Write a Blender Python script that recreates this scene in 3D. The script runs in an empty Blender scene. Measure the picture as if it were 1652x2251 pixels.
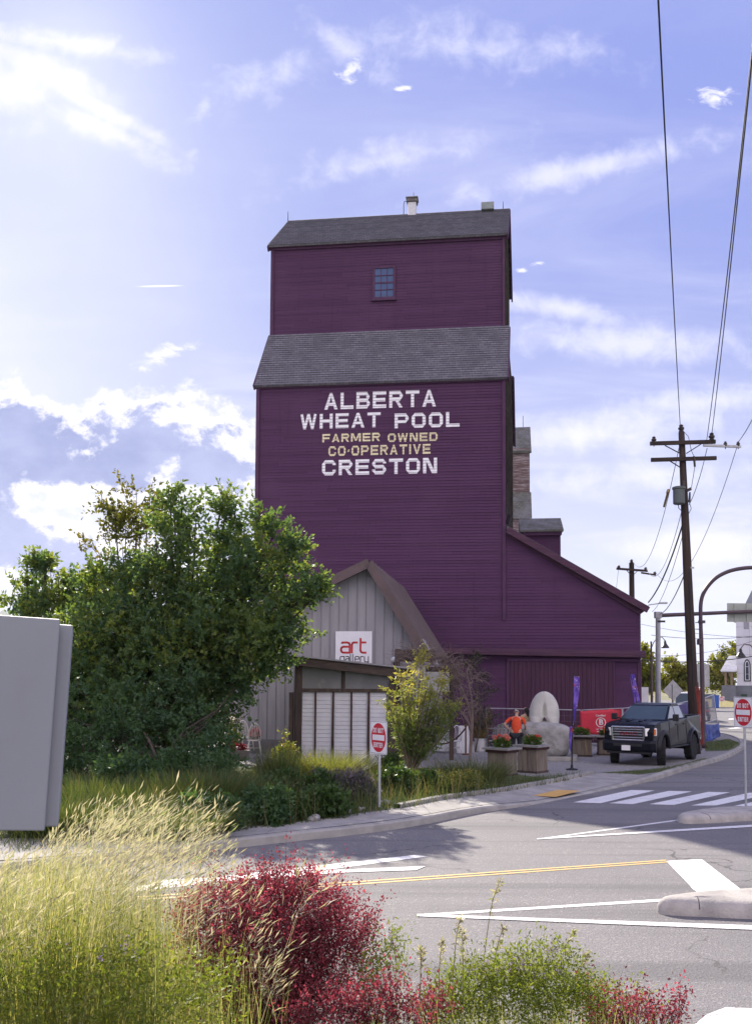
import bpy, math, random
import numpy as np
from mathutils import Matrix, Vector
R = math.radians
random.seed(7)
rng = np.random.default_rng(11)
S = bpy.context.scene
COL = S.collection

# ------------------------------------------------------------------ camera
CAMZ = 2.39
PITCH, ROLL, FPX = R(3.5), R(0.35), 2066.0          # focal length in pixels of a 1652 x 2251 frame
CX, CY = 826.0, 1383.0
camd = bpy.data.cameras.new('camera')
cam = bpy.data.objects.new('camera', camd)
COL.objects.link(cam)
RM = Matrix.Rotation(R(90) + PITCH, 4, 'X') @ Matrix.Rotation(ROLL, 4, 'Z')
cam.matrix_world = Matrix.Translation((0, 0, CAMZ)) @ RM
camd.sensor_width = 36
camd.lens = 36 * FPX / 2251
camd.shift_y = (CY - 1125.5) / 2251
camd.clip_start = 0.05
camd.clip_end = 20000
S.camera = cam

# ------------------------------------------------------------------ light
SUN_AZ, SUN_EL = R(-19.5), R(33)                      # azimuth from +Y, towards -X negative
SUN_DIR = Vector((math.sin(SUN_AZ) * math.cos(SUN_EL), math.cos(SUN_AZ) * math.cos(SUN_EL), math.sin(SUN_EL)))
sl = bpy.data.lights.new('sun', 'SUN')
sl.energy = 5.0
sl.angle = R(0.55)
sl.color = (1.0, 0.92, 0.79)
sun = bpy.data.objects.new('sun', sl)
COL.objects.link(sun)
sun.rotation_euler = SUN_DIR.to_track_quat('Z', 'Y').to_euler()
S.view_settings.view_transform = 'Standard'
S.view_settings.look = 'None'
S.view_settings.exposure = 1.1
S.view_settings.gamma = 1
S.cycles.max_bounces = 6
S.cycles.diffuse_bounces = 3
S.cycles.glossy_bounces = 3
S.cycles.transmission_bounces = 4
S.cycles.transparent_max_bounces = 8
S.cycles.sample_clamp_indirect = 4

class NT:
    """small helper to write node trees"""
    def __init__(s, tree):
        s.t = tree; s.n = tree.nodes; s.l = tree.links
    def new(s, typ, **kw):
        n = s.n.new(typ)
        for k, v in kw.items():
            setattr(n, k, v)
        return n
    def put(s, sock, v):
        if hasattr(v, 'is_output') or isinstance(v, bpy.types.NodeSocket):
            s.l.new(v, sock)
        elif isinstance(v, (tuple, list)) and sock.type == 'RGBA':
            sock.default_value = (*v, 1) if len(v) == 3 else v
        else:
            sock.default_value = v
    def m(s, op, a, b=None, c=None, clamp=False):
        n = s.new('ShaderNodeMath', operation=op, use_clamp=clamp)
        s.put(n.inputs[0], a)
        if b is not None: s.put(n.inputs[1], b)
        if c is not None: s.put(n.inputs[2], c)
        return n.outputs[0]
    def step(s, x, a, b):
        n = s.new('ShaderNodeMapRange', interpolation_type='SMOOTHSTEP')
        s.put(n.inputs[0], x); s.put(n.inputs[1], a); s.put(n.inputs[2], b)
        n.inputs[3].default_value = 0; n.inputs[4].default_value = 1
        return n.outputs[0]
    def mix(s, f, a, b):
        n = s.new('ShaderNodeMix', data_type='RGBA')
        s.put(n.inputs[0], f); s.put(n.inputs[6], a); s.put(n.inputs[7], b)
        return n.outputs[2]
    def noise(s, vec, scale, detail=4, rough=.55, dist=0):
        n = s.new('ShaderNodeTexNoise')
        if vec is not None: s.put(n.inputs['Vector'], vec)
        n.inputs['Scale'].default_value = scale
        n.inputs['Detail'].default_value = detail
        n.inputs['Roughness'].default_value = rough
        n.inputs['Distortion'].default_value = dist
        return n.outputs['Fac']
    def xyz(s, x, y, z=0.0):
        n = s.new('ShaderNodeCombineXYZ')
        s.put(n.inputs[0], x); s.put(n.inputs[1], y); s.put(n.inputs[2], z)
        return n.outputs[0]

W = bpy.data.worlds.new('World')
S.world = W
W.use_nodes = True
k = NT(W.node_tree)
k.n.clear()
sky = k.new('ShaderNodeTexSky', sky_type='NISHITA')
sky.sun_disc = False
sky.sun_elevation = SUN_EL
sky.sun_rotation = SUN_AZ
sky.altitude = 600
sky.air_density = 1.0
sky.dust_density = 0.6
sky.ozone_density = 2.0
geo = k.new('ShaderNodeTexCoord')
sep = k.new('ShaderNodeSeparateXYZ')
k.l.new(geo.outputs['Generated'], sep.inputs[0])
dx, dy, dz = sep.outputs
ys = k.m('MAXIMUM', dy, 0.12)
U = k.m('DIVIDE', dx, ys)                # direction, as slopes against north
V = k.m('DIVIDE', dz, ys)
UV = k.xyz(U, V)
front = k.step(dy, 0.1, 0.3)
def pu(px): return (px - 826) / FPX
def pv(py): return (1509.5 - py) / FPX
def blob(px, py, rx, ry, ang=0):
    """soft ellipse around a direction of the sky"""
    a = R(ang); c, s_ = math.cos(a), math.sin(a)
    u = k.m('SUBTRACT', U, pu(px)); v = k.m('SUBTRACT', V, pv(py))
    p = k.m('ADD', k.m('MULTIPLY', u, c), k.m('MULTIPLY', v, s_))
    q = k.m('SUBTRACT', k.m('MULTIPLY', v, c), k.m('MULTIPLY', u, s_))
    p = k.m('DIVIDE', p, rx / FPX); q = k.m('DIVIDE', q, ry / FPX)
    d = k.m('SQRT', k.m('ADD', k.m('MULTIPLY', p, p), k.m('MULTIPLY', q, q)))
    return k.m('SUBTRACT', 1.0, d)
def maxi(*a):
    r = a[0]
    for b in a[1:]: r = k.m('MAXIMUM', r, b)
    return r
# the Nishita sky, its huge range eased the way a phone exposes it: pale near the sun, violet-blue away from it
bw = k.new('ShaderNodeRGBToBW'); k.l.new(sky.outputs[0], bw.inputs[0])
lum = k.m('MULTIPLY', bw.outputs[0], 0.10)
ease = k.m('DIVIDE', lum, k.m('ADD', lum, 0.62))
ease = k.step(ease, 0.16, 1.25)
nearsun = k.new('ShaderNodeVectorMath', operation='DOT_PRODUCT')
k.l.new(geo.outputs['Generated'], nearsun.inputs[0]); nearsun.inputs[1].default_value = SUN_DIR
wide = k.m('MULTIPLY', k.step(k.m('ADD', blob(-120, 620, 900, 900), k.m('MULTIPLY', k.m('SUBTRACT', k.noise(UV, 5, 5, .6), .5), .45)), -.1, 1.2), .48)
hor = k.m('MULTIPLY', k.step(dz, .46, .0), .50)
ease = k.m('ADD', ease, k.m('ADD', wide, hor), clamp=True)
C = k.mix(ease, (0.116, 0.152, 0.385), (0.45, 0.465, 0.52))
# thin high cloud on a plane far overhead
hz = k.m('ADD', k.m('MAXIMUM', dz, 0.0), 0.16)
pl = k.xyz(k.m('DIVIDE', dx, hz), k.m('DIVIDE', dy, hz))
mp = k.new('ShaderNodeMapping'); k.l.new(pl, mp.inputs[0])
mp.inputs['Rotation'].default_value = (0, 0, R(28)); mp.inputs['Scale'].default_value = (0.55, 1.9, 1)
ci = k.noise(mp.outputs[0], 1.5, 8, .6, .7)
ci2 = k.noise(pl, 0.55, 3, .5)
cirr = k.m('MULTIPLY', k.step(ci, .44, .80), k.step(ci2, .36, .66))
low = k.step(dz, .5, .08)
hv = k.noise(k.xyz(k.m('MULTIPLY', U, 1.2), k.m('MULTIPLY', V, 6.5)), 3.2, 6, .58, .5)
band = k.m('MULTIPLY', k.step(hv, .42, .72), low)
veil = k.m('ADD', k.m('MULTIPLY', cirr, .62), k.m('MULTIPLY', band, .72), clamp=True)
# glow of the thin cloud round the sun
vd = k.new('ShaderNodeVectorMath', operation='DOT_PRODUCT')
k.l.new(geo.outputs['Generated'], vd.inputs[0]); vd.inputs[1].default_value = SUN_DIR
cs = k.m('MAXIMUM', vd.outputs['Value'], 0)
glow = k.m('ADD', k.m('MULTIPLY', k.m('POWER', cs, 300), .08), k.m('MULTIPLY', k.m('POWER', cs, 40), .01))
CLOUDW = (0.50, 0.49, 0.56)
C = k.mix(k.m('MULTIPLY', veil, .8), C, CLOUDW)
ga = k.new('ShaderNodeMix', data_type='RGBA', blend_type='ADD'); ga.inputs[0].default_value = 1
k.l.new(C, ga.inputs[6])
gc = k.new('ShaderNodeVectorMath', operation='SCALE'); gc.inputs[0].default_value = (1, .96, .93)
k.l.new(glow, gc.inputs['Scale']); k.l.new(gc.outputs[0], ga.inputs[7])
C = ga.outputs[2]
# streaks and small scraps of cloud
fine = k.noise(UV, 26, 8, .62, .3)
fs = k.m('MULTIPLY', k.m('SUBTRACT', fine, .5), 3.4)
streak = k.step(k.m('ADD', maxi(blob(150, 175, 330, 34, -29), blob(60, 110, 260, 60, -22), blob(-10, 140, 150, 130), blob(90, 40, 330, 40, -8), blob(200, 250, 260, 40, -24)), k.m('MULTIPLY', fs, .55)), 0.0, 1.0)
strk2 = k.step(k.m('ADD', maxi(blob(1050, 40, 460, 90, -6), blob(760, 60, 200, 60, -30), blob(560, 130, 260, 70, 25), blob(820, 320, 420, 60, 12)), k.m('MULTIPLY', fs, .8)), .1, 1.5)
strk3 = k.step(k.m('ADD', blob(430, 200, 90, 40, 30), k.m('MULTIPLY', fs, .8)), .3, 1.2)
torn = k.noise(k.xyz(k.m('ADD', U, k.m('MULTIPLY', V, .4)), k.m('MULTIPLY', V, 1.7)), 42, 8, .66, .6)
fs2 = k.m('MULTIPLY', k.m('SUBTRACT', torn, .5), 4.6)
scrap = k.step(k.m('ADD', maxi(blob(345, 770, 100, 34, 20), blob(762, 108, 40, 50, -70), blob(872, 149, 22, 10), blob(890, 144, 20, 9), blob(1588, 164, 76, 34), blob(1150, 571, 20, 8), blob(1187, 553, 24, 8)), k.m('MULTIPLY', fs2, .55)), .25, 1.05)
trail = k.m('MULTIPLY', k.step(blob(335, 612, 66, 3.2, 1.5), 0.05, .5), 1.0)
rb = k.step(k.m('ADD', maxi(blob(1400, 735, 420, 62, -3), blob(1540, 1195, 300, 62, 4), blob(1350, 930, 420, 70, 8), blob(1250, 660, 260, 40, -12), blob(1560, 870, 300, 50, 5), blob(1420, 1040, 330, 50, 2), blob(1300, 330, 420, 50, 14)), k.m('MULTIPLY', fs, .6)), .0, 1.2)
white = k.m('MINIMUM', k.m('ADD', k.m('ADD', k.m('MULTIPLY', streak, .62), k.m('MULTIPLY', strk2, .45)), k.m('ADD', k.m('MULTIPLY', strk3, .5), k.m('MULTIPLY', rb, .55))), 1)
white = maxi(white, k.m('MULTIPLY', scrap, .85), k.m('MULTIPLY', trail, .75))
C = k.mix(k.m('MULTIPLY', white, front), C, (.56, .55, .60))
# cumulus bank in the west: bright rims where thin, grey-blue where thick
cn = k.noise(k.xyz(U, k.m('MULTIPLY', V, 1.25)), 10.5, 13, .66, .15)
cn = k.m('MULTIPLY', k.m('SUBTRACT', cn, .5), 3.3)
shape = maxi(blob(40, 985, 200, 130), blob(290, 985, 200, 128), blob(440, 1035, 150, 62), blob(160, 1030, 300, 60), blob(60, 1215, 240, 90, -10), blob(-200, 1080, 300, 200))
den = k.m('ADD', shape, cn)
body = k.step(den, -.28, .22)
core = k.step(den, .08, .46)
var = k.noise(k.xyz(U, k.m('MULTIPLY', V, 1.6)), 7, 6, .6)
rim = k.mix(core, (.62, .60, .64), k.mix(k.step(var, .34, .66), (.150, .178, .325), (.235, .26, .41)))
C = k.mix(k.m('MULTIPLY', body, front), C, rim)
# bright clouds added unseen behind the photographer, lifting the light on shaded fronts
bn = k.noise(k.xyz(k.m('DIVIDE', dx, k.m('ADD', k.m('ABSOLUTE', dz), .35)), k.m('DIVIDE', dy, k.m('ADD', k.m('ABSOLUTE', dz), .35))), 1.1, 5, .55)
back = k.m('MULTIPLY', k.m('MULTIPLY', k.step(dy, -.12, -.5), k.step(bn, .38, .56)), k.step(dz, -.02, .12))
C = k.mix(back, C, (1.15, 1.02, 1.08))
bg = k.new('ShaderNodeBackground'); k.l.new(C, bg.inputs[0]); bg.inputs[1].default_value = 1.0
wo = k.new('ShaderNodeOutputWorld'); k.l.new(bg.outputs[0], wo.inputs[0])
W.cycles.sampling_method = 'MANUAL'
W.cycles.sample_map_resolution = 1024

# ------------------------------------------------------------------ placing
ORG = Vector((0, 0, CAMZ))
R3 = RM.to_3x3()
def ray(px, py):
    return R3 @ Vector(((px - CX) / FPX, (CY - py) / FPX, -1))
def P(px, py, Y):
    d = ray(px, py); return ORG + d * (Y / d.y)
def G(px, py, z=0.0):
    d = ray(px, py); return ORG + d * ((z - CAMZ) / d.z)
def YX(px, py, z=0.0):
    g = G(px, py, z); return (g.x, g.y)
class Frame:
    """an upright local frame; pix() meets a sight line with the local plane y = d"""
    def __init__(s, loc, rz):
        s.loc = Vector(loc); s.rz = rz
        s.inv = Matrix.Rotation(-rz, 3, 'Z')
    def pix(s, px, py, d=0.0):
        o = s.inv @ (ORG - s.loc); r = s.inv @ ray(px, py)
        t = (d - o.y) / r.y
        q = o + r * t
        return q.x, q.z

# ------------------------------------------------------------------ mesh helpers
class MB:
    def __init__(s): s.v = []; s.f = []; s.mi = []; s.M = None
    def add(s, vs, fs, mi=0):
        b = len(s.v)
        if s.M is not None: vs = [s.M @ Vector(q) for q in vs]
        s.v += [tuple(q) for q in vs]
        s.f += [tuple(i + b for i in f) for f in fs]
        s.mi += [mi] * len(fs)
        return s
    def box(s, c, d, rz=0, rx=0, ry=0, mi=0, top=1.0):
        c = Vector(c); m = Matrix.Rotation(rz, 3, 'Z') @ Matrix.Rotation(ry, 3, 'Y') @ Matrix.Rotation(rx, 3, 'X')
        vs = []
        for z in (-.5, .5):
            t = top if z > 0 else 1
            for x, y in ((-.5, -.5), (.5, -.5), (.5, .5), (-.5, .5)):
                vs.append(c + m @ Vector((x * d[0] * t, y * d[1] * t, z * d[2])))
        return s.add(vs, [(0, 3, 2, 1), (4, 5, 6, 7), (0, 1, 5, 4), (1, 2, 6, 5), (2, 3, 7, 6), (3, 0, 4, 7)], mi)
    def span(s, lo, hi, mi=0):
        return s.box([(a + b) / 2 for a, b in zip(lo, hi)], [abs(b - a) for a, b in zip(lo, hi)], mi=mi)
    def bar(s, a, b, w, h, mi=0, up=(0, 0, 1)):
        a = Vector(a); b = Vector(b); d = (b - a).normalized(); u = Vector(up)
        if abs(d.dot(u)) > .99: u = Vector((0, 1, 0))
        x = d.cross(u).normalized(); y = x.cross(d)
        vs = []
        for q in (a, b):
            for i, j in ((-1, -1), (1, -1), (1, 1), (-1, 1)):
                vs.append(q + x * i * w / 2 + y * j * h / 2)
        return s.add(vs, [(0, 3, 2, 1), (4, 5, 6, 7), (0, 1, 5, 4), (1, 2, 6, 5), (2, 3, 7, 6), (3, 0, 4, 7)], mi)
    def tube(s, pts, r, n=8, mi=0, caps=True):
        pts = [Vector(q) for q in pts]
        rs = r if isinstance(r, (list, tuple)) else [r] * len(pts)
        vs = []; fs = []
        pu_ = None
        for i, q in enumerate(pts):
            d = (pts[min(i + 1, len(pts) - 1)] - pts[max(i - 1, 0)])
            d = d.normalized() if d.length > 1e-9 else Vector((0, 0, 1))
            if pu_ is None:
                u = Vector((1, 0, 0)) if abs(d.x) < .9 else Vector((0, 1, 0))
            else: u = pu_
            x = (u - d * u.dot(d)).normalized(); pu_ = x
            y = d.cross(x)
            for j in range(n):
                a = 2 * math.pi * j / n
                vs.append(q + (x * math.cos(a) + y * math.sin(a)) * rs[i])
        for i in range(len(pts) - 1):
            for j in range(n):
                k2 = (j + 1) % n
                fs.append((i * n + j, i * n + k2, (i + 1) * n + k2, (i + 1) * n + j))
        if caps:
            fs.append(tuple(range(n - 1, -1, -1)))
            fs.append(tuple((len(pts) - 1) * n + j for j in range(n)))
        return s.add(vs, fs, mi)
    def prism(s, poly, a, b, axis='y', mi=0):
        """extrude a 2-D outline from a to b along an axis; outline in the two other axes"""
        def pt(q, t):
            if axis == 'y': return (q[0], t, q[1])
            if axis == 'z': return (q[0], q[1], t)
            return (t, q[0], q[1])
        n = len(poly)
        vs = [pt(q, a) for q in poly] + [pt(q, b) for q in poly]
        fs = [tuple(range(n - 1, -1, -1)), tuple(range(n, 2 * n))]
        for i in range(n):
            j = (i + 1) % n
            fs.append((i, j, n + j, n + i))
        return s.add(vs, fs, mi)
    def lathe(s, prof, n=24, c=(0, 0, 0), mi=0, axis='z'):
        vs = []; fs = []
        for r, z in prof:
            for j in range(n):
                a = 2 * math.pi * j / n
                p = (r * math.cos(a), r * math.sin(a), z)
                if axis == 'y': p = (p[0], p[2], p[1])
                if axis == 'x': p = (p[2], p[0], p[1])
                vs.append((c[0] + p[0], c[1] + p[1], c[2] + p[2]))
        m = len(prof)
        for i in range(m - 1):
            for j in range(n):
                k2 = (j + 1) % n
                fs.append((i * n + j, i * n + k2, (i + 1) * n + k2, (i + 1) * n + j))
        if prof[0][0] > 1e-6: fs.append(tuple(range(n - 1, -1, -1)))
        if prof[-1][0] > 1e-6: fs.append(tuple((m - 1) * n + j for j in range(n)))
        return s.add(vs, fs, mi)
    def ball(s, c, r, n=14, mi=0):
        rx, ry, rz = r if isinstance(r, (tuple, list)) else (r, r, r)
        vs = []; fs = []
        m = n // 2
        for i in range(m + 1):
            t = math.pi * i / m
            for j in range(n):
                a = 2 * math.pi * j / n
                vs.append((c[0] + rx * math.sin(t) * math.cos(a), c[1] + ry * math.sin(t) * math.sin(a), c[2] - rz * math.cos(t)))
        for i in range(m):
            for j in range(n):
                k2 = (j + 1) % n
                fs.append((i * n + j, i * n + k2, (i + 1) * n + k2, (i + 1) * n + j))
        return s.add(vs, fs, mi)
    def courses(s, A, B, n, lip, nrm, mi=0):
        """overlapping boards or shingle rows between two edges A(t), B(t)"""
        nrm = Vector(nrm).normalized()
        for i in range(n):
            t0, t1 = i / n, (i + 1) / n
            a0, b0, a1, b1 = Vector(A(t0)), Vector(B(t0)), Vector(A(t1)), Vector(B(t1))
            if (b0 - a0).length < .02 and (b1 - a1).length < .02: continue
            s.add([a0 + nrm * lip, b0 + nrm * lip, b1, a1, a0, b0], [(0, 1, 2, 3), (4, 5, 1, 0)], mi)
        return s
    def build(s, name, mats, parent=None, smooth=False, bevel=0, seg=2, sub=0, label=None):
        me = bpy.data.meshes.new(name)
        me.from_pydata(s.v, [], s.f)
        if not isinstance(mats, (list, tuple)): mats = [mats]
        for m_ in mats: me.materials.append(m_)
        if len(mats) > 1: me.polygons.foreach_set('material_index', s.mi)
        me.validate()
        import bmesh
        bm = bmesh.new(); bm.from_mesh(me)
        bmesh.ops.recalc_face_normals(bm, faces=bm.faces)
        bm.to_mesh(me); bm.free()
        if smooth: me.polygons.foreach_set('use_smooth', [True] * len(me.polygons))
        o = bpy.data.objects.new(name, me)
        COL.objects.link(o)
        if parent is not None: o.parent = parent
        if bevel:
            b = o.modifiers.new('bevel', 'BEVEL'); b.width = bevel; b.segments = seg; b.limit_method = 'ANGLE'; b.angle_limit = R(35)
        if sub:
            b = o.modifiers.new('sub', 'SUBSURF'); b.levels = b.render_levels = sub
        if label: o['label'] = label
        return o

def thing(name, label, cat, loc=(0, 0, 0), rz=0, group=None):
    o = bpy.data.objects.new(name, None)
    COL.objects.link(o)
    o.empty_display_size = .2
    o.location = loc; o.rotation_euler = (0, 0, rz)
    return tag(o, label, cat, group)
def tag(o, label, cat, group=None, kind=None):
    o['label'] = label; o['category'] = cat
    if group: o['group'] = group
    if kind: o['kind'] = kind
    return o
def structure(o, label=None):
    o['kind'] = 'structure'
    if label: o['label'] = label
    return o
KIDS = {}
def dup(root, loc, rz=None, label=None, scale=None):
    ob = bpy.data.objects
    def cp(o, par):
        c = o.copy(); COL.objects.link(c)
        if par is not None: c.parent = par
        for ch in list(o.children): cp(ch, c)
        return c
    r = cp(root, None)
    r.location = loc
    if rz is not None: r.rotation_euler = (0, 0, rz)
    if label: r['label'] = label
    if scale: r.scale = (scale,) * 3 if not isinstance(scale, (tuple, list)) else scale
    return r

def text_mesh(name, body, size, mat_, parent, loc, rot=(R(90), 0, 0), ext=.002, align='CENTER', sx=1.0, bold=0.0):
    cu = bpy.data.curves.new(name, 'FONT')
    cu.body = body; cu.size = size; cu.extrude = ext; cu.align_x = align; cu.align_y = 'CENTER'; cu.offset = bold
    t = bpy.data.objects.new(name, cu)
    COL.objects.link(t)
    bpy.context.view_layer.update()
    me = bpy.data.meshes.new_from_object(t.evaluated_get(bpy.context.evaluated_depsgraph_get()))
    bpy.data.objects.remove(t)
    me.name = name
    me.materials.clear(); me.materials.append(mat_)
    o = bpy.data.objects.new(name, me)
    COL.objects.link(o)
    o.location = loc; o.rotation_euler = rot; o.scale = (sx, 1, 1)
    if parent is not None: o.parent = parent
    return o

# ------------------------------------------------------------------ materials
def mat(name, c, c2=None, sc=6.0, rough=.75, metal=0.0, bump=0.0, bsc=None, spec=.3, detail=6, stretch=(1, 1, 1), lo=.35, hi=.65, coat=0.0, c3=None, sc3=.6, t3=(.55, .7)):
    m_ = bpy.data.materials.new(name); m_.use_nodes = True
    q = NT(m_.node_tree)
    b = q.n['Principled BSDF']
    tc = q.new('ShaderNodeTexCoord')
    mp_ = q.new('ShaderNodeMapping'); mp_.inputs['Scale'].default_value = stretch
    q.l.new(tc.outputs['Object'], mp_.inputs[0])
    c2 = c2 or tuple(x * .82 for x in c)
    col = q.mix(q.step(q.noise(mp_.outputs[0], sc, detail, .6), lo, hi), c, c2)
    if c3:
        col = q.mix(q.step(q.noise(mp_.outputs[0], sc3, 5, .65), *t3), col, c3)
    q.l.new(col, b.inputs['Base Color'])
    b.inputs['Roughness'].default_value = rough
    b.inputs['Metallic'].default_value = metal
    b.inputs['Specular IOR Level'].default_value = spec
    b.inputs['Coat Weight'].default_value = coat
    if bump:
        bp = q.new('ShaderNodeBump'); bp.inputs['Strength'].default_value = bump; bp.inputs['Distance'].default_value = .02
        q.l.new(q.noise(mp_.outputs[0], bsc or sc * 4, 5, .6), bp.inputs['Height'])
        q.l.new(bp.outputs[0], b.inputs['Normal'])
    return m_
def leafmat(name, cs_, trans=.45, rough=.5, tcol=None):
    """foliage: every leaf takes its own tint from cs_, and lets some light through"""
    m_ = bpy.data.materials.new(name); m_.use_nodes = True
    q = NT(m_.node_tree)
    b = q.n['Principled BSDF']; out = q.n['Material Output']
    at = q.new('ShaderNodeAttribute'); at.attribute_name = 'rnd'
    rp = q.new('ShaderNodeValToRGB')
    e = rp.color_ramp.elements
    while len(e) < len(cs_): e.new(.5)
    for i, c in enumerate(cs_):
        e[i].position = i / max(1, len(cs_) - 1); e[i].color = (*c, 1)
    q.l.new(at.outputs['Fac'], rp.inputs[0])
    q.l.new(rp.outputs[0], b.inputs['Base Color'])
    b.inputs['Roughness'].default_value = rough
    b.inputs['Specular IOR Level'].default_value = .25
    tr = q.new('ShaderNodeBsdfTranslucent')
    hs = q.new('ShaderNodeMix', data_type='RGBA', blend_type='MULTIPLY'); hs.inputs[0].default_value = 1
    q.l.new(rp.outputs[0], hs.inputs[6]); hs.inputs[7].default_value = (*(tcol or (1.9, 1.7, .7)), 1)
    q.l.new(hs.outputs[2], tr.inputs[0])
    mx = q.new('ShaderNodeMixShader'); mx.inputs[0].default_value = trans
    q.l.new(b.outputs[0], mx.inputs[1]); q.l.new(tr.outputs[0], mx.inputs[2])
    q.l.new(mx.outputs[0], out.inputs[0])
    return m_
def glassmat(name, c=(.02, .03, .045), rough=.08, spec=.6):
    m_ = bpy.data.materials.new(name); m_.use_nodes = True
    q = NT(m_.node_tree); b = q.n['Principled BSDF']
    tc = q.new('ShaderNodeTexCoord')
    q.l.new(q.mix(q.noise(tc.outputs['Object'], 1.7, 3), c, tuple(x * 1.5 for x in c)), b.inputs['Base Color'])
    b.inputs['Roughness'].default_value = rough; b.inputs['Specular IOR Level'].default_value = spec
    return m_

# ------------------------------------------------------------------ foliage meshes
def raw_mesh(name, co, quads, mats, parent, rnd=None, smooth=False):
    me = bpy.data.meshes.new(name)
    nv, nf = len(co), len(quads)
    k_ = quads.shape[1]
    me.vertices.add(nv); me.vertices.foreach_set('co', np.asarray(co, np.float32).ravel())
    me.loops.add(nf * k_); me.loops.foreach_set('vertex_index', np.asarray(quads, np.int32).ravel())
    me.polygons.add(nf)
    me.polygons.foreach_set('loop_start', np.arange(0, nf * k_, k_, dtype=np.int32))
    me.update(calc_edges=True)
    if rnd is not None:
        a = me.attributes.new('rnd', 'FLOAT', 'FACE'); a.data.foreach_set('value', np.asarray(rnd, np.float32))
    me.materials.append(mats)
    if smooth: me.polygons.foreach_set('use_smooth', [True] * nf)
    o = bpy.data.objects.new(name, me); COL.objects.link(o)
    if parent is not None: o.parent = parent
    return o
def unit(a): return a / np.maximum(np.linalg.norm(a, axis=1, keepdims=True), 1e-9)
def leaves(name, p, d, size, m_, parent=None, width=.5, rnd=None):
    """one pointed leaf per point: base p, along d, with a random roll"""
    n = len(p)
    d = unit(d); sd = unit(np.cross(d, unit(rng.normal(size=(n, 3)))))
    nn = np.cross(d, sd)
    size = np.broadcast_to(size, (n,))[:, None]
    a = p; t = p + d * size
    mid = p + d * size * .5 + nn * size * .08
    l = mid + sd * size * width * .5; r_ = mid - sd * size * width * .5
    co = np.stack([a, l, t, r_], 1).reshape(-1, 3)
    q = np.arange(n * 4).reshape(n, 4)
    if rnd is None: rnd = rng.random(n)
    return raw_mesh(name, co, q, m_, parent, rnd)
def twig_leaves(base, dirs, length, per, spread=.6):
    """leaf positions and directions along twigs"""
    n = len(base)
    dirs = unit(dirs)
    t = (np.arange(per) + .5) / per
    t = t[None, :, None] * np.ones((n, 1, 1))
    length = np.broadcast_to(length, (n,))[:, None, None]
    bend = np.zeros((n, per, 3)); bend[..., 2] = -(t[..., 0] ** 2) * .12 * length[..., 0]
    p = base[:, None, :] + dirs[:, None, :] * t * length + bend + rng.normal(size=(n, per, 3)) * .02
    d = dirs[:, None, :] * .55 + rng.normal(size=(n, per, 3)) * spread
    return p.reshape(-1, 3), d.reshape(-1, 3)
def crown_points(blobs, dens, shell=.55):
    """random points in ellipsoids (c, r, weight); more near the surface"""
    ps = []; ds = []
    for c, r_, w in blobs:
        n = max(3, int(dens * w))
        u = unit(rng.normal(size=(n, 3)))
        rad = (shell + (1 - shell) * rng.random(n) ** .7)[:, None] * (1 + .14 * rng.normal(size=(n, 1)))
        ps.append(np.asarray(c)[None] + u * rad * np.asarray(r_)[None]); ds.append(u)
    return np.concatenate(ps), np.concatenate(ds)
def blades(name, base, tip, width, m_, parent=None, bend=.25, seg=3, rnd=None, droop=None):
    """grass blades or stems: tapering curved ribbons"""
    n = len(base)
    v = tip - base
    side = unit(np.stack([-v[:, 1] + rng.normal(size=n) * .6 * np.abs(v[:, 2]), v[:, 0] + rng.normal(size=n) * .6 * np.abs(v[:, 2]), np.zeros(n)], 1))
    lean = unit(np.stack([rng.normal(size=n), rng.normal(size=n), np.zeros(n)], 1)) if droop is None else droop
    L_ = np.linalg.norm(v, axis=1, keepdims=True)
    width = np.broadcast_to(width, (n,))[:, None]
    rows = []
    for i in range(seg + 1):
        t = i / seg
        c = base + v * t + lean * L_ * bend * (t * t - t) * 1.0
        w = width * (1 - t * .92) * .5
        rows += [c - side * w, c + side * w]
    co = np.stack(rows, 1)
    k_ = 2 * (seg + 1)
    idx = np.arange(n)[:, None, None] * k_
    f = np.array([[2 * i, 2 * i + 1, 2 * i + 3, 2 * i + 2] for i in range(seg)])[None] + idx
    if rnd is None: rnd = rng.random(n)
    return raw_mesh(name, co.reshape(-1, 3), f.reshape(-1, 4), m_, parent, np.repeat(rnd, seg))
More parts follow.
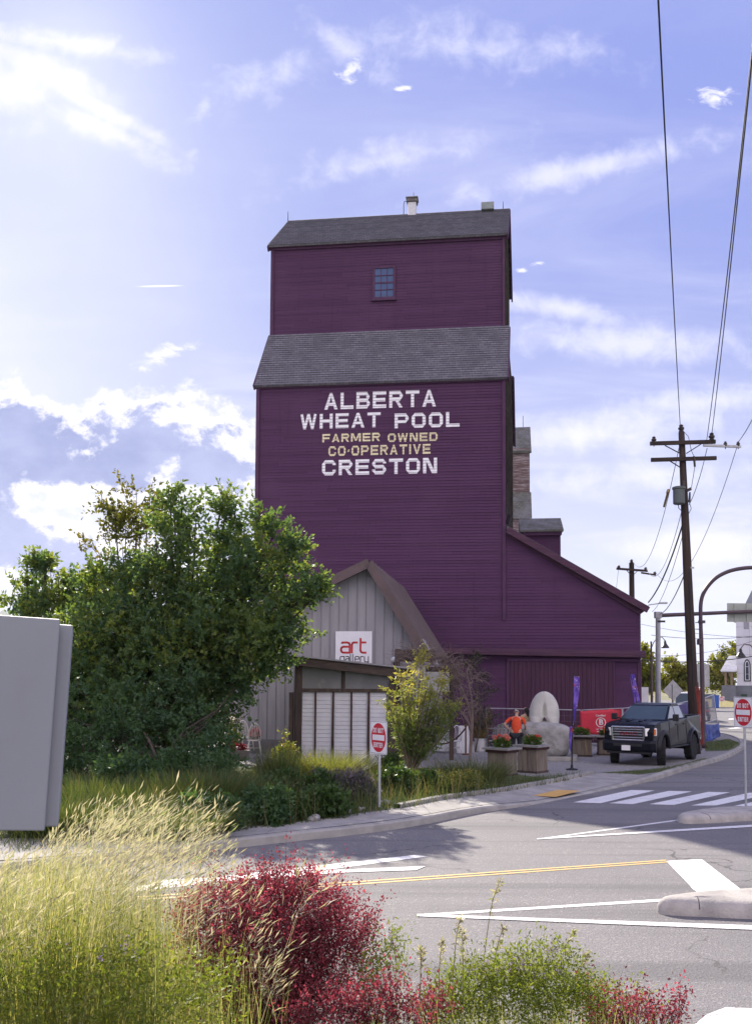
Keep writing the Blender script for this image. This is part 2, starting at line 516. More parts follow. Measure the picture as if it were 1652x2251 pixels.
# ================================================================== materials in use
YZ = .12                                             # level of the gravel yard above the road
def asphalt(name):
    m_ = bpy.data.materials.new(name); m_.use_nodes = True
    q = NT(m_.node_tree); b = q.n['Principled BSDF']
    tc = q.new('ShaderNodeTexCoord'); v = tc.outputs['Object']
    grain = q.noise(v, 95, 3, .7)
    agg = q.new('ShaderNodeTexVoronoi'); q.l.new(v, agg.inputs[0]); agg.inputs['Scale'].default_value = 46
    c = q.mix(q.step(grain, .36, .68), (.112, .108, .112), (.235, .223, .218))
    c = q.mix(q.m('MULTIPLY', q.step(agg.outputs['Color'], .72, .95), .55), c, (.36, .335, .315))
    big = q.noise(v, .35, 6, .6)
    c = q.mix(q.m('MULTIPLY', q.step(big, .42, .66), .32), c, (.105, .102, .107))
    mp_ = q.new('ShaderNodeMapping'); q.l.new(v, mp_.inputs[0])
    mp_.inputs['Rotation'].default_value = (0, 0, R(-14)); mp_.inputs['Scale'].default_value = (.05, 1.1, 1)
    wear = q.noise(mp_.outputs[0], 1.5, 4, .55)
    c = q.mix(q.m('MULTIPLY', q.step(wear, .47, .68), .62), c, (.082, .080, .084))
    cr = q.new('ShaderNodeTexVoronoi', feature='DISTANCE_TO_EDGE')
    wv = q.new('ShaderNodeVectorMath', operation='ADD'); q.l.new(v, wv.inputs[0])
    nz = q.new('ShaderNodeTexNoise'); nz.inputs['Scale'].default_value = 1.4; nz.inputs['Detail'].default_value = 5; q.l.new(v, nz.inputs['Vector'])
    q.l.new(nz.outputs['Color'], wv.inputs[1]); q.l.new(wv.outputs[0], cr.inputs[0]); cr.inputs['Scale'].default_value = .22
    oil = q.step(q.noise(v, 1.15, 5, .6, .4), .66, .78)
    c = q.mix(q.m('MULTIPLY', oil, .5), c, (.055, .053, .055))
    crack = q.m('MULTIPLY', q.m('LESS_THAN', cr.outputs['Distance'], .0032), q.step(q.noise(v, .25, 2), .46, .52))
    c = q.mix(q.m('MULTIPLY', crack, .7), c, (.03, .03, .03))
    q.l.new(c, b.inputs['Base Color'])
    b.inputs['Roughness'].default_value = .82; b.inputs['Specular IOR Level'].default_value = .35
    bp = q.new('ShaderNodeBump'); bp.inputs['Strength'].default_value = .55; bp.inputs['Distance'].default_value = .012
    q.l.new(q.m('ADD', grain, agg.outputs['Distance']), bp.inputs['Height']); q.l.new(bp.outputs[0], b.inputs['Normal'])
    return m_
def paint(name, c, wornc=(.14, .135, .13), amount=.6):
    """road paint, scuffed through to the asphalt in places"""
    m_ = bpy.data.materials.new(name); m_.use_nodes = True
    q = NT(m_.node_tree); b = q.n['Principled BSDF']
    tc = q.new('ShaderNodeTexCoord'); v = tc.outputs['Object']
    w = q.step(q.noise(v, 40, 5, .75), amount - .05, amount + .06)
    w2 = q.step(q.noise(v, 3.0, 6, .7), .50, .72)
    col = q.mix(q.m('MULTIPLY', w, q.m('ADD', w2, .35), clamp=True), c, wornc)
    q.l.new(col, b.inputs['Base Color']); b.inputs['Roughness'].default_value = .7
    return m_
MA = asphalt('asphalt')
M_WPAINT = paint('white_road_paint', (.70, .69, .68), amount=.53)
M_YPAINT = paint('yellow_road_paint', (.60, .40, .13))
M_TACT = mat('tactile_yellow', (.56, .34, .10), (.46, .28, .09), 30, .8)
M_CONC = mat('concrete', (.34, .325, .30), (.25, .24, .225), 2.2, .9, bump=.35, bsc=60, c3=(.17, .165, .155), sc3=1.6, t3=(.6, .78), spec=.2)
M_CONC2 = mat('weathered_concrete', (.40, .375, .345), (.28, .265, .245), 3.0, .92, bump=.6, bsc=34, c3=(.15, .14, .13), sc3=4.5, t3=(.60, .80), spec=.2)
M_GRAVEL = mat('gravel', (.17, .165, .165), (.33, .32, .31), 28, .95, bump=.9, bsc=42, c3=(.10, .11, .06), sc3=.55, t3=(.60, .76), lo=.4, hi=.62, spec=.15)
M_SOIL = mat('bed_soil', (.075, .06, .045), (.13, .105, .07), 9, .95, bump=.6, c3=(.05, .07, .025), sc3=.7, t3=(.46, .6))
M_VERGE = mat('verge_grass', (.055, .085, .028), (.11, .115, .05), 14, .95, bump=.7, bsc=60, c3=(.17, .145, .09), sc3=1.1, t3=(.6, .74))
M_LAND = mat('land', (.12, .13, .06), (.17, .15, .09), .3, .95)
M_DRYLAWN = mat('dry_lawn', (.20, .18, .07), (.26, .22, .09), 2, .95, bump=.4)
M_HILL = mat('hill', (.045, .065, .04), (.07, .085, .05), .004, .95)

# ================================================================== the ground
def sheet(name, pts, z, m_, kind='structure', label=None):
    """a flat outline on the ground, filled"""
    from mathutils.geometry import tessellate_polygon
    vs = [Vector((p[0], p[1], 0)) for p in pts]
    fs = []
    for t in tessellate_polygon([vs]):
        a, b, c = (vs[i] for i in t)
        fs.append(tuple(t) if (b - a).cross(c - a).z > 0 else tuple(reversed(t)))
    me = bpy.data.meshes.new(name); me.from_pydata([(v.x, v.y, z) for v in vs], [], fs)
    me.materials.append(m_)
    o = bpy.data.objects.new(name, me); COL.objects.link(o)
    if kind: o['kind'] = kind
    if label: o['label'] = label
    return o
g = MB()
ring = [(8000 * math.cos(2 * math.pi * i / 64), 8000 * math.sin(2 * math.pi * i / 64)) for i in range(64)]
sheet('ground', ring, -.10, M_LAND)
sheet('road', [(-70, 1), (80, 1), (80, 70), (60, 190), (20, 190), (15, 60), (-70, 60)], 0, MA)

def resample(pl, n):
    pl = [Vector(p) for p in pl]
    ds = [0]
    for a, b in zip(pl, pl[1:]): ds.append(ds[-1] + (b - a).length)
    out = []
    for i in range(n):
        t = ds[-1] * i / (n - 1)
        j = max(0, min(len(pl) - 2, next((k_ for k_ in range(len(ds) - 1) if ds[k_ + 1] >= t - 1e-9), len(pl) - 2)))
        f = (t - ds[j]) / max(1e-9, ds[j + 1] - ds[j])
        out.append(pl[j].lerp(pl[j + 1], f))
    return out
def smooth_line(pl, it=2):
    pl = [Vector(p) for p in pl]
    for _ in range(it):
        o = [pl[0]]
        for a, b in zip(pl, pl[1:]): o += [a.lerp(b, .25), a.lerp(b, .75)]
        pl = o + [pl[-1]]
    return pl
# kerb line of the yard, with the height of the kerb at each point
EDGE = [(-30, 1925, .13), (208, 1902, .13), (532, 1862, .13), (879, 1825, .13), (1048, 1788, .12), (1130, 1776, .075), (1199, 1765, .03), (1328, 1738, .03), (1400, 1724, .09), (1444, 1715, .13), (1518, 1690, .14), (1589, 1672, .14), (1626, 1653, .14), (1638, 1642, .14), (1628, 1629, .14), (1595, 1617, .14), (1520, 1612, .14)]
EW = smooth_line([Vector((*YX(x, y), h)) for x, y, h in EDGE], 2)
EW = [Vector((-40, EW[0].y - 8, .13))] + EW
def inward(i, d):
    a, b = EW[max(i - 1, 0)], EW[min(i + 1, len(EW) - 1)]
    t = Vector((b.x - a.x, b.y - a.y, 0)).normalized()
    return Vector((EW[i].x - t.y * d, EW[i].y + t.x * d, 0))
kb = MB()
n = len(EW)
for i in range(n - 1):
    for j in range(5):
        f0, f1 = j / 5, (j + 1) / 5
        def prof(i_, f_):
            a = EW[i_]; q = inward(i_, .16)
            b = EW[i_ + 1]; q2 = inward(i_ + 1, .16)
            A_ = a.lerp(b, f_); Q_ = q.lerp(q2, f_)
            h = A_.z
            o_ = Vector((A_.x, A_.y, 0)); I_ = Vector((Q_.x, Q_.y, 0)); dd = (I_ - o_)
            return [o_ + Vector((0, 0, -.03)), o_ + dd * .10 + Vector((0, 0, max(.005, h - .025))), o_ + dd * .28 + Vector((0, 0, max(.012, h))), I_ + Vector((0, 0, max(.015, h + .004))), I_ + Vector((0, 0, -.03))]
        p0, p1 = prof(i, f0), prof(i, f1 - (.002 if (j == 4 and i % 2 == 0) else 0))
        for a in range(4):
            kb.add([p0[a], p1[a], p1[a + 1], p0[a + 1]], [(0, 1, 2, 3)])
structure(kb.build('kerb', M_CONC))
# sidewalk between kerb and planting
i_end = max(i for i in range(n) if EW[i].y < YX(1444, 1715)[1] + .05 and EW[i].x < 8)
inner = [Vector((inward(i, .162).x, inward(i, .162).y, EW[i].z + .004)) for i in range(0, i_end + 1)]
BACK = [(-30, 1905), (505, 1828), (879, 1777), (967, 1759), (1120, 1738), (1240, 1716), (1307, 1701), (1360, 1699), (1405, 1706)]
BW = [Vector((*YX(x, y, YZ), YZ)) for x, y in BACK]
BW[0] = Vector((inner[0].x, inner[0].y + 1.2, YZ))
Ni = 60
ri = resample(inner, Ni); rb_ = resample(BW, Ni)
sw = MB()
for i in range(Ni - 1):
    a, b, c, d = ri[i], ri[i + 1], rb_[i + 1], rb_[i]
    gap = .012 if i % 4 == 0 else 0
    a = a.lerp(b, gap / max(.02, (b - a).length)); d = d.lerp(c, gap / max(.02, (c - d).length))
    for j in range(3):
        u0, u1 = j / 3, (j + 1) / 3
        sw.add([a.lerp(d, u0) + Vector((0, 0, .006)), b.lerp(c, u0) + Vector((0, 0, .006)), b.lerp(c, u1) + Vector((0, 0, .006)), a.lerp(d, u1) + Vector((0, 0, .006))], [(0, 1, 2, 3)])
    if gap:
        a0, d0 = ri[i], rb_[i]
        sw.add([a0, a, d, d0], [(0, 1, 2, 3)])
structure(sw.build('sidewalk', M_CONC))
# low kerb behind the sidewalk ramp
bk = MB()
bl = resample(BW[2:7], 26)
for a, b in zip(bl, bl[1:]):
    t = (b - a).normalized(); nn_ = Vector((-t.y, t.x, 0)) * .15
    up = Vector((0, 0, .075))
    bk.add([a + up, b + up, b + nn_ + up, a + nn_ + up, a - up * .2, b - up * .2, b + nn_ - up, a + nn_ - up], [(0, 1, 2, 3), (4, 5, 1, 0), (6, 7, 3, 2)])
structure(bk.build('kerb', M_CONC))
# the yard itself
yard = [(p.x, p.y) for p in BW] + [(inward(i, .15).x, inward(i, .15).y) for i in range(i_end + 1, n)] + [(15, 52), (12, 75), (-70, 75), (-70, BW[0].y + 1)]
sheet('gravel_yard', yard, YZ, M_GRAVEL)
tq = [G(1170, 1749, .075), G(1224, 1736, .105), G(1276, 1738, .095), G(1220, 1752, .062)]
tp_ = MB(); tp_.add(tq, [(0, 3, 2, 1)]); structure(tp_.build('tactile_paving', M_TACT))
# grass strip beside the sidewalk and the planting bed
vg = [(p.x, p.y) for p in resample(BW[:7], 14)]
far = [YX(x, y, YZ) for x, y in ((1300, 1696), (1200, 1712), (1120, 1700), (1000, 1688), (860, 1690), (640, 1682), (400, 1690), (0, 1700))]
sheet('verge', [(-22, vg[0][1])] + vg[1:] + far, YZ + .006, M_VERGE)
sheet('verge', [YX(x, y, YZ) for x, y in ((1320, 1698), (1400, 1703), (1450, 1697), (1515, 1682), (1570, 1666), (1540, 1668), (1480, 1686), (1420, 1693))], YZ + .006, M_VERGE)
sheet('verge', [YX(x, y, YZ) for x, y in ((1545, 1632), (1600, 1624), (1622, 1632), (1628, 1640), (1600, 1650), (1550, 1652))], YZ + .006, M_VERGE)
def hump(x, y, z): return z
# ------------------------------------------------ markings
def mark(name, pts, m_, z=.004):
    o = sheet('road_marking', [YX(*p) for p in pts], z, m_); return o
for q in (((1259, 1764), (1386, 1737), (1438, 1738), (1319, 1766)), ((1338, 1766), (1469, 1739), (1520, 1740), (1390, 1768)),
          ((1426, 1768), (1556, 1741), (1603, 1742), (1479, 1770)), ((1518, 1771), (1645, 1743), (1700, 1744), (1572, 1771)),
          ((1612, 1772), (1740, 1745), (1795, 1746), (1680, 1773))):
    mark('crosswalk_stripe', q, M_WPAINT)
def line(a, b, wa, wb=None, m_=M_WPAINT, z=.004):
    """a painted line from a to b; widths in pixels down the frame"""
    wb = wa if wb is None else wb
    mark('line', ((a[0], a[1] - wa / 2), (b[0], b[1] - wb / 2), (b[0], b[1] + wb / 2), (a[0], a[1] + wa / 2)), m_, z)
line((1187, 1844.5), (1490, 1803), 2.4, 2.6)
line((1180, 1845), (1720, 1812), 2.4, 5.2, z=.008)
mark('gore', ((300, 1948), (686, 1904.5), (911, 1880), (940, 1883), (729, 1911), (300, 1960)), M_WPAINT)
mark('gore', ((330, 1937), (729, 1914), (935, 1905), (914, 1914), (760, 1919), (330, 1950)), M_WPAINT, .008)
line((300, 1972.5), (1463, 1891.3), 2.6, 2.0, M_YPAINT)
line((300, 1979), (1466, 1895.3), 2.6, 2.0, M_YPAINT)
mark('stop_bar', ((1463, 1893), (1541, 1889), (1638, 1964), (1547, 1971), (1521, 1955), (1514, 1946)), M_WPAINT)
line((925, 2012.5), (1541, 1974), 5, 6)
line((916, 2013), (1720, 2043), 5, 10, z=.008)
mark('crosswalk_stripe', ((1552, 2231), (1594, 2215), (1700, 2220), (1700, 2300), (1470, 2300)), M_WPAINT)
mark('far', ((1597, 1601), (1618, 1599), (1632, 1600.5), (1606, 1602.5)), M_WPAINT)
mark('far', ((1600, 1580), (1660, 1578), (1660, 1580), (1600, 1582)), M_WPAINT)
# ------------------------------------------------ traffic islands with rounded concrete edges
M_JOINT = mat('joint_tar', (.05, .045, .042), None, 8, .9)
def island(pts_front, pts_back, h, label, joints=()):
    o = thing('traffic_island', label, 'traffic island')
    ol = smooth_line([Vector((*YX(*p), 0)) for p in pts_front] , 3)
    bl_ = [Vector((*YX(*p), 0)) for p in pts_back]
    loop = ol + bl_
    c = sum(loop, Vector()) / len(loop)
    b = MB(); m = len(loop)
    levels = [(0, -.02), (.012, h * .45), (.035, h * .72), (.075, h * .90), (.14, h * .985), (.24, h), (.30, h + .002)]
    rows = []
    nose = min(loop, key=lambda v: (v - Vector((0, 0, 0))).x)
    tail_ = (loop[0] + loop[-1]) / 2
    ax_ = (tail_ - nose); al_ = ax_.length; ax_.normalize()
    for ins, z in levels:
        row = []
        for p_ in loop:
            t_ = max(.45, min(al_, (p_ - nose).dot(ax_)))
            q_ = nose + ax_ * t_ - p_
            d_ = q_.length
            row.append(p_ + q_ / max(d_, 1e-6) * min(ins, d_ * .9) + Vector((0, 0, z)))
        rows.append(row)
    b.v = [tuple(v) for r_ in rows for v in r_]
    for i in range(len(levels) - 1):
        for j in range(m):
            b.f.append((i * m + j, i * m + (j + 1) % m, (i + 1) * m + (j + 1) % m, (i + 1) * m + j))
    b.f.append(tuple((len(levels) - 1) * m + j for j in range(m)))
    b.mi = [0] * len(b.f)
    b.build('kerb_edge', M_CONC2, o, smooth=True)
    for jx, jy in joints:
        i_ = min(range(m), key=lambda q_: (loop[q_] - Vector((*YX(jx, jy), 0))).length)
        lst = [rows[l_][i_] + Vector((0, 0, -.002)) for l_ in range(1, len(rows))]
        jb = MB(); jb.tube(lst, .006, 5); jb.build('expansion_joint', M_JOINT, o)
    return o
isl = island([(1800, 2026), (1652, 2021), (1536, 2015.5), (1475, 2013), (1437, 2008), (1448, 1999), (1500, 1990), (1552, 1985)], [(1640, 1979), (1800, 1974)], .17, 'pale concrete traffic island with a rounded nose beside the wide stop bar', [(1536, 2015)])
isl2 = island([(1800, 1800), (1652, 1804), (1562, 1810), (1508, 1812), (1484, 1807), (1490, 1801), (1530, 1794), (1570, 1789)], [(1652, 1786), (1800, 1783)], .15, 'concrete traffic island carrying the right-hand red sign by the crosswalk', [(1562, 1810)])
# ------------------------------------------------ distant land
hl = MB()
Nh = 60
rows = []
for j, (dd, hh) in enumerate(((3600, 0), (4100, .55), (4700, 1.0), (5600, .8))):
    row = []
    for i in range(Nh):
        az = R(-62) + R(70) * i / (Nh - 1)
        fade = max(0, min(1, (R(-6) - az) / R(18)))
        h = (330 + 120 * math.sin(i * .55) + 60 * math.sin(i * 1.7 + 1) + 25 * math.sin(i * 4.1)) * fade * hh + (18 if hh else -2)
        row.append((dd * math.sin(az), dd * math.cos(az), h))
    rows += row
hl.v = rows
for j in range(3):
    for i in range(Nh - 1):
        hl.f.append((j * Nh + i, j * Nh + i + 1, (j + 1) * Nh + i + 1, (j + 1) * Nh + i))
hl.mi = [0] * len(hl.f)
structure(hl.build('hills', M_HILL, smooth=True))
lw = MB()
lx0 = [P(1575, 1553, 117), P(1800, 1556, 117)]
lw.add([(lx0[0].x - 2, 117, -.02), (lx0[1].x + 20, 117, -.02), (lx0[1].x + 20, 124, .85), (lx0[0].x + .5, 124, .85), (lx0[1].x + 30, 160, 1.3), (lx0[0].x + 6, 160, 1.3)], [(0, 1, 2, 3), (3, 2, 4, 5)])
structure(lw.build('lawn', M_DRYLAWN))
lw = MB(); lw.bar((lx0[0].x - 2, 116.6, .06), (lx0[1].x + 20, 116.6, .06), .5, .16); structure(lw.build('kerb', M_CONC))
# near planting bank: soil rising from the road to where the photographer stands
bank = MB()
nx, ny = 56, 40
def bank_h(x, y):
    edge = 6.75 if x < -1 else 6.75 - max(0, x + 1) * .12
    lim = 2.55 - .10 * (y - 6)
    t = max(0, min(1, (edge - y) / 4.2)); t = t * t * (3 - 2 * t)
    s_ = max(0, min(1, (lim - x) / 1.5))
    return -.02 + .78 * t * (s_ ** .7) + .02 * math.sin(x * 5 + y * 3) + .015 * math.sin(x * 9.1 - y * 7)
for j in range(ny + 1):
    for i in range(nx + 1):
        x = -9 + 12 * i / nx; y = -2.5 + 9.4 * j / ny
        bank.v.append((x, y, bank_h(x, y)))
for j in range(ny):
    for i in range(nx):
        a = j * (nx + 1) + i
        bank.f.append((a, a + 1, a + nx + 2, a + nx + 1))
bank.mi = [0] * len(bank.f)
structure(bank.build('planting_bank', M_SOIL, smooth=True))
# ================================================================== grain elevator
def siding(name, c1, c2, c3):
    """painted boards: every length of board a shade of its own, butt joints, faded patches and run-down streaks"""
    m_ = bpy.data.materials.new(name); m_.use_nodes = True
    q = NT(m_.node_tree); b = q.n['Principled BSDF']
    tc = q.new('ShaderNodeTexCoord'); v = tc.outputs['Object']
    sp = q.new('ShaderNodeSeparateXYZ'); q.l.new(v, sp.inputs[0])
    row = q.m('FLOOR', q.m('DIVIDE', sp.outputs[2], .128))
    wn = q.new('ShaderNodeTexWhiteNoise', noise_dimensions='1D'); q.l.new(row, wn.inputs['W'])
    xx = q.m('ADD', q.m('DIVIDE', sp.outputs[0], 3.9), q.m('MULTIPLY', wn.outputs[0], 7))
    cell = q.m('FLOOR', xx)
    w2 = q.new('ShaderNodeTexWhiteNoise', noise_dimensions='2D'); q.l.new(q.xyz(cell, row), w2.inputs['Vector'])
    c = q.mix(w2.outputs[0], c1, c2)
    c = q.mix(q.m('MULTIPLY', q.step(q.noise(v, .42, 6, .62), .46, .72), .55), c, c3)
    mp_ = q.new('ShaderNodeMapping'); q.l.new(v, mp_.inputs[0]); mp_.inputs['Scale'].default_value = (2.6, 2.6, .16)
    c = q.mix(q.m('MULTIPLY', q.step(q.noise(mp_.outputs[0], 1.6, 5, .65), .56, .78), .40), c, tuple(x * .62 for x in c2))
    c = q.mix(q.m('MULTIPLY', q.step(q.noise(v, 9, 4, .7), .62, .8), .30), c, tuple(min(1, x * 1.7) for x in c3))
    jt = q.m('LESS_THAN', q.m('FRACT', xx), .004)
    c = q.mix(q.m('MULTIPLY', jt, .6), c, tuple(x * .35 for x in c2))
    q.l.new(c, b.inputs['Base Color']); b.inputs['Roughness'].default_value = .78; b.inputs['Specular IOR Level'].default_value = .2
    return m_
M_MAROON = siding('maroon_siding', (.080, .034, .082), (.064, .027, .067), (.089, .041, .090))
M_TRIM = mat('maroon_trim', (.080, .032, .078), (.062, .026, .064), 3, .75, bump=.3)
M_TRIM2 = mat('cornice_wood', (.082, .036, .062), (.055, .026, .048), 2.5, .8, stretch=(.3, 1, 4), bump=.4)
M_BOARDS = mat('door_boards', (.070, .028, .056), (.052, .021, .044), 2.2, .8, stretch=(4, 1, .3), bump=.35)
M_WEATHER = mat('weathered_boards', (.20, .185, .165), (.10, .085, .08), 2.4, .9, stretch=(1, .35, 3.5), bump=.5, c3=(.42, .40, .38), sc3=1.3, t3=(.62, .8))
M_PEEL = mat('peeling_boards', (.14, .10, .095), (.34, .30, .30), 2.6, .9, stretch=(.5, 1, 7), bump=.5, lo=.48, hi=.62)
def shingles(name, c1, c2, c3):
    m_ = bpy.data.materials.new(name); m_.use_nodes = True
    q = NT(m_.node_tree); b = q.n['Principled BSDF']
    tc = q.new('ShaderNodeTexCoord'); v = tc.outputs['Object']
    sp = q.new('ShaderNodeSeparateXYZ'); q.l.new(v, sp.inputs[0])
    bt = q.new('ShaderNodeTexBrick'); q.l.new(q.xyz(q.m('ADD', sp.outputs[0], q.m('MULTIPLY', sp.outputs[1], .21)), sp.outputs[2], 0), bt.inputs[0])
    bt.inputs['Color1'].default_value = (*c1, 1); bt.inputs['Color2'].default_value = (*c2, 1); bt.inputs['Mortar'].default_value = (*[x * .66 for x in c1], 1)
    bt.inputs['Scale'].default_value = 1; bt.inputs['Brick Width'].default_value = .26; bt.inputs['Row Height'].default_value = .155; bt.inputs['Mortar Size'].default_value = .012
    n1 = q.step(q.noise(v, 1.3, 7, .68), .42, .66)
    n2 = q.step(q.noise(v, 5.5, 4, .7), .5, .75)
    c = q.mix(q.m('MULTIPLY', n1, .65), bt.outputs[0], c3)
    c = q.mix(q.m('MULTIPLY', n2, .35), c, tuple(x * 1.5 for x in c2))
    q.l.new(c, b.inputs['Base Color']); b.inputs['Roughness'].default_value = .92; b.inputs['Specular IOR Level'].default_value = .2
    bp = q.new('ShaderNodeBump'); bp.inputs['Strength'].default_value = .5; bp.inputs['Distance'].default_value = .02
    q.l.new(q.noise(v, 22, 4, .7), bp.inputs['Height']); q.l.new(bp.outputs[0], b.inputs['Normal'])
    return m_
M_SHING = shingles('grey_shingles', (.132, .127, .148), (.180, .174, .198), (.098, .094, .110))
M_GLASS = glassmat('sky_glass', (.05, .075, .14), .06, .8)
M_DARKGLASS = glassmat('dark_glass')
M_WHITEMETAL = mat('white_metal', (.62, .62, .64), (.55, .55, .58), 8, .5)
M_DARKMETAL = mat('dark_metal', (.03, .03, .034), (.05, .048, .05), 12, .5, metal=.3)
M_RUST = mat('rusty_iron', (.10, .05, .032), (.16, .085, .05), 14, .85, bump=.3)
M_GALV = mat('galvanised_steel', (.42, .43, .44), (.34, .35, .36), 9, .45, metal=.55)
M_LETTER = mat('white_lettering', (.82, .82, .85), (.72, .71, .74), 5, .75, c3=(.52, .48, .54), sc3=3.5, t3=(.64, .8))
M_CREAM = mat('cream_lettering', (.72, .65, .42), (.62, .55, .36), 5, .75, c3=(.42, .36, .28), sc3=3.5, t3=(.64, .8))

YAW = R(-7)
c0 = P(1111.5, 1400, 39.5)
EL = Frame((c0.x, c0.y, YZ), YAW)
KSH = .050                                           # the plan is a little out of square
def sh(x, d): return x + KSH * d
def s_at(px, py, d):
    x, z = EL.pix(px, py, d); return x - KSH * d
def z_at(px, py, d): return EL.pix(px, py, d)[1]
elev = thing('grain_elevator', 'tall maroon wooden grain elevator with white painted lettering and grey shingled roofs', 'grain elevator', EL.loc, YAW)
SL = s_at(564, 1050, 0)
DEP = 11.0; SET = 2.1
zE = (z_at(564, 853, 0) + z_at(1111, 839, 0)) / 2 + .20
zT = (z_at(592, 738, SET) + z_at(1110, 723, SET)) / 2
SU = s_at(597.5, 640, SET); SV = s_at(1108, 640, SET)
zU = (z_at(597, 541, SET) + z_at(1108, 521, SET)) / 2 + .08
zR = (z_at(622, 485, DEP / 2) + z_at(1113, 463, DEP / 2)) / 2 - .06
BH = .128
def wall_front(mb, x0, x1, d, z0, z1, mi=0, x0t=None, x1t=None, lip=.019):
    nb = max(1, round((z1 - z0) / BH))
    x0t = x0 if x0t is None else x0t; x1t = x1 if x1t is None else x1t
    mb.courses(lambda t: (sh(x0 + (x0t - x0) * t, d), d, z0 + (z1 - z0) * t), lambda t: (sh(x1 + (x1t - x1) * t, d), d, z0 + (z1 - z0) * t), nb, lip, (0, -1, 0), mi)
def wall_side(mb, x, d0, d1, z0, z1, sgn, d0t=None, d1t=None, lip=.019):
    nb = max(1, round((z1 - z0) / BH))
    d0t = d0 if d0t is None else d0t; d1t = d1 if d1t is None else d1t
    mb.courses(lambda t: (sh(x, d0 + (d0t - d0) * t), d0 + (d0t - d0) * t, z0 + (z1 - z0) * t), lambda t: (sh(x, d1 + (d1t - d1) * t), d1 + (d1t - d1) * t, z0 + (z1 - z0) * t), nb, lip, (sgn, 0, 0))
w = MB()
wall_front(w, SL, 0, 0, 0, zE)
wall_front(w, SL, 0, DEP, 0, zE, lip=-.019)
wall_side(w, SL, 0, DEP, 0, zE, -1)
wall_side(w, SL, 0, DEP, zE, zT, -1, SET, DEP - SET)
w.build('wall', M_MAROON, elev)
w = MB()
wall_side(w, 0, 0.02, DEP, 0, zE, 1)
wall_side(w, 0, 0.02, DEP, zE, zT, 1, SET, DEP - SET)
w.build('weathered_side_wall', M_WEATHER, elev, label='grey weathered side wall with peeling boards')
w = MB()
wall_front(w, SU, SV, SET, zT - .3, zU)
wall_front(w, SU, SV, DEP - SET, zT - .3, zU, lip=-.019)
wall_side(w, SU, SET, DEP - SET, zT - .3, zU, -1)
wall_side(w, SU, SET, DEP - SET, zU, zR - .15, -1, DEP / 2 - .05, DEP / 2 + .05)
w.build('cupola_wall', M_MAROON, elev)
w = MB()
wall_side(w, SV, SET + .02, DEP - SET, zT - .3, zU, 1)
wall_side(w, SV, SET + .02, DEP - SET, zU, zR - .15, 1, DEP / 2 - .05, DEP / 2 + .05)
w.build('weathered_side_wall', M_WEATHER, elev)
def slope(mb, xa, xb, d0, z0, d1, z1, over, rows, th=.10):
    """one roof slope from eave (d0, z0) up to (d1, z1), with shingle rows"""
    v = Vector((0, d1 - d0, z1 - z0)); nv = Vector((0, -(z1 - z0), d1 - d0)).normalized()
    if nv.z < 0: nv = -nv
    e = Vector((0, d0, z0)) - v.normalized() * over
    top = Vector((0, d1, z1))
    def at(x, t, off):
        q = e.lerp(top, t) + nv * off; return (sh(x, q.y), q.y, q.z)
    mb.courses(lambda t: at(xa, t, th), lambda t: at(xb, t, th), rows, .028, nv)
    A_, B_, C_, D_ = at(xa, 0, 0), at(xb, 0, 0), at(xb, 1, 0), at(xa, 1, 0)
    A2, B2, C2, D2 = at(xa, 0, th), at(xb, 0, th), at(xb, 1, th), at(xa, 1, th)
    mb.add([A_, B_, C_, D_, A2, B2, C2, D2], [(0, 1, 2, 3), (0, 1, 5, 4), (1, 2, 6, 5), (3, 0, 4, 7)])
r = MB()
slope(r, SL - .14, .12, 0, zE, SET, zT, .22, 24)
slope(r, SL - .14, .12, DEP, zE, DEP - SET, zT, .22, 24)
roof = r.build('roof', M_SHING, elev)
r = MB()
slope(r, SU - .16, SV + .16, SET, zU, DEP / 2, zR, .25, 24)
slope(r, SU - .16, SV + .16, DEP - SET, zU, DEP / 2, zR, .25, 24)
croof = r.build('cupola_roof', M_SHING, elev)
# trim under the eaves, corner boards and barge boards
def tb(nm, x0, x1, d, z0, z1, th=.05):
    t = MB()
    t.add([(sh(x0, d), d - th, z0), (sh(x1, d), d - th, z0), (sh(x1, d), d - th, z1), (sh(x0, d), d - th, z1), (sh(x0, d), d, z0), (sh(x1, d), d, z0), (sh(x1, d), d, z1), (sh(x0, d), d, z1)],
          [(0, 1, 2, 3), (0, 1, 5, 4), (2, 3, 7, 6), (1, 2, 6, 5), (3, 0, 4, 7)])
    t.build(nm, M_TRIM, elev)
tb('eave_board', SL - .12, .10, -.034, zE - .22, zE - .02)
tb('eave_board', SU - .10, SV + .10, SET - .034, zU - .26, zU - .02)
tb('corner_board', SL - .05, SL + .10, -.032, 0, zE - .23)
tb('corner_board', -.14, .0, -.032, 5.1, zE - .23)
tb('corner_board', SU - .05, SU + .09, SET - .032, zT + .02, zU - .27)
tb('corner_board', SV - .09, SV + .02, SET - .032, zT + .02, zU - .27)
for x, a, b_, c_, d_ in ((SV + .15, SET - .2, zU - .3, DEP / 2, zR + .02), (SV + .15, DEP - SET + .2, zU - .3, DEP / 2, zR + .02), (SU - .15, SET - .2, zU - .3, DEP / 2, zR + .02), (SU - .15, DEP - SET + .2, zU - .3, DEP / 2, zR + .02),
                         (.12, -.15, zE - .25, SET, zT + .02), (.12, DEP + .15, zE - .25, DEP - SET, zT + .02), (SL - .13, -.15, zE - .25, SET, zT + .02), (SL - .13, DEP + .15, zE - .25, DEP - SET, zT + .02)):
    t = MB(); t.bar((sh(x, a), a, b_ + .06), (sh(x, c_), c_, d_ - .10), .07, .24); t.build('gable_board', M_TRIM, elev)
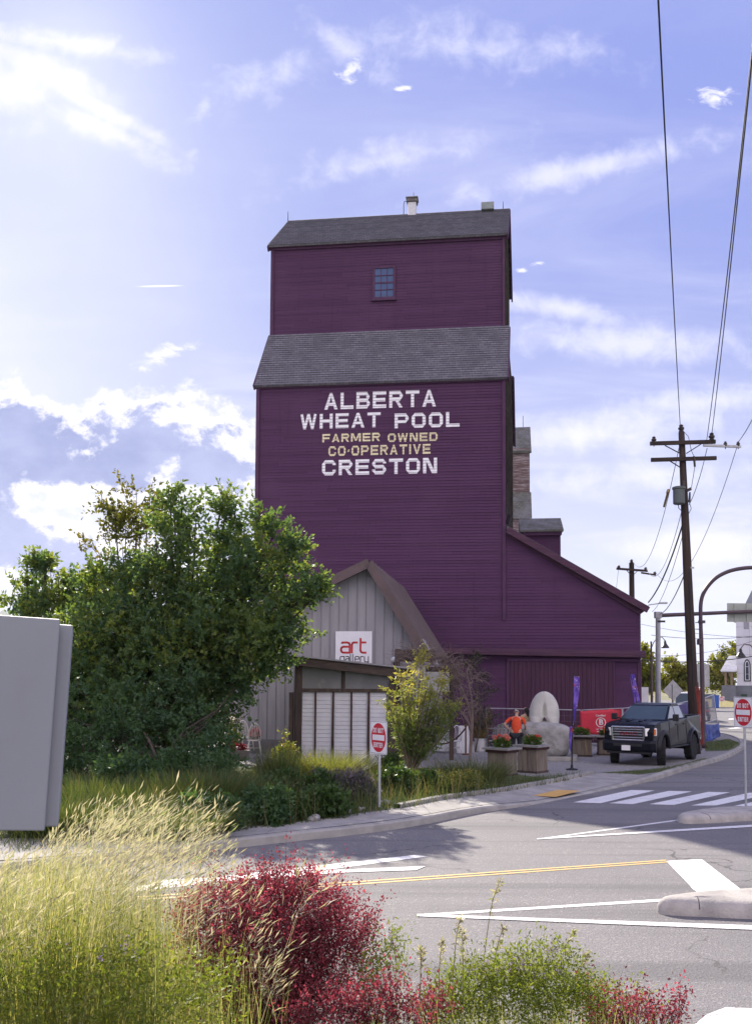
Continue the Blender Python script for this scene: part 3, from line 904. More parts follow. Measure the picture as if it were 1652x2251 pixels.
# cupola window
xw0, zw1 = EL.pix(824, 592, SET); xw1, zw0 = EL.pix(864, 653, SET)
wf = MB(); dd = SET
fw = .11
for lo, hi in (((xw0 - fw, zw0 - fw), (xw1 + fw, zw0)), ((xw0 - fw, zw1), (xw1 + fw, zw1 + fw)), ((xw0 - fw, zw0), (xw0, zw1)), ((xw1, zw0), (xw1 + fw, zw1))):
    wf.span((lo[0], dd - .09, lo[1]), (hi[0], dd + .02, hi[1]))
wf.span((xw0 - fw - .05, dd - .12, zw0 - fw - .06), (xw1 + fw + .05, dd, zw0 - fw))
win = wf.build('window', M_TRIM, elev)
gl = MB(); gl.span((xw0, dd - .046, zw0), (xw1, dd - .036, zw1)); gl.build('pane', M_GLASS, win)
gl = MB()
for i in (1, 2):
    x = xw0 + (xw1 - xw0) * i / 3; gl.span((x - .018, dd - .068, zw0), (x + .018, dd - .047, zw1))
for i in (1, 2, 3):
    z = zw0 + (zw1 - zw0) * i / 4; h = .035 if i == 2 else .018
    gl.span((xw0, dd - .072, z - h), (xw1, dd - .0472, z + h))
gl.build('glazing_bars', M_TRIM, win)
# things on the ridge belong to the cupola roof
xc = s_at(906, 460, DEP / 2); d_ = DEP / 2
ztop = z_at(906, 450, d_)
ch = MB(); ch.box((sh(xc, d_), d_ - .1, (zR - .5 + ztop) / 2), (.40, .40, ztop - zR + .5)); cho = ch.build('chimney', M_WHITEMETAL, croof, bevel=.02)
ch = MB(); ch.box((sh(xc, d_), d_ - .1, ztop + .10), (.52, .52, .16)); ch.box((sh(xc, d_), d_ - .1, ztop + .20), (.60, .60, .05)); cho = ch.build('chimney_cap', mat('old_tin', (.10, .09, .085), (.2, .19, .19), 9, .7), croof)
ch = MB(); ch.tube([(sh(xc - .42, d_), d_ - .2, zR - .2), (sh(xc - .42, d_), d_ - .2, ztop - .1), (sh(xc - .38, d_), d_ - .2, ztop + .08), (sh(xc - .26, d_), d_ - .2, ztop + .1)], .018, 5); ch.build('wire', M_DARKMETAL, croof)
xa, xb = s_at(1057, 466, d_), s_at(1085, 466, d_)
ch = MB(); ch.box((sh((xa + xb) / 2, d_), d_ - .25, zR + .02), (xb - xa, .7, .36)); ch.build('roof_hatch', mat('pale_green_tin', (.26, .30, .29), (.20, .23, .23), 6, .7), croof, bevel=.02)
for px, py in ((633, 465), (908.5, 423), (1105, 443)):
    xr = s_at(px, py, d_)
    ch = MB(); ch.tube([(sh(xr, d_), d_, zR - .1 if px != 908.5 else ztop + .2), (sh(xr, d_), d_, z_at(px, py, d_))], [.022, .012], 5); ch.build('lightning_rod', M_DARKMETAL, croof)
# ---------------- drive shed to the right, in the same plane
XR = s_at(1407, 1480, 0)
z1a = z_at(1113, 1166, 0); z1b = z_at(1407, 1334, 0)
w = MB()
nb = round(z1a / BH)
def rx(z): return XR if z <= z1b else max(0.0, XR * (z1a - z) / (z1a - z1b))
for i in range(nb):
    z0_, z1_ = z1a * i / nb, z1a * (i + 1) / nb
    w.courses(lambda t: (0.002, 0, z0_ + (z1_ - z0_) * t), lambda t: (max(.003, rx(z0_ + (z1_ - z0_) * t)), 0, z0_ + (z1_ - z0_) * t), 1, .019, (0, -1, 0))
wall_side(w, XR, 0, DEP, 0, z1b, 1)
wall_front(w, 0, XR, DEP, 0, z1b, lip=-.01)
w.build('drive_shed_wall', M_MAROON, elev)
r = MB()
nv = Vector((z1a - z1b, 0, XR)).normalized()
v0 = Vector((0, 0, z1a)); v1 = Vector((XR, 0, z1b)); v1 = v1 + (v1 - v0).normalized() * .28
for dpt, thk in ((0, .14),):
    a0 = v0 + nv * .02; a1 = v1 + nv * .02
    pts = []
    for q in (a0, a1, a1 + nv * thk, a0 + nv * thk):
        pts += [(q.x, -.28, q.z), (sh(q.x, DEP), DEP + .2, q.z)]
    r.add(pts, [(0, 2, 4, 6), (1, 3, 5, 7), (4, 6, 7, 5), (0, 1, 3, 2), (2, 3, 5, 4), (0, 1, 7, 6)])
r.build('drive_shed_roof', M_SHING, elev)
r = MB(); r.bar(v0 + Vector((0, -.30, -.10)) + nv * .1, v1 + Vector((0, -.30, -.10)) + nv * .1, .05, .26)
r.bar(v0 + Vector((0, -.05, -.2)) + nv * .1, v1 + Vector((-.25, -.05, -.2)) + nv * .1, .06, .2)
r.build('barge_board', M_TRIM2, elev)
# cornice, opening, pilasters and sliding door
zc1 = z_at(1100, 1429, 0); zc0 = z_at(1100, 1440, 0)
xL = s_at(960, 1430, 0); xRr = s_at(1418, 1436, -.35)
r = MB()
sag = -.10
r.add([(xL, -.34, zc0 + .04), (xRr, -.34, zc0 + sag), (xRr, -.34, zc1 - .06 + sag), (xL, -.34, zc1 - .04), (xL, -.0, zc0 + .04), (xRr, 0, zc0 + sag), (xRr, 0, zc1 + .08 + sag), (xL, 0, zc1 + .1)],
      [(0, 1, 2, 3), (0, 1, 5, 4), (2, 3, 7, 6), (1, 2, 6, 5), (3, 0, 4, 7)])
r.build('cornice', M_TRIM2, elev)
xd0, xd1 = s_at(1120, 1500, 0), s_at(1345, 1500, 0)
zd1 = z_at(1200, 1449, 0)
r = MB()
r.span((xd0 - .14, -.07, 0), (xd0 - .02, -.032, zd1 - .1)); r.span((xd1 + .02, -.07, 0), (xd1 + .10, -.032, zd1 - .1))
r.span((xd0 - .1, -.12, zd1 - .09), (XR - .1, -.032, zd1 + .02))
r.span((XR - .12, -.05, 0), (XR + .02, -.032, zc0 - .2))
r.build('door_frame', M_TRIM, elev)
r = MB(); nbd = 24
for i in range(nbd):
    a = xd0 + (xd1 - xd0) * i / nbd; b_ = xd0 + (xd1 - xd0) * (i + 1) / nbd
    r.span((a + .006, -.085 - .004 * (i % 3), .08), (b_ - .006, -.045, zd1 - .1))
r.span((xd0, -.045, .08), (xd1, -.034, zd1 - .1))
door = r.build('sliding_door', M_BOARDS, elev)
r = MB()
xo, zo = EL.pix(1116, 1142, 0)
r.box((xo, -.03, zo), (.14, .06, .42), ry=R(14)); r.build('opening', mat('black_void', (.012, .008, .014), None, 5, .9), elev)

# ---------------- lettering painted on the boards
def bar_pts(a, b, t):
    a = Vector(a); b = Vector(b); d = (b - a).normalized(); nn_ = Vector((-d.y, d.x)) * t / 2
    return [tuple(a - nn_), tuple(b - nn_), tuple(b + nn_), tuple(a + nn_)]
def glyph(ch, w, t):
    """convex pieces of a wide block capital, height 1, stroke t (vertical strokes wider)"""
    v = t * 1.18; H = 1.0; k_ = .24
    def vb(x, a=0, b=1): return [(x, a), (x + v, a), (x + v, b), (x, b)]
    def hb(y, a=0, b=None): return [(a, y), (w if b is None else b, y), (w if b is None else b, y + t), (a, y + t)]
    def corner(x0, y0, sx, sy):       # chamfered corner piece, outer corner at (x0, y0)
        return [(x0 + sx * k_, y0), (x0, y0 + sy * k_), (x0 + sx * v, y0 + sy * (k_ + .02)), (x0 + sx * (k_ + .02), y0 + sy * t)]
    def bowl(y0, y1, x1=None, left=False):
        x1 = x1 or w
        c_ = min(k_, (y1 - y0) * .42)
        return [[(x1 - c_, y0), (x1, y0 + c_), (x1 - v, y0 + c_ + .02), (x1 - c_ - .02, y0 + t)], [(x1 - v, y0 + c_), (x1, y0 + c_), (x1, y1 - c_), (x1 - v, y1 - c_)],
                [(x1 - c_, y1), (x1, y1 - c_), (x1 - v, y1 - c_ - .02), (x1 - c_ - .02, y1 - t)]]
    def lbowl(y0, y1):
        return [[(w - x, y) for x, y in p] for p in bowl(y0, y1)]
    mid = .5 - t / 2
    if ch == 'A': return [[(0, 0), (v * 1.05, 0), (w / 2 + v * .38, 1), (w / 2 - v * .38, 1)], [(w - v * 1.05, 0), (w, 0), (w / 2 + v * .38, 1), (w / 2 - v * .38, 1)], [(w * .25, .22), (w * .75, .22), (w * .70, .22 + t * .85), (w * .30, .22 + t * .85)]]
    if ch == 'L': return [vb(0), hb(0, v)]
    if ch == 'B': return [vb(0), hb(0, v, w - .2), hb(mid, v, w - .2), hb(1 - t, v, w - .2)] + bowl(0, .5 + t / 2) + bowl(.5 - t / 2, 1, w * .97)
    if ch == 'E': return [vb(0), hb(0, v), hb(mid, v, w * .93), hb(1 - t, v)]
    if ch == 'F': return [vb(0), hb(mid, v, w * .9), hb(1 - t, v)]
    if ch == 'R': return [vb(0), hb(.40, v, w - .2), hb(1 - t, v, w - .2)] + bowl(.40, 1) + [[(w * .45, .41), (w * .45 + v, .41), (w, 0), (w - v * 1.1, 0)]]
    if ch == 'P': return [vb(0), hb(.34, v, w - .2), hb(1 - t, v, w - .2)] + bowl(.34, 1)
    if ch == 'T': return [hb(1 - t), [(w / 2 - v / 2, 0), (w / 2 + v / 2, 0), (w / 2 + v / 2, 1 - t), (w / 2 - v / 2, 1 - t)]]
    if ch == 'W': return [bar_pts((v * .5, 1), (w * .27, 0), v * .85), bar_pts((w * .27, 0), (w * .5, 1), v * .8), bar_pts((w * .5, 1), (w * .73, 0), v * .8), bar_pts((w * .73, 0), (w - v * .5, 1), v * .85)]
    if ch == 'V': return [[(0, 1), (v * 1.1, 1), (w / 2 + v * .4, 0), (w / 2 - v * .4, 0)], [(w - v * 1.1, 1), (w, 1), (w / 2 + v * .4, 0), (w / 2 - v * .4, 0)]]
    if ch == 'H': return [vb(0), vb(w - v), hb(mid, v, w - v)]
    if ch == 'I': return [vb(0)]
    if ch == 'N': return [vb(0), vb(w - v), [(v * .5, 1), (v * 1.6, 1), (w - v * .5, 0), (w - v * 1.6, 0)]]
    if ch == 'M': return [vb(0), vb(w - v), [(v * .4, 1), (v * 1.4, 1), (w / 2 + v * .4, .12), (w / 2 - v * .4, .12)], [(w - v * 1.4, 1), (w - v * .4, 1), (w / 2 + v * .4, .12), (w / 2 - v * .4, .12)]]
    if ch == 'O': return [hb(0, .22, w - .22), hb(1 - t, .22, w - .22)] + bowl(0, 1) + lbowl(0, 1)
    if ch == 'D': return [vb(0), hb(0, v, w - .22), hb(1 - t, v, w - .22)] + bowl(0, 1)
    if ch == 'C': return [hb(0, .22, w - .22), hb(1 - t, .22, w - .22)] + lbowl(0, 1) + [bowl(0, 1)[0], bowl(0, 1)[2], vb(w - v, .22, .36), vb(w - v, .66, .78)]
    if ch == 'S': return [hb(0, .2, w - .2), hb(mid, .2, w - .2), hb(1 - t, .2, w - .2)] + lbowl(.5 - t / 2, 1) + bowl(0, .5 + t / 2) + [vb(0, .2, .32), vb(w - v, .7, .8), lbowl(0, 1)[0], bowl(0, 1)[2]]
    if ch == '-': return [[(0, .36), (w, .46), (w, .66), (0, .56)]]
    return []
GW = {'I': .26, '-': .30, 'W': 1.42, 'M': 1.38, 'L': 1.06, ' ': .52}
def clip(poly, z, keep_above):
    out = []
    for i in range(len(poly)):
        a, b = poly[i], poly[(i + 1) % len(poly)]
        ina = (a[1] >= z) == keep_above; inb = (b[1] >= z) == keep_above
        if ina: out.append(a)
        if ina != inb:
            f = (z - a[1]) / (b[1] - a[1]); out.append((a[0] + (b[0] - a[0]) * f, z))
    return out
nbw = round(zE / BH); hbw = zE / nbw
def letter_line(words, m_, t=.215, gap=.24):
    mb = MB()
    for txt, pxa, pxb, pya, pyb in words:
        xa, zt = EL.pix(pxa, pya); xb, zb = EL.pix(pxb, pyb)
        wu = sum(GW.get(c, 1.10) for c in txt) + gap * (len(txt) - 1)
        kx = (xb - xa) / wu; hz_ = zt - zb
        x = xa; order = 0
        for c in txt:
            gwid = GW.get(c, 1.10)
            for pc in glyph(c, gwid, t):
                order += 1
                poly = [(x + p[0] * kx, zb + p[1] * hz_) for p in pc]
                i0 = int(math.floor(zb / hbw)) - 1
                for i in range(i0, i0 + int(hz_ / hbw) + 4):
                    a = clip(clip(poly, i * hbw + .004, True), (i + 1) * hbw - .004, False) if len(poly) > 2 else []
                    if len(a) > 2:
                        mb.add([(p[0], -(.019 * (1 - (p[1] / hbw - i)) + .004 + .0012 * (order % 5)), p[1]) for p in a], [tuple(range(len(a)))])
            x += (gwid + gap) * kx
    return mb.build('lettering', m_, elev)
letter_line([('ALBERTA', 713, 957.6, 864.5, 893.5)], M_LETTER)
letter_line([('WHEAT', 660, 836, 911, 939), ('POOL', 867, 1009.5, 909.5, 938)], M_LETTER)
letter_line([('FARMER', 708.5, 835, 954.5, 970), ('OWNED', 852, 961, 953.5, 969)], M_CREAM)
letter_line([('CO-OPERATIVE', 722, 945.6, 981.5, 997.5)], M_CREAM, gap=.28)
letter_line([('CRESTON', 708, 960, 1012, 1040)], M_LETTER)

# ================================================================== second, weathered elevator behind
F2 = Frame((P(1165, 1100, 62).x, 62, YZ), R(-8))
e2 = thing('weathered_elevator', 'narrow unpainted grey grain elevator with peeling boards behind the maroon one', 'grain elevator', F2.loc, R(-8))
x1_, za_ = F2.pix(1167, 921, 0); _, zb_ = F2.pix(1167, 985, 0); xr_, zc_ = F2.pix(1163, 1080, 0); xq_, zd_ = F2.pix(1167, 1140, 0)
m_ = MB(); m_.courses(lambda t: (-8, .3 - 0 * t, zc_ - .5 + (zb_ - zc_ + .6) * t), lambda t: (xr_, .3, zc_ - .5 + (zb_ - zc_ + .6) * t), 26, .03, (0, -1, 0))
m_.courses(lambda t: (xr_, .3, zc_ - .5 + (zb_ - zc_ + .6) * t), lambda t: (xr_, 6, zc_ - .5 + (zb_ - zc_ + .6) * t), 26, .03, (1, 0, 0))
m_.span((-8, -1.6, 0), (xr_, 8, zd_ - .1)); m_.build('wall', M_PEEL, e2)
m_ = MB()
ridge = za_ + .35
m_.add([(-8, .1, zb_ - .15), (x1_, .1, zb_ - .15), (x1_, 3.2, ridge), (-8, 3.2, ridge), (-8, 6.4, zb_ - .15), (x1_, 6.4, zb_ - .15), (-8, .16, zb_ - .3), (x1_, .16, zb_ - .3), (x1_, 3.2, ridge - .2), (-8, 3.2, ridge - .2)], [(0, 1, 2, 3), (3, 2, 5, 4), (0, 1, 7, 6), (1, 7, 8, 2)])
m_.add([(-8, -1.8, zd_ - .3), (xq_, -1.8, zd_ - .3), (xq_, .28, zc_), (-8, .28, zc_), (xq_, .28, zd_ - .3)], [(0, 1, 2, 3), (1, 4, 2)])
M_MOSSY = shingles('mossy_shingles', (.10, .10, .085), (.15, .15, .13), (.19, .19, .20))
m_.build('roof', M_MOSSY, e2)
m_ = MB(); m_.tube([(x1_ - .5, 3.2, ridge), (x1_ - .5, 3.2, ridge + .8)], .02, 5); m_.build('lightning_rod', M_DARKMETAL, e2)
# small maroon shed with a hip roof showing over the drive shed
F3 = Frame((P(1190, 1200, 53.5).x, 53.5, YZ), R(-7))
e3 = thing('maroon_shed', 'small maroon shed with a grey shingled roof rising behind the sloping lean-to', 'shed', F3.loc, R(-7))
xa, za = F3.pix(1142, 1136, 0); xb, _ = F3.pix(1237, 1136, 0); _, ze = F3.pix(1200, 1166, 0); xw, _ = F3.pix(1231, 1190, 0)
m_ = MB(); m_.courses(lambda t: (xa + .3, 0, ze * t), lambda t: (xw, 0, ze * t), 70, .014, (0, -1, 0)); m_.courses(lambda t: (xw, 0, ze * t), lambda t: (xw, 4, ze * t), 70, .014, (1, 0, 0)); m_.courses(lambda t: (xa + .3, 0, ze * t), lambda t: (xa + .3, 4, ze * t), 70, .014, (-1, 0, 0))
m_.build('wall', M_MAROON, e3)
m_ = MB()
m_.add([(xa, -.3, ze), (xb, -.3, ze), (xb, 2, za + .25), (xa, 2, za + .25), (xb, 4.3, ze), (xa, 4.3, ze), (xa, -.28, ze - .12), (xb, -.28, ze - .12)], [(0, 1, 2, 3), (3, 2, 4, 5), (0, 1, 7, 6), (1, 2, 4), (0, 3, 5)])
m_.build('roof', M_MOSSY, e3)
m_ = MB(); m_.span((xa + .2, -.2, ze - .3), (xw + .06, -.03, ze - .125)); m_.build('fascia', M_TRIM, e3)
# ================================================================== gallery building with board-and-batten gable
M_BATTEN = mat('grey_boards', (.315, .305, .325), (.265, .258, .275), 1.6, .8, stretch=(2.5, 1, .35), bump=.2, c3=(.22, .215, .22), sc3=.8, t3=(.6, .8))
M_BATTEN2 = mat('grey_battens', (.24, .232, .25), (.205, .20, .21), 3, .8)
M_BROWNROOF = mat('brown_metal_roof', (.145, .115, .115), (.12, .096, .10), 1.2, .55, bump=.1)
M_BROWNTRIM = mat('brown_fascia', (.125, .09, .09), (.10, .075, .075), 3, .7)
M_OLDWOOD = mat('old_dark_wood', (.085, .062, .050), (.050, .038, .034), 2.6, .88, stretch=(3, 3, .5), bump=.5, c3=(.14, .11, .09), sc3=3, t3=(.58, .75))
M_OLDBEAM = mat('old_dark_beam', (.085, .062, .052), (.048, .037, .034), 2.6, .88, stretch=(.5, 3, 3), bump=.5, c3=(.15, .12, .10), sc3=3, t3=(.58, .75))
M_SHUTTER = mat('white_slats', (.62, .62, .66), (.56, .555, .60), 2, .7, c3=(.48, .47, .49), sc3=1.4, t3=(.62, .8))
M_WHITE = mat('white_paint', (.70, .70, .72), (.62, .62, .64), 4, .6)
M_SIGNW = mat('white_board', (.74, .74, .77), (.70, .70, .73), 2, .55)
M_RED = mat('red_paint', (.52, .040, .045), (.46, .035, .04), 4, .5)
M_BLACK = mat('black_paint', (.02, .02, .024), None, 5, .6)
M_PANE = mat('milky_panes', (.235, .235, .235), (.16, .16, .165), .9, .35, spec=.5, c3=(.30, .295, .28), sc3=1.8, t3=(.55, .75))

GYAW = R(-9)
g0 = P(814, 1400, 31.2)
GA = Frame((g0.x, g0.y, YZ), GYAW)
gal = thing('gallery_building', 'grey board-and-batten gallery building with a lopsided brown metal gable roof', 'building', GA.loc, GYAW)
zr = GA.pix(814, 1240, 0)[1]
xl, zl = GA.pix(500, 1392, 0); xr, zr2 = GA.pix(935, 1438, 0)
zb = 0.0
def gtop(x): return zr + (zl - zr) * (x / xl) if x < 0 else zr + (zr2 - zr) * (x / xr)
w = MB(); L_G = 8.2
w.add([(xl, 0, zb), (xr - .15, 0, zb), (xr - .15, 0, gtop(xr - .15) - .1), (0, 0, zr - .12), (xl, 0, zl - .1), (xl, L_G, zb), (xr - .15, L_G, zb), (xr - .15, L_G, gtop(xr - .15) - .1), (0, L_G, zr - .12), (xl, L_G, zl - .1)],
      [(0, 1, 2, 3, 4), (5, 6, 7, 8, 9), (1, 2, 7, 6), (0, 4, 9, 5)])
gw = w.build('wall', M_BATTEN, gal)
w = MB(); x = xl + .2
while x < xr - .2:
    w.span((x - .013, -.022, zb), (x + .013, -.001, gtop(x) - .14)); x += .305
w.build('battens', M_BATTEN2, gw)
w = MB(); w.span((xl, -.03, zb), (xr - .2, -.002, .48)); w.build('skirting', mat('skirting', (.17, .165, .175), (.13, .125, .135), 3, .85), gw)
r = MB(); ov = .42; th = .10
for x0, z0, x1, z1 in ((0, zr, xl - .4, zr + (zl - zr) * (xl - .4) / xl), (0, zr, xr + .05, zr2)):
    d = Vector((x1 - x0, 0, z1 - z0)).normalized(); nv = Vector((-d.z, 0, d.x));  nv = nv if nv.z > 0 else -nv
    a, b = Vector((x0, -ov, z0)), Vector((x1, -ov, z1))
    a2, b2 = Vector((x0, L_G, z0)), Vector((x1, L_G, z1))
    r.add([a, b, b2, a2, a + nv * th, b + nv * th, b2 + nv * th, a2 + nv * th], [(0, 1, 2, 3), (4, 5, 6, 7), (0, 1, 5, 4), (1, 2, 6, 5), (2, 3, 7, 6)])
    for i in range(12):                              # standing seams down the slope
        y = -ov + .1 + i * (L_G + ov) / 12
        r.bar(a + Vector((0, y + ov, 0)) + nv * (th + .012), b + Vector((0, y + ov, 0)) + nv * (th + .012), .03, .03, up=nv)
groof = r.build('roof', M_BROWNROOF, gal)
r = MB()
for x1, z1 in ((xl - .4, zr + (zl - zr) * (xl - .4) / xl), (xr + .05, zr2)):
    a, b = Vector((0, -ov - .02, zr)), Vector((x1, -ov - .02, z1))
    r.bar(a + Vector((0, 0, -.02)), b + Vector((0, 0, -.02)), .05, .30, up=(0, 0, 1))
r.build('fascia', M_BROWNTRIM, gal)
# a pale reflecting panel lying on the right slope
d = Vector((xr, 0, zr2 - zr)).normalized(); nv = Vector((-d.z, 0, d.x)); nv = nv if nv.z > 0 else -nv
r = MB(); q = Vector((0, 0, zr))
a, b = q + d * 3.05 + nv * .15, q + d * 4.1 + nv * .15
r.add([a + Vector((0, -.1, 0)), a + Vector((0, .65, 0)), b + Vector((0, .65, 0)), b + Vector((0, -.1, 0))] + [v + nv * .03 for v in (a + Vector((0, -.1, 0)), a + Vector((0, .65, 0)), b + Vector((0, .65, 0)), b + Vector((0, -.1, 0)))], [(0, 1, 2, 3), (4, 5, 6, 7), (0, 1, 5, 4), (1, 2, 6, 5), (2, 3, 7, 6), (3, 0, 4, 7)])
r.build('skylight', mat('skylight_panel', (.50, .50, .50), (.42, .42, .42), 4, .25, spec=.6), groof)
# the sign on the gable
xs0, zs1 = GA.pix(737.5, 1388, -.05); xs1, zs0 = GA.pix(817, 1466, -.05)
sg = thing('gallery_sign', 'white square art gallery sign with red and black letters on the grey gable', 'sign', GA.loc, GYAW)
b = MB(); b.span((xs0, -.075, zs0), (xs1, -.026, zs1)); b.build('board', M_SIGNW, sg, bevel=.006)
sw_ = xs1 - xs0; sh_ = zs1 - zs0
def stroke_text(glyphs, x0, zbase, xh, t, gap, m_, name, par, y):
    """round-cornered stroke lettering; glyph = (width, list of polylines) in x-heights"""
    mb = MB(); x = x0; o_ = 0
    for wd, lines_ in glyphs:
        for ln in lines_:
            o_ += 1
            yy = y - .0008 * (o_ % 5)
            for (a, c_) in zip(ln, ln[1:]):
                A_ = Vector((x + a[0] * xh, zbase + a[1] * xh)); B_ = Vector((x + c_[0] * xh, zbase + c_[1] * xh))
                dd_ = (B_ - A_).normalized() * t * .30
                q4 = bar_pts(A_ - dd_, B_ + dd_, t)
                mb.add([(p[0], yy, p[1]) for p in q4], [(0, 1, 2, 3)])
        x += (wd + gap) * xh
    return mb.build(name, m_, par)
c_ = .2
RB = [(0, .5 - .3 + .1), (0, c_)]
g_a = (.86, [[(.08, .93), (.12, 1), (.62, 1), (.80, .94), (.86, .78), (.86, 0)], [(.86, .58), (.22, .58), (.05, .50), (0, .36), (0, .2), (.07, .06), (.22, 0), (.86, 0)]])
g_r = (.52, [[(0, 0), (0, .78), (.06, .94), (.2, 1), (.52, 1)]])
g_t = (.66, [[(.12, 1.38), (.12, .22), (.18, .06), (.34, 0), (.66, 0)], [(.12, 1.0), (.64, 1.0)]])
g_g = (.78, [[(.78, 1), (.22, 1), (.06, .94), (0, .78), (0, .26), (.06, .1), (.22, .04), (.78, .04)], [(.78, 1), (.78, -.12), (.72, -.30), (.56, -.36), (.1, -.36)]])
g_l = (.20, [[(0, 1.45), (0, .2), (.06, .04), (.2, 0)]])
g_e = (.78, [[(.78, 0), (.22, 0), (.06, .06), (0, .22), (0, .78), (.06, .94), (.22, 1), (.56, 1), (.72, .94), (.78, .78), (.78, .52), (0, .52)]])
g_y = (.74, [[(0, 1), (0, .26), (.06, .06), (.22, 0), (.74, 0)], [(.74, 1), (.74, -.12), (.68, -.30), (.52, -.36), (.1, -.36)]])
xh = sh_ * .285
stroke_text([g_a, g_r, g_t], xs0 + sw_ * .16, zs1 - sh_ * .60, xh, xh * .20, .22, M_RED, 'lettering', sg, -.078)
xh = sh_ * .150
stroke_text([(g_g), (.70, [[(.08, .96), (.14, 1), (.5, 1), (.64, .94), (.7, .78), (.7, 0)], [(.7, .58), (.2, .58), (.05, .50), (0, .36), (0, .2), (.07, .06), (.2, 0), (.7, 0)]]), g_l, g_l, g_e, g_r, g_y], xs0 + sw_ * .135, zs1 - sh_ * .86, xh, xh * .16, .24, M_BLACK, 'lettering', sg, -.078)

# globe lamp beside the entrance
lp = P(866, 1450, 29.8)
lamp = thing('wall_lamp', 'white globe lamp on a short post at the porch corner below the gable', 'lamp', (lp.x, lp.y, lp.z))
b = MB(); b.ball((0, 0, 0), .10, 18); b.build('globe', mat('opal_glass', (.72, .72, .72), (.68, .68, .68), 4, .3), lamp, smooth=True)
b = MB(); b.tube([(0, 0, -.095), (0, 0, -.24)], .03, 8); b.lathe([(.055, -.115), (.055, -.09), (.03, -.085)], 12); b.tube([(0, 0, -.22), (0, .3, -.24)], .02, 6); b.build('bracket', M_DARKMETAL, lamp)

# ---------------- lean-to porch with white slatted panels
p0_ = P(760, 1600, 27.9)
PO = Frame((p0_.x, p0_.y, YZ), R(-3))
por = thing('slatted_porch', 'dark timber lean-to porch with white slatted panels under a sloping roof', 'porch', PO.loc, R(-3))
def pq(px, py, d=0): return PO.pix(px, py, d)
xa, ztl = pq(652, 1462); xb, ztr = pq(868, 1488)
zpb = 0.05; depth_p = 2.6
b = MB()
for px, wd in ((656, .22), ):
    x_, _ = pq(px, 1600); b.span((x_ - .10, -.10, 0), (x_ + .10, .1, ztl - .02))
b.build('post', M_OLDWOOD, por, bevel=.01)
b = MB(); x_, _ = pq(640, 1600); b.span((x_ - .07, -.06, 0), (x_ + .05, .12, pq(640, 1522)[1])); b.build('post', M_OLDWOOD, por, bevel=.01)
x_r, _ = pq(860, 1600); b = MB(); b.span((x_r - .08, -.10, 0), (x_r + .14, .1, ztr + .15)); b.build('post', M_OLDWOOD, por, bevel=.01)
b = MB()
x0, z0 = pq(634, 1451, -.3); x1, z1 = pq(884, 1481, -.3)
b.bar((x0, -.30, z0), (x1, -.30, z1), .09, .26); b.build('fascia_beam', M_OLDBEAM, por, bevel=.012)
b = MB(); v = Vector((x1 - x0, 0, z1 - z0)); nn_ = Vector((-v.z, 0, v.x)).normalized()
a = Vector((x0 - .1, -.4, z0)) + nn_ * .135; c_ = Vector((x1 + .25, -.4, z1)) + nn_ * .135 + v.normalized() * 0
b.add([a, c_, c_ + Vector((0, 3.3, -.10)), a + Vector((0, 3.3, -.10)), a + nn_ * .045, c_ + nn_ * .045, c_ + Vector((0, 3.3, -.10)) + nn_ * .045, a + Vector((0, 3.3, -.10)) + nn_ * .045], [(0, 1, 2, 3), (4, 5, 6, 7), (0, 1, 5, 4), (1, 2, 6, 5), (2, 3, 7, 6), (3, 0, 4, 7)])
b.build('roof', mat('pale_roof_sheet', (.30, .29, .31), (.24, .235, .25), 3, .6), por)
x0i, zmid = pq(661, 1517); x1i, _ = pq(852, 1517)
b = MB(); b.span((x0i - .02, -.07, zmid - .05), (x1i + .05, .05, zmid + .05)); xm, _ = pq(754.5, 1490); b.span((xm - .055, -.06, zmid + .052), (xm + .055, .04, (ztl + ztr) / 2 + .15)); b.build('frame', M_OLDWOOD, por, bevel=.006)
for xa_, xb_ in ((x0i, xm - .056), (xm + .056, x1i)):
    b = MB(); top = lambda x: z0 + (z1 - z0) * (x - x0) / (x1 - x0) - .02
    b.add([(xa_, -.02, zmid + .052), (xb_, -.02, zmid + .052), (xb_, -.02, top(xb_)), (xa_, -.02, top(xa_)), (xa_, 0, zmid + .052), (xb_, 0, zmid + .052), (xb_, 0, top(xb_)), (xa_, 0, top(xa_))], [(0, 1, 2, 3), (4, 5, 6, 7), (0, 1, 5, 4), (1, 2, 6, 5)])
    b.build('window_pane', M_PANE, por)
xs_ = [pq(p, 1600)[0] for p in (660, 694, 733, 773, 811, 851)]
zlo = pq(700, 1678)[1]
for i in range(5):
    b = MB(); a, c = xs_[i] + .02, xs_[i + 1] - .045
    tilt = (.012, -.006, .009, -.012, .004)[i]
    nb_ = 17
    for j in range(nb_):
        q0, q1 = zlo + .02 + (zmid - .052 - zlo - .02) * j / nb_, zlo + .02 + (zmid - .052 - zlo - .02) * (j + 1) / nb_
        b.add([(a + tilt * j / 4, -.015, q0 + .006), (c + tilt * j / 4, -.015, q0 + .006), (c + tilt * j / 4, -.006, q1 - .002), (a + tilt * j / 4, -.006, q1 - .002), (a + tilt * j / 4, -.004, q0 + .002), (c + tilt * j / 4, -.004, q0 + .002)], [(0, 1, 2, 3), (4, 5, 1, 0)])
    b.span((a - .005, .0, zlo), (c + .005, .015, zmid - .052))
    b.build('slatted_panel', M_SHUTTER, por)
b = MB()
for i in range(1, 5):
    xq = xs_[i]; b.bar((xq - .012 - (.03 if i in (2, 4) else 0), -.035, zlo - .03), (xq - .012, -.035, zmid - .05), .05, .04)
b.build('mullions', mat('red_brown_slats', (.075, .035, .032), (.05, .028, .026), 5, .85), por)
b = MB(); b.span((x0i, -.01, zlo - .06), (x1i, .05, zlo - .005)); b.build('sill', M_OLDWOOD, por)
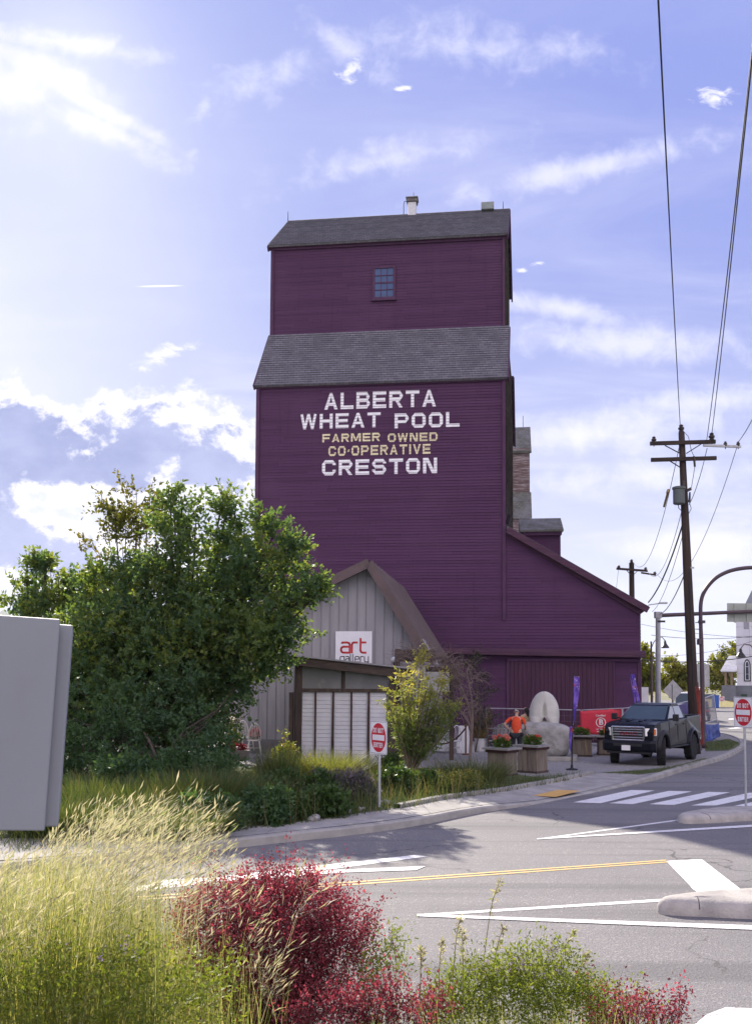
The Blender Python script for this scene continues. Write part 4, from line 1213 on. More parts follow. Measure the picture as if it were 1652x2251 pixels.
b = MB(); b.span((x0i - .2, .1, 0), (x0i - .12, depth_p, ztl)); b.build('side_wall', M_OLDWOOD, por)
b = MB(); b.span((x1i + .06, depth_p - .1, 0), (x1i + .14, depth_p, ztr + .1)); b.build('post', M_OLDWOOD, por)
# leaning sticks by the panels
st = thing('garden_stakes', 'two dark wooden stakes standing in front of the white slats', 'stake', tuple(G(690, 1676, YZ)))
for dx_, h, ln in ((0, .42, -.03), (-.22, .22, .05)):
    b = MB(); b.tube([(dx_, 0, 0), (dx_ + ln, .02, h + .25)], [.022, .012], 6); b.build('stake', M_OLDWOOD, st)

# ---------------- entrance pergola with tangled bare vine, white panels
en = P(905, 1550, 29.6)
EN = Frame((en.x, en.y, YZ), R(-8))
ent = thing('entrance_pergola', 'dark timber entrance pergola beside the porch with white board panels inside', 'pergola', EN.loc, R(-8))
for px in (874, 992):
    x_, z_ = EN.pix(px, 1428, 0)
    b = MB(); b.span((x_ - .07, -.07, 0), (x_ + .07, .07, z_ + (.02 if px == 874 else -.42))); b.build('post', M_OLDWOOD, ent, bevel=.008)
xa, za = EN.pix(868, 1431, 0); xb, zb_ = EN.pix(950, 1431, 0)
b = MB(); b.span((xa, -.11, za - .34), (xb + .1, -.075, za + .04)); b.build('beam', M_OLDBEAM, ent, bevel=.008)
xb2, zb2 = EN.pix(1000, 1470, 0)
b = MB(); b.span((xb - .2, -.10, zb2 - .10), (xb2, -.071, zb2 + .06)); b.build('beam', M_OLDBEAM, ent)
for (pxa, pya, pxb, pyb, y) in ((912, 1463, 933, 1560, .5), (938, 1465, 991, 1520, .45)):
    x0_, z1_ = EN.pix(pxa, pya, y); x1_, z0_ = EN.pix(pxb, pyb, y)
    b = MB(); b.span((x0_, y, z0_), (x1_, y + .03, z1_)); b.build('white_panel', M_WHITE, ent)
x0_, z0_ = EN.pix(880, 1672, .1); x1_, z1_ = EN.pix(888, 1560, .1)
b = MB(); b.span((x0_, .1, .02), (x1_, .2, z1_)); b.build('door_jamb', mat('orange_wood', (.30, .15, .06), (.23, .11, .045), 3, .7, stretch=(3, 3, .4)), ent)
x2_, _ = EN.pix(908, 1600, .2)
b = MB(); b.span((x1_ + .002, .2, .1), (x2_, .24, z1_ - .1)); b.build('glass_door', M_PANE, ent)
# canvas with white swirls on dark, leaning by the entrance
cv = G(972, 1655, YZ)
CVF = Frame((cv.x, cv.y, YZ), R(-8))
can = thing('painted_board', 'grey painted board with white swirling brushwork standing behind the willow shrub', 'artwork', CVF.loc, R(-8))
x0_, zt_ = CVF.pix(948, 1580, 0); x1_, _ = CVF.pix(990, 1580, 0)
b = MB(); b.span((x0_, 0, .45), (x1_, .03, zt_)); b.build('canvas', mat('dark_canvas', (.20, .22, .22), (.30, .31, .31), 6, .8), can)
b = MB(); b.span((x0_, -.005, .06), (x1_, .03, .445)); b.build('lower_panel', M_WHITE, can)
b = MB(); rr = random.Random(5)
for i in range(46):
    x_ = rr.uniform(x0_ + .04, x1_ - .04); z_ = rr.uniform(.5, zt_ - .05); a = rr.uniform(0, 6)
    b.tube([(x_ + .06 * math.cos(a + t), -.006 - .0003 * i, z_ + .06 * math.sin(a + t * 1.3)) for t in (0, .5, 1, 1.5)], .007, 4)
b.build('brushwork', M_WHITE, can)
# ================================================================== signs
M_SIGNBACK = mat('sign_back', (.40, .40, .40), (.33, .33, .33), 5, .5, metal=.3)
M_SIGNRED = mat('sign_red', (.55, .018, .035), (.47, .016, .03), 3, .42)
M_SIGNWHITE = mat('sign_white', (.76, .75, .75), (.71, .70, .70), 3, .42)
def sign_letters(txt, x0, x1, z0, z1, y, t=.24):
    mb = MB(); gap = .30
    wu = sum({' ': .35}.get(c, .30 if c == 'I' else 1.0 if c != 'M' else 1.2) for c in txt) + gap * (len(txt) - 1)
    kx = (x1 - x0) / wu; x = x0; o_ = 0
    for c in txt:
        gw_ = {' ': .35}.get(c, 1.0)
        for pc in glyph(c, gw_, t):
            o_ += 1
            mb.add([(x + p[0] * kx, y - .0006 * (o_ % 5), z0 + p[1] * (z1 - z0)) for p in pc], [tuple(range(len(pc)))])
        x += (gw_ + gap) * kx
    return mb
def make_sign(loc, H, rz, label):
    s_ = thing('do_not_enter_sign', label, 'sign', loc, rz, 'do not enter signs')
    b = MB(); b.tube([(0, .022, -.05), (0, .022, H - .04)], .024, 10); b.build('post', M_GALV, s_)
    c_ = H - .3
    b = MB(); pl = []
    for cx_, cz_, a0 in ((.27, .27, 0), (-.27, .27, 90), (-.27, -.27, 180), (.27, -.27, 270)):
        for i in range(5): a = R(a0 + i * 22.5); pl.append((cx_ + .03 * math.cos(a), c_ + cz_ + .03 * math.sin(a)))
    b.prism(pl, -.004, 0); pt_ = b.build('plate', M_SIGNWHITE, s_)
    b = MB()
    for i in range(len(pl)):
        a, d = pl[i], pl[(i + 1) % len(pl)]
        q = lambda p: (p[0] * .965, c_ + (p[1] - c_) * .965)
        a1, d1 = q(a), q(d); q2 = lambda p: (p[0] * .945, c_ + (p[1] - c_) * .945); a2, d2 = q2(a), q2(d)
        b.add([(a1[0], -.0052, a1[1]), (d1[0], -.0052, d1[1]), (d2[0], -.0052, d2[1]), (a2[0], -.0052, a2[1])], [(0, 1, 2, 3)])
    b.build('border', M_BLACK, pt_)
    b = MB(); b.prism([(.262 * math.cos(2 * math.pi * i / 40), c_ + .262 * math.sin(2 * math.pi * i / 40)) for i in range(40)], -.0068, -.0042); dk = b.build('red_disc', M_SIGNRED, s_)
    b = MB(); b.prism([(-.215, c_ - .05), (.215, c_ - .05), (.215, c_ + .05), (-.215, c_ + .05)], -.0086, -.007); b.build('white_bar', M_SIGNWHITE, s_)
    b = sign_letters('DO NOT', -.18, .18, c_ + .085, c_ + .175, -.009, .25); b.build('lettering', M_SIGNWHITE, s_)
    b = sign_letters('ENTER', -.165, .165, c_ - .18, c_ - .09, -.009, .25); b.build('lettering', M_SIGNWHITE, s_)
    return s_
q = P(831, 1768, 17.2)
sA = make_sign((q.x, q.y, q.z), P(831, 1585, 17.2).z - q.z, R(-60), 'do not enter sign in the planting, before the white slats')
q = G(1636, 1769, .15)
sB = dup(sA, (q.x, q.y, .15), R(-76), 'do not enter sign on the concrete island, right of the truck')
ks = (P(1636, 1532, q.y).z - .15) / (P(831, 1585, 17.2).z - P(831, 1768, 17.2).z)
def stretch_post(root, H0, H1):
    for ch in root.children:
        if ch.name.startswith('post'):
            ch.scale = (1, 1, H1 / H0)
        else: ch.location.z += H1 - H0
H0 = P(831, 1585, 17.2).z - P(831, 1768, 17.2).z; H1 = P(1636, 1532, q.y).z - .15
stretch_post(sB, H0, H1)
q = P(1585, 1541, 110)
sC = dup(sA, (q.x, q.y, 0), R(-25), 'tiny far red sign on a white post on the dry lawn by the church')
# ================================================================== sculpture on boulder
M_MARBLE = mat('carved_stone', (.52, .51, .47), (.42, .415, .385), 2.2, .75, bump=.12, c3=(.34, .32, .28), sc3=1.4, t3=(.6, .82))
M_ROCK = mat('boulder_rock', (.22, .215, .205), (.33, .325, .315), 3.2, .9, bump=.9, bsc=11, c3=(.13, .125, .115), sc3=1.8, t3=(.56, .72))
def lump(name, r_, m_, par, seed, amp=.10, n=40, flat=None, p=2.6, cz=0, freq=1.0):
    """a rounded boxy stone"""
    rr = np.random.default_rng(seed)
    ph = rr.uniform(0, 6, 12); fr = rr.uniform(.8, 4.2, 12) * freq; dr = unit(rr.normal(size=(12, 3)))
    vs = []; fs = []; mrow = n // 2
    for i in range(mrow + 1):
        t = math.pi * i / mrow
        for j in range(n):
            a = 2 * math.pi * j / n
            d = np.array([math.sin(t) * math.cos(a), math.sin(t) * math.sin(a), -math.cos(t)])
            k_ = (np.abs(d) ** p).sum() ** (-1 / p)
            w_ = 1 + amp * sum(math.sin(ph[q_] + fr[q_] * 2 * d.dot(dr[q_])) / (1 + .5 * fr[q_]) for q_ in range(12)) * .6
            v = d * k_ * w_ * np.array(r_)
            vs.append((v[0], v[1], v[2] + cz))
    for i in range(mrow):
        for j in range(n):
            k2 = (j + 1) % n
            fs.append((i * n + j, i * n + k2, (i + 1) * n + k2, (i + 1) * n + j))
    mb = MB(); mb.add(vs, fs)
    return mb.build(name, m_, par, smooth=True)
q = G(1204, 1672, YZ)
BO = Frame((q.x, q.y + .75, YZ), R(-12))
wB = (P(1266, 1640, q.y).x - P(1142, 1640, q.y).x)
bo = thing('boulder', 'rough grey boulder carrying the pale stone torso sculpture', 'boulder', BO.loc, R(-12))
hB = P(1204, 1596, q.y).z - YZ
lump('stone', (wB / 2 * .98, .62, hB / 2), M_ROCK, bo, 8, .09, 48, p=4.2, cz=hB / 2 + .05)
b = MB(); b.box((.18, -.1, .06), (wB * .98, 1.5, .12)); sl_ = b.build('concrete_slab', M_CONC, None, bevel=.015); sl_.location = BO.loc; sl_.rotation_euler = (0, 0, R(-12)); tag(sl_, 'flat pale concrete slab lying under the boulder', 'slab')
sc_ = thing('torso_sculpture', 'smooth pale stone torso sculpture with two rounded legs on the boulder', 'sculpture', (BO.loc.x + .02, BO.loc.y, P(1204, 1598, q.y + .6).z - .02), R(-10))
# smooth body from a radial profile with a parted lower half
hS = P(1204, 1521, q.y + .7).z - P(1204, 1598, q.y + .7).z + .03
wS = (P(1235, 1560, q.y + .7).x - P(1170, 1560, q.y + .7).x) / 2
import bmesh
nx_, nz_ = 49, 60
def sculpt(x, z):
    """half thickness of the body at (x, z); x -1..1, z 0..1"""
    wmax = math.sin(math.pi * min(1, (1 - z) * 1.28 + .0) ** .5 / 2) if z > .22 else 1
    wz = (1 - ((z - .36) / .645) ** 2) ** .5 if z > .36 else 1 - .075 * ((.36 - z) / .36) ** 1.6
    if abs(x) >= wz: return -1
    gap = 0
    if z < .40: gap = .10 + .17 * (1 - z / .40) ** 1.1
    if z < .24 and abs(x) < .25 * (1 - z / .33): return -1
    e = (1 - (x / wz) ** 2)
    t = e ** .5
    cleft = math.exp(-((x / (.10 + .05 * (1 - z))) ** 2)) * (1 / (1 + math.exp((z - .66) * 18)))
    return t * (.62 - .28 * max(0, z - .55)) * (1 - .62 * cleft * (1 if z < .7 else 1))
vs = []; fs = []
grid = {}
NZ, NX = 46, 40
for side in (-1, 1):
    for iz in range(NZ + 1):
        z = iz / NZ
        wz = (max(0, 1 - ((z - .36) / .645) ** 2)) ** .5 if z > .36 else 1 - .075 * ((.36 - z) / .36) ** 1.6
        gp = .27 * (1 - z / .30) ** .8 if z < .30 else 0.0
        for half in (-1, 1):
            for ix in range(NX + 1):
                u = ix / NX
                xx = half * (gp + (wz - gp) * (1 - math.cos(math.pi * u)) / 2 if gp > 0 else wz * math.sin(math.pi / 2 * u))
                c0_, hw = half * (gp + wz) / 2, (wz - gp) / 2
                tleg = max(0, 1 - ((xx - c0_) / max(hw, 1e-4)) ** 2) ** .5
                twhole = max(0, 1 - (xx / max(wz, 1e-4)) ** 2) ** .5
                f = max(0, min(1, (z - .0) / .42)); f = f * f * (3 - 2 * f)
                t = tleg * (1 - f) + twhole * f if gp > 0 else twhole
                if gp == 0:
                    cl = math.exp(-(xx / (.085 + .10 * max(0, .68 - z))) ** 2) / (1 + math.exp((z - .60) * 22))
                    t *= 1 - .55 * cl
                d = t * (.60 - .10 * z)
                grid[(side, iz, half, ix)] = len(vs)
                vs.append((xx * wS, side * d * wS * 1.05 + (0.02 if side > 0 else 0), z * hS))
    for iz in range(NZ):
        for half in (-1, 1):
            for ix in range(NX):
                fs.append((grid[(side, iz, half, ix)], grid[(side, iz, half, ix + 1)], grid[(side, iz + 1, half, ix + 1)], grid[(side, iz + 1, half, ix)]))
b = MB(); b.add(vs, fs)
so = b.build('stone_body', M_MARBLE, sc_, smooth=True)
md = so.modifiers.new('weld', 'WELD'); md.merge_threshold = .004

# ================================================================== planters with geraniums
M_PLANK = mat('weathered_planks', (.23, .19, .15), (.12, .10, .085), 1.6, .9, stretch=(5, 5, .5), bump=.6, c3=(.36, .25, .13), sc3=1.6, t3=(.56, .72))
M_PRIM = mat('planter_rim', (.26, .25, .24), (.19, .18, .175), 3, .85, bump=.4)
M_GERLEAF = leafmat('geranium_leaf', [(.045, .085, .025), (.075, .13, .035), (.10, .15, .04)], .3)
M_PETAL = leafmat('red_petal', [(.55, .02, .03), (.70, .06, .05), (.75, .16, .10)], .35, tcol=(1.2, .6, .5))
M_SALMON = leafmat('salmon_petal', [(.70, .20, .13), (.75, .26, .17), (.62, .12, .09)], .35, tcol=(1.2, .7, .5))
def make_planter(loc, rz, w, h, label, seed, flowers=(M_PETAL,)):
    p = thing('planter_box', label, 'planter', loc, rz, 'wooden planters in the gravel yard')
    b = MB(); rr = random.Random(seed)
    m_ = 6; s2 = w / 2
    for s_ in range(4):
        M4 = Matrix.Rotation(s_ * math.pi / 2, 4, 'Z'); b.M = M4
        for i in range(m_):
            a = -s2 + w * i / m_; e = -s2 + w * (i + 1) / m_
            y = -s2 + rr.uniform(0, .012)
            b.span((a + .004, y, .05), (e - .004, y + .03, h - .12 - rr.uniform(0, .004)))
    b.M = None
    b.span((-s2 + .05, -s2 + .05, .06), (s2 - .05, s2 - .05, h - .10))
    b.build('box', M_PLANK, p)
    b = MB(); b.span((-s2 - .015, -s2 - .015, .0), (s2 + .015, s2 + .015, .06)); b.build('base', M_OLDWOOD, p, bevel=.008)
    b = MB()
    r1, r2 = s2 + .10, s2 - .07
    for s_ in range(4):
        b.M = Matrix.Rotation(s_ * math.pi / 2, 4, 'Z')
        b.add([(-r1, -r1, h - .05), (r1, -r1, h - .05), (r2, -r2, h - .03), (-r2, -r2, h - .03), (-r1, -r1, h), (r1, -r1, h), (r2, -r2, h + .005), (-r2, -r2, h + .005)], [(0, 1, 2, 3), (4, 5, 6, 7), (0, 1, 5, 4), (3, 2, 6, 7)])
    b.M = None
    b.build('rim', M_PRIM, p)
    b = MB(); b.span((-s2 - .03, -s2 - .03, h - .12), (s2 + .03, s2 + .03, h - .052)); b.build('trim_band', mat('dark_red_band', (.07, .03, .03), (.05, .025, .025), 4, .85), p)
    b = MB(); b.span((-r2 + .01, -r2 + .01, h - .052), (r2 - .01, r2 - .01, h - .02)); b.build('soil', M_SOIL, p)
    pts, dr = crown_points([((0, 0, h + .08), (s2 * .75, s2 * .75, .15), 1)], 420, .2)
    pts[:, 2] = np.maximum(pts[:, 2], h - .02)
    leaves('foliage', pts, dr + [0, 0, .4], rng.uniform(.05, .09, len(pts)), M_GERLEAF, p, .9)
    nf = max(4, int(7 * w))
    for i in range(nf):
        a = rr.uniform(0, 6.28); r_ = s2 * .7 * rr.random() ** .5
        c_ = (r_ * math.cos(a), r_ * math.sin(a), h + rr.uniform(.16, .30))
        pt, dd = crown_points([(c_, (.06, .06, .045), 1)], 60, .4)
        leaves('blossom', pt, dd, .035, flowers[i % len(flowers)], p, .9)
    return p
q = G(1108, 1708, YZ); make_planter((q.x, q.y + .42, YZ), R(-38), .56, .72, 'wooden planter with salmon geraniums, nearer the orange-shirted person', 3, (M_SALMON, M_SALMON, M_PETAL))
q = G(1176, 1701, YZ); make_planter((q.x, q.y + .42, YZ), R(-40), .58, .74, 'wooden planter with red geraniums standing right in front of the boulder', 4, (M_PETAL, M_SALMON))
q = G(1284, 1664, YZ); make_planter((q.x, q.y + .45, YZ), R(-12), .66, .70, 'shaded wooden planter with few flowers behind the purple flag pole', 5, (M_PETAL,))
q = G(1330, 1662, YZ); make_planter((q.x + .2, q.y + .6, YZ), R(-8), .62, .66, 'wooden planter half hidden behind the front of the dark truck', 6, (M_PETAL,))

# ================================================================== chairs and yard furniture
def windsor(loc, rz, label, group='white spindle-back chairs', m_=None):
    m_ = m_ or M_WHITE
    c_ = thing('windsor_chair', label, 'chair', loc, rz, group)
    b = MB(); b.prism([(.22 * math.cos(a) * (1.0 if abs(math.sin(a)) < .9 else .95), .20 * math.sin(a)) for a in [2 * math.pi * i / 20 for i in range(20)]], .42, .455, 'z'); b.build('seat', m_, c_, bevel=.01)
    for sx in (-1, 1):
        for sy in (-1, 1):
            b = MB(); b.tube([(sx * .15, sy * .13, .42), (sx * .185, sy * .17, .2), (sx * .21, sy * .20, 0)], [.016, .02, .013], 7); b.build('leg', m_, c_, smooth=True)
    b = MB(); b.tube([(sx_, sy_, .2) for sx_, sy_ in ((-.18, 0), (.18, 0))], .012, 6); b.tube([(-.185, -.17, .21), (-.185, .17, .21)], .011, 6); b.tube([(.185, -.17, .21), (.185, .17, .21)], .011, 6); b.build('stretcher', m_, c_)
    hoop = [(.20 * math.cos(a) * (1 if i_ not in (0, 12) else 1), .16 + .06 * math.sin(a) + .04, .455 + .52 * math.sin(a)) for i_, a in enumerate([math.pi * i / 14 for i in range(15)])]
    hoop[0] = (.19, .17, .455); hoop[-1] = (-.19, .17, .455)
    b = MB(); b.tube(hoop, .014, 7); b.build('back_hoop', m_, c_, smooth=True)
    b = MB()
    for i in range(-3, 4):
        x = i * .045; zt = .455 + .52 * math.sqrt(max(0, 1 - (x * 1.25 / .20) ** 2)); b.tube([(x * .8, .165, .45), (x * 1.25, .2 + .06 * (zt - .455) / .52, zt)], .008, 5)
    b.build('spindles', m_, c_)
    return c_
q = G(996, 1657, YZ); wc = windsor((q.x, q.y, YZ), R(200), 'white spindle-back chair by the rope barrier near the leaning white board')
M_AGED = mat('aged_white', (.74, .71, .66), (.62, .59, .53), 6, .75)
q = G(522, 1672, YZ); wc2 = windsor((q.x + .12, q.y + .9, YZ + .22), R(165), 'aged white spindle-back chair, left behind the flower trough by the tree', m_=M_AGED)
q = G(555, 1672, YZ); wc3 = windsor((q.x, q.y + .35, YZ + .16), R(190), 'aged white spindle-back chair holding pink flowers right of the flower trough', m_=M_AGED)
# trough with dark red flowers, and pink blossom on the right chair
q = G(520, 1680, YZ)
tr = thing('flower_trough', 'low grey trough of dark red flowers between the aged white chairs', 'planter', (q.x, q.y + .1, YZ + .1), R(-6))
b = MB(); b.prism([(-.28, .0), (.28, .0), (.36, .30), (-.36, .30)], -.16, .16, 'y'); b.build('trough', mat('trough_grey', (.20, .18, .165), (.15, .135, .125), 5, .85), tr, bevel=.01)
for x in (-.3, .3):
    b = MB(); b.tube([(x, -.1, 0), (x * 1.1, -.12, -.2)], [.04, .025], 8); b.build('foot', M_AGED, tr)
pt, dd = crown_points([((-.04, 0, .36), (.30, .14, .12), 1)], 380, .3)
leaves('flowers', pt, dd, .07, leafmat('burgundy', [(.10, .012, .03), (.20, .02, .05), (.06, .05, .02)], .3, tcol=(1.5, .6, .6)), tr, .8)
q = G(557, 1640, YZ)
fl = thing('flower_basket', 'basket of pink flowers resting on the right aged white chair', 'flowers', (wc3.location.x, wc3.location.y, YZ + .16 + .456))
b = MB(); b.lathe([(.10, 0), (.14, .09), (.15, .10), (.13, .10), (.10, .02)], 14); b.build('basket', M_OLDWOOD, fl)
pt, dd = crown_points([((.03, 0, .20), (.17, .13, .14), 1)], 260, .3)
leaves('blossom', pt, dd, .06, leafmat('pink_petal', [(.70, .18, .22), (.75, .30, .32), (.10, .14, .04)], .35, tcol=(1.2, .7, .7)), fl, .9)
# orange pot with white roses left of them
q = G(505, 1668, YZ)
pp = thing('terracotta_pot', 'terracotta pot with a pale flowering plant beside the left white chair', 'plant pot', (q.x - .05, q.y + 1.3, YZ + .3), 0)
b = MB(); b.lathe([(.16, 0), (.24, .36), (.27, .36), (.27, .42), (.22, .42), (.20, .36)], 18); b.build('pot', mat('terracotta', (.30, .12, .065), (.23, .095, .055), 5, .8), pp, smooth=False)
pt, dd = crown_points([((0, 0, .62), (.25, .2, .22), 1)], 260, .3)
leaves('foliage', pt, dd, .09, M_GERLEAF, pp, .7)
pt, dd = crown_points([((-.1, -.1, .85), (.10, .1, .14), 1), ((.12, -.1, .95), (.09, .1, .10), 1)], 60, .3)
leaves('blossom', pt, dd, .07, leafmat('cream_petal', [(.70, .62, .50), (.72, .68, .60)], .35, tcol=(1, 1, .8)), pp, .9)
# iron arch trellis against the grey wall
q = G(560, 1650, YZ)
tl = thing('iron_trellis', 'rusty iron arch trellis standing against the grey wall behind the chairs', 'trellis', (q.x + .1, q.y + .9, YZ), R(-8))
b = MB()
for x in (-.28, .28): b.tube([(x, 0, 0), (x, 0, 1.35)], .012, 6)
b.tube([(-.5 + .0, 0, 1.2)] + [(-.28 * 1.7 * math.cos(a), 0, 1.3 + .38 * math.sin(a)) for a in [math.pi * i / 12 for i in range(1, 13)]] + [(.48, 0, 1.1)], .014, 6)
for z in (.5, .85, 1.15): b.tube([(-.28, 0, z), (.28, 0, z)], .009, 5)
b.build('frame', M_RUST, tl)
b = MB(); b.prism([(-.30, 1.50), (-.16, 1.62), (.12, 1.62), (.26, 1.50), (.12, 1.44), (-.12, 1.50)], -.02, .02); b.build('crest', M_RUST, tl)
# rope barrier post
q = G(1023, 1659, YZ)
ro = thing('rope_barrier', 'dark barrier post with a swagged red-brown rope beside the white chair', 'barrier', (q.x, q.y, YZ))
b = MB(); b.lathe([(.14, 0), (.14, .02), (.03, .05), (.026, .92), (.045, .94), (.05, .98), (.03, 1.02), (.0, 1.04)], 14); b.build('post', M_RUST, ro, smooth=False)
x2, _, z2 = (P(945, 1625, q.y - .3) - Vector((q.x, q.y, YZ)))
b = MB(); b.tube([(0 + x2 * t, -.3 * t, .90 + (z2 - .90) * t - 1.25 * t * (1 - t)) for t in [i / 16 for i in range(17)]], .025, 8); b.build('rope', mat('dark_rope', (.055, .018, .028), (.035, .014, .02), 20, .8), ro, smooth=True)
b = MB(); b.tube([(x2, -.3, -.0), (x2, -.3, z2 + .1)], .02, 8); b.build('end_post', M_GALV, ro)
# leaning white A-board
q = G(1022, 1656, YZ)
ab = thing('a_board', 'plain white folding board standing behind the dark barrier post', 'sign board', (q.x + .02, q.y + .35, YZ), R(-20))
for s_, nm in ((1, 'front_panel'), (-1, 'rear_panel')):
    b = MB(); b.add([(-.26, -s_ * .25, .0), (.30, -s_ * .25, .0), (.10, -s_ * .02, .93), (-.20, -s_ * .02, .93)] + [(-.26, -s_ * .23, .0), (.30, -s_ * .23, .0), (.10, 0, .93), (-.20, 0, .93)], [(0, 1, 2, 3), (4, 5, 6, 7), (0, 1, 5, 4), (1, 2, 6, 5), (3, 0, 4, 7)]); b.build(nm, M_WHITE, ab)
# white pot with tall grassy plant
q = G(1056, 1651, YZ)
wp = thing('white_pot', 'white tapered pot holding a tall dry grass plant by the maroon wall', 'plant pot', (q.x, q.y, YZ))
b = MB(); b.lathe([(.165, 0), (.225, .42), (.24, .42), (.24, .45), (.20, .45), (.19, .38)], 20); b.build('pot', M_WHITE, wp, smooth=False)
n_ = 260
bs = np.zeros((n_, 3)); a = rng.uniform(0, 6.28, n_); r_ = .16 * rng.random(n_) ** .5
bs[:, 0] = r_ * np.cos(a); bs[:, 1] = r_ * np.sin(a); bs[:, 2] = .38
tp = bs + np.stack([np.cos(a) * r_ * 2.2 + rng.normal(size=n_) * .12, np.sin(a) * r_ * 2 + rng.normal(size=n_) * .1, rng.uniform(.5, 1.35, n_)], 1)
blades('grass', bs, tp, .016, leafmat('dry_grass', [(.24, .18, .09), (.32, .24, .12), (.14, .15, .06)], .3), wp, .2)
# grey slatted garden chair
q = G(1098, 1652, YZ)
ad = thing('adirondack_chair', 'weathered grey slatted garden chair behind the geranium planters', 'chair', (q.x, q.y + .2, YZ), R(-25))
M_GREYWOOD = mat('grey_wood', (.22, .215, .21), (.16, .155, .15), 3, .88, stretch=(3, 3, .5), bump=.4)
b = MB()
for i in range(5):
    x = -.26 + i * .13; h_ = .98 - .10 * (abs(i - 2) ** 1.5) / 2
    b.bar((x, .12, .3), (x * 1.15, .48, h_), .115, .02, up=(0, 1, 0))
b.build('backrest', M_GREYWOOD, ad)
b = MB()
for i in range(5): b.box((0, -.32 + i * .1, .36 - i * .02), (.56, .085, .02))
b.build('seat', M_GREYWOOD, ad)
for s_ in (-1, 1):
    b = MB(); b.box((s_ * .34, -.08, .55), (.12, .62, .022)); b.build('armrest', M_GREYWOOD, ad)
    b = MB(); b.box((s_ * .31, -.36, .27), (.03, .09, .54)); b.build('leg', M_GREYWOOD, ad)
    b = MB(); b.bar((s_ * .28, -.36, .30), (s_ * .28, .5, .04), .025, .12); b.build('leg', M_GREYWOOD, ad)

# ================================================================== people
M_SKIN = mat('skin', (.42, .26, .19), (.38, .235, .17), 8, .6)
M_ORANGE = mat('orange_cloth', (.62, .075, .028), (.50, .055, .02), 6, .85, bump=.3, bsc=14)
M_TROUSER = mat('dark_cloth', (.025, .027, .034), (.018, .02, .026), 8, .9)
M_GREYHAIR = mat('grey_hair', (.30, .30, .30), (.20, .20, .21), 22, .8, bump=.5)
M_BLACKHAIR = mat('black_hair', (.012, .011, .012), (.022, .02, .02), 22, .6, bump=.4)
M_TAN = mat('tan_cloth', (.45, .33, .19), (.36, .26, .15), 6, .85)
M_GREYCLOTH = mat('grey_cloth', (.12, .12, .14), (.09, .09, .105), 6, .85)
def skin_obj(name, joints, edges, m_, par, sub=2):
    me = bpy.data.meshes.new(name)
    me.from_pydata([j[:3] for j in joints], edges, [])
    o = bpy.data.objects.new(name, me); COL.objects.link(o)
    if par is not None: o.parent = par
    md = o.modifiers.new('skin', 'SKIN'); md.use_smooth_shade = True
    sv = me.skin_vertices[0].data
    for i, j in enumerate(joints):
        sv[i].radius = (j[3], j[3] if len(j) < 5 else j[4]); sv[i].use_root = (i == 0)
    s2 = o.modifiers.new('sub', 'SUBSURF'); s2.levels = s2.render_levels = sub
    me.materials.append(m_)
    return o
def chain(joints, edges, pts, start=None):
    prev = start
    for p in pts:
        joints.append(p)
        if prev is not None: edges.append((prev, len(joints) - 1))
        prev = len(joints) - 1
    return prev
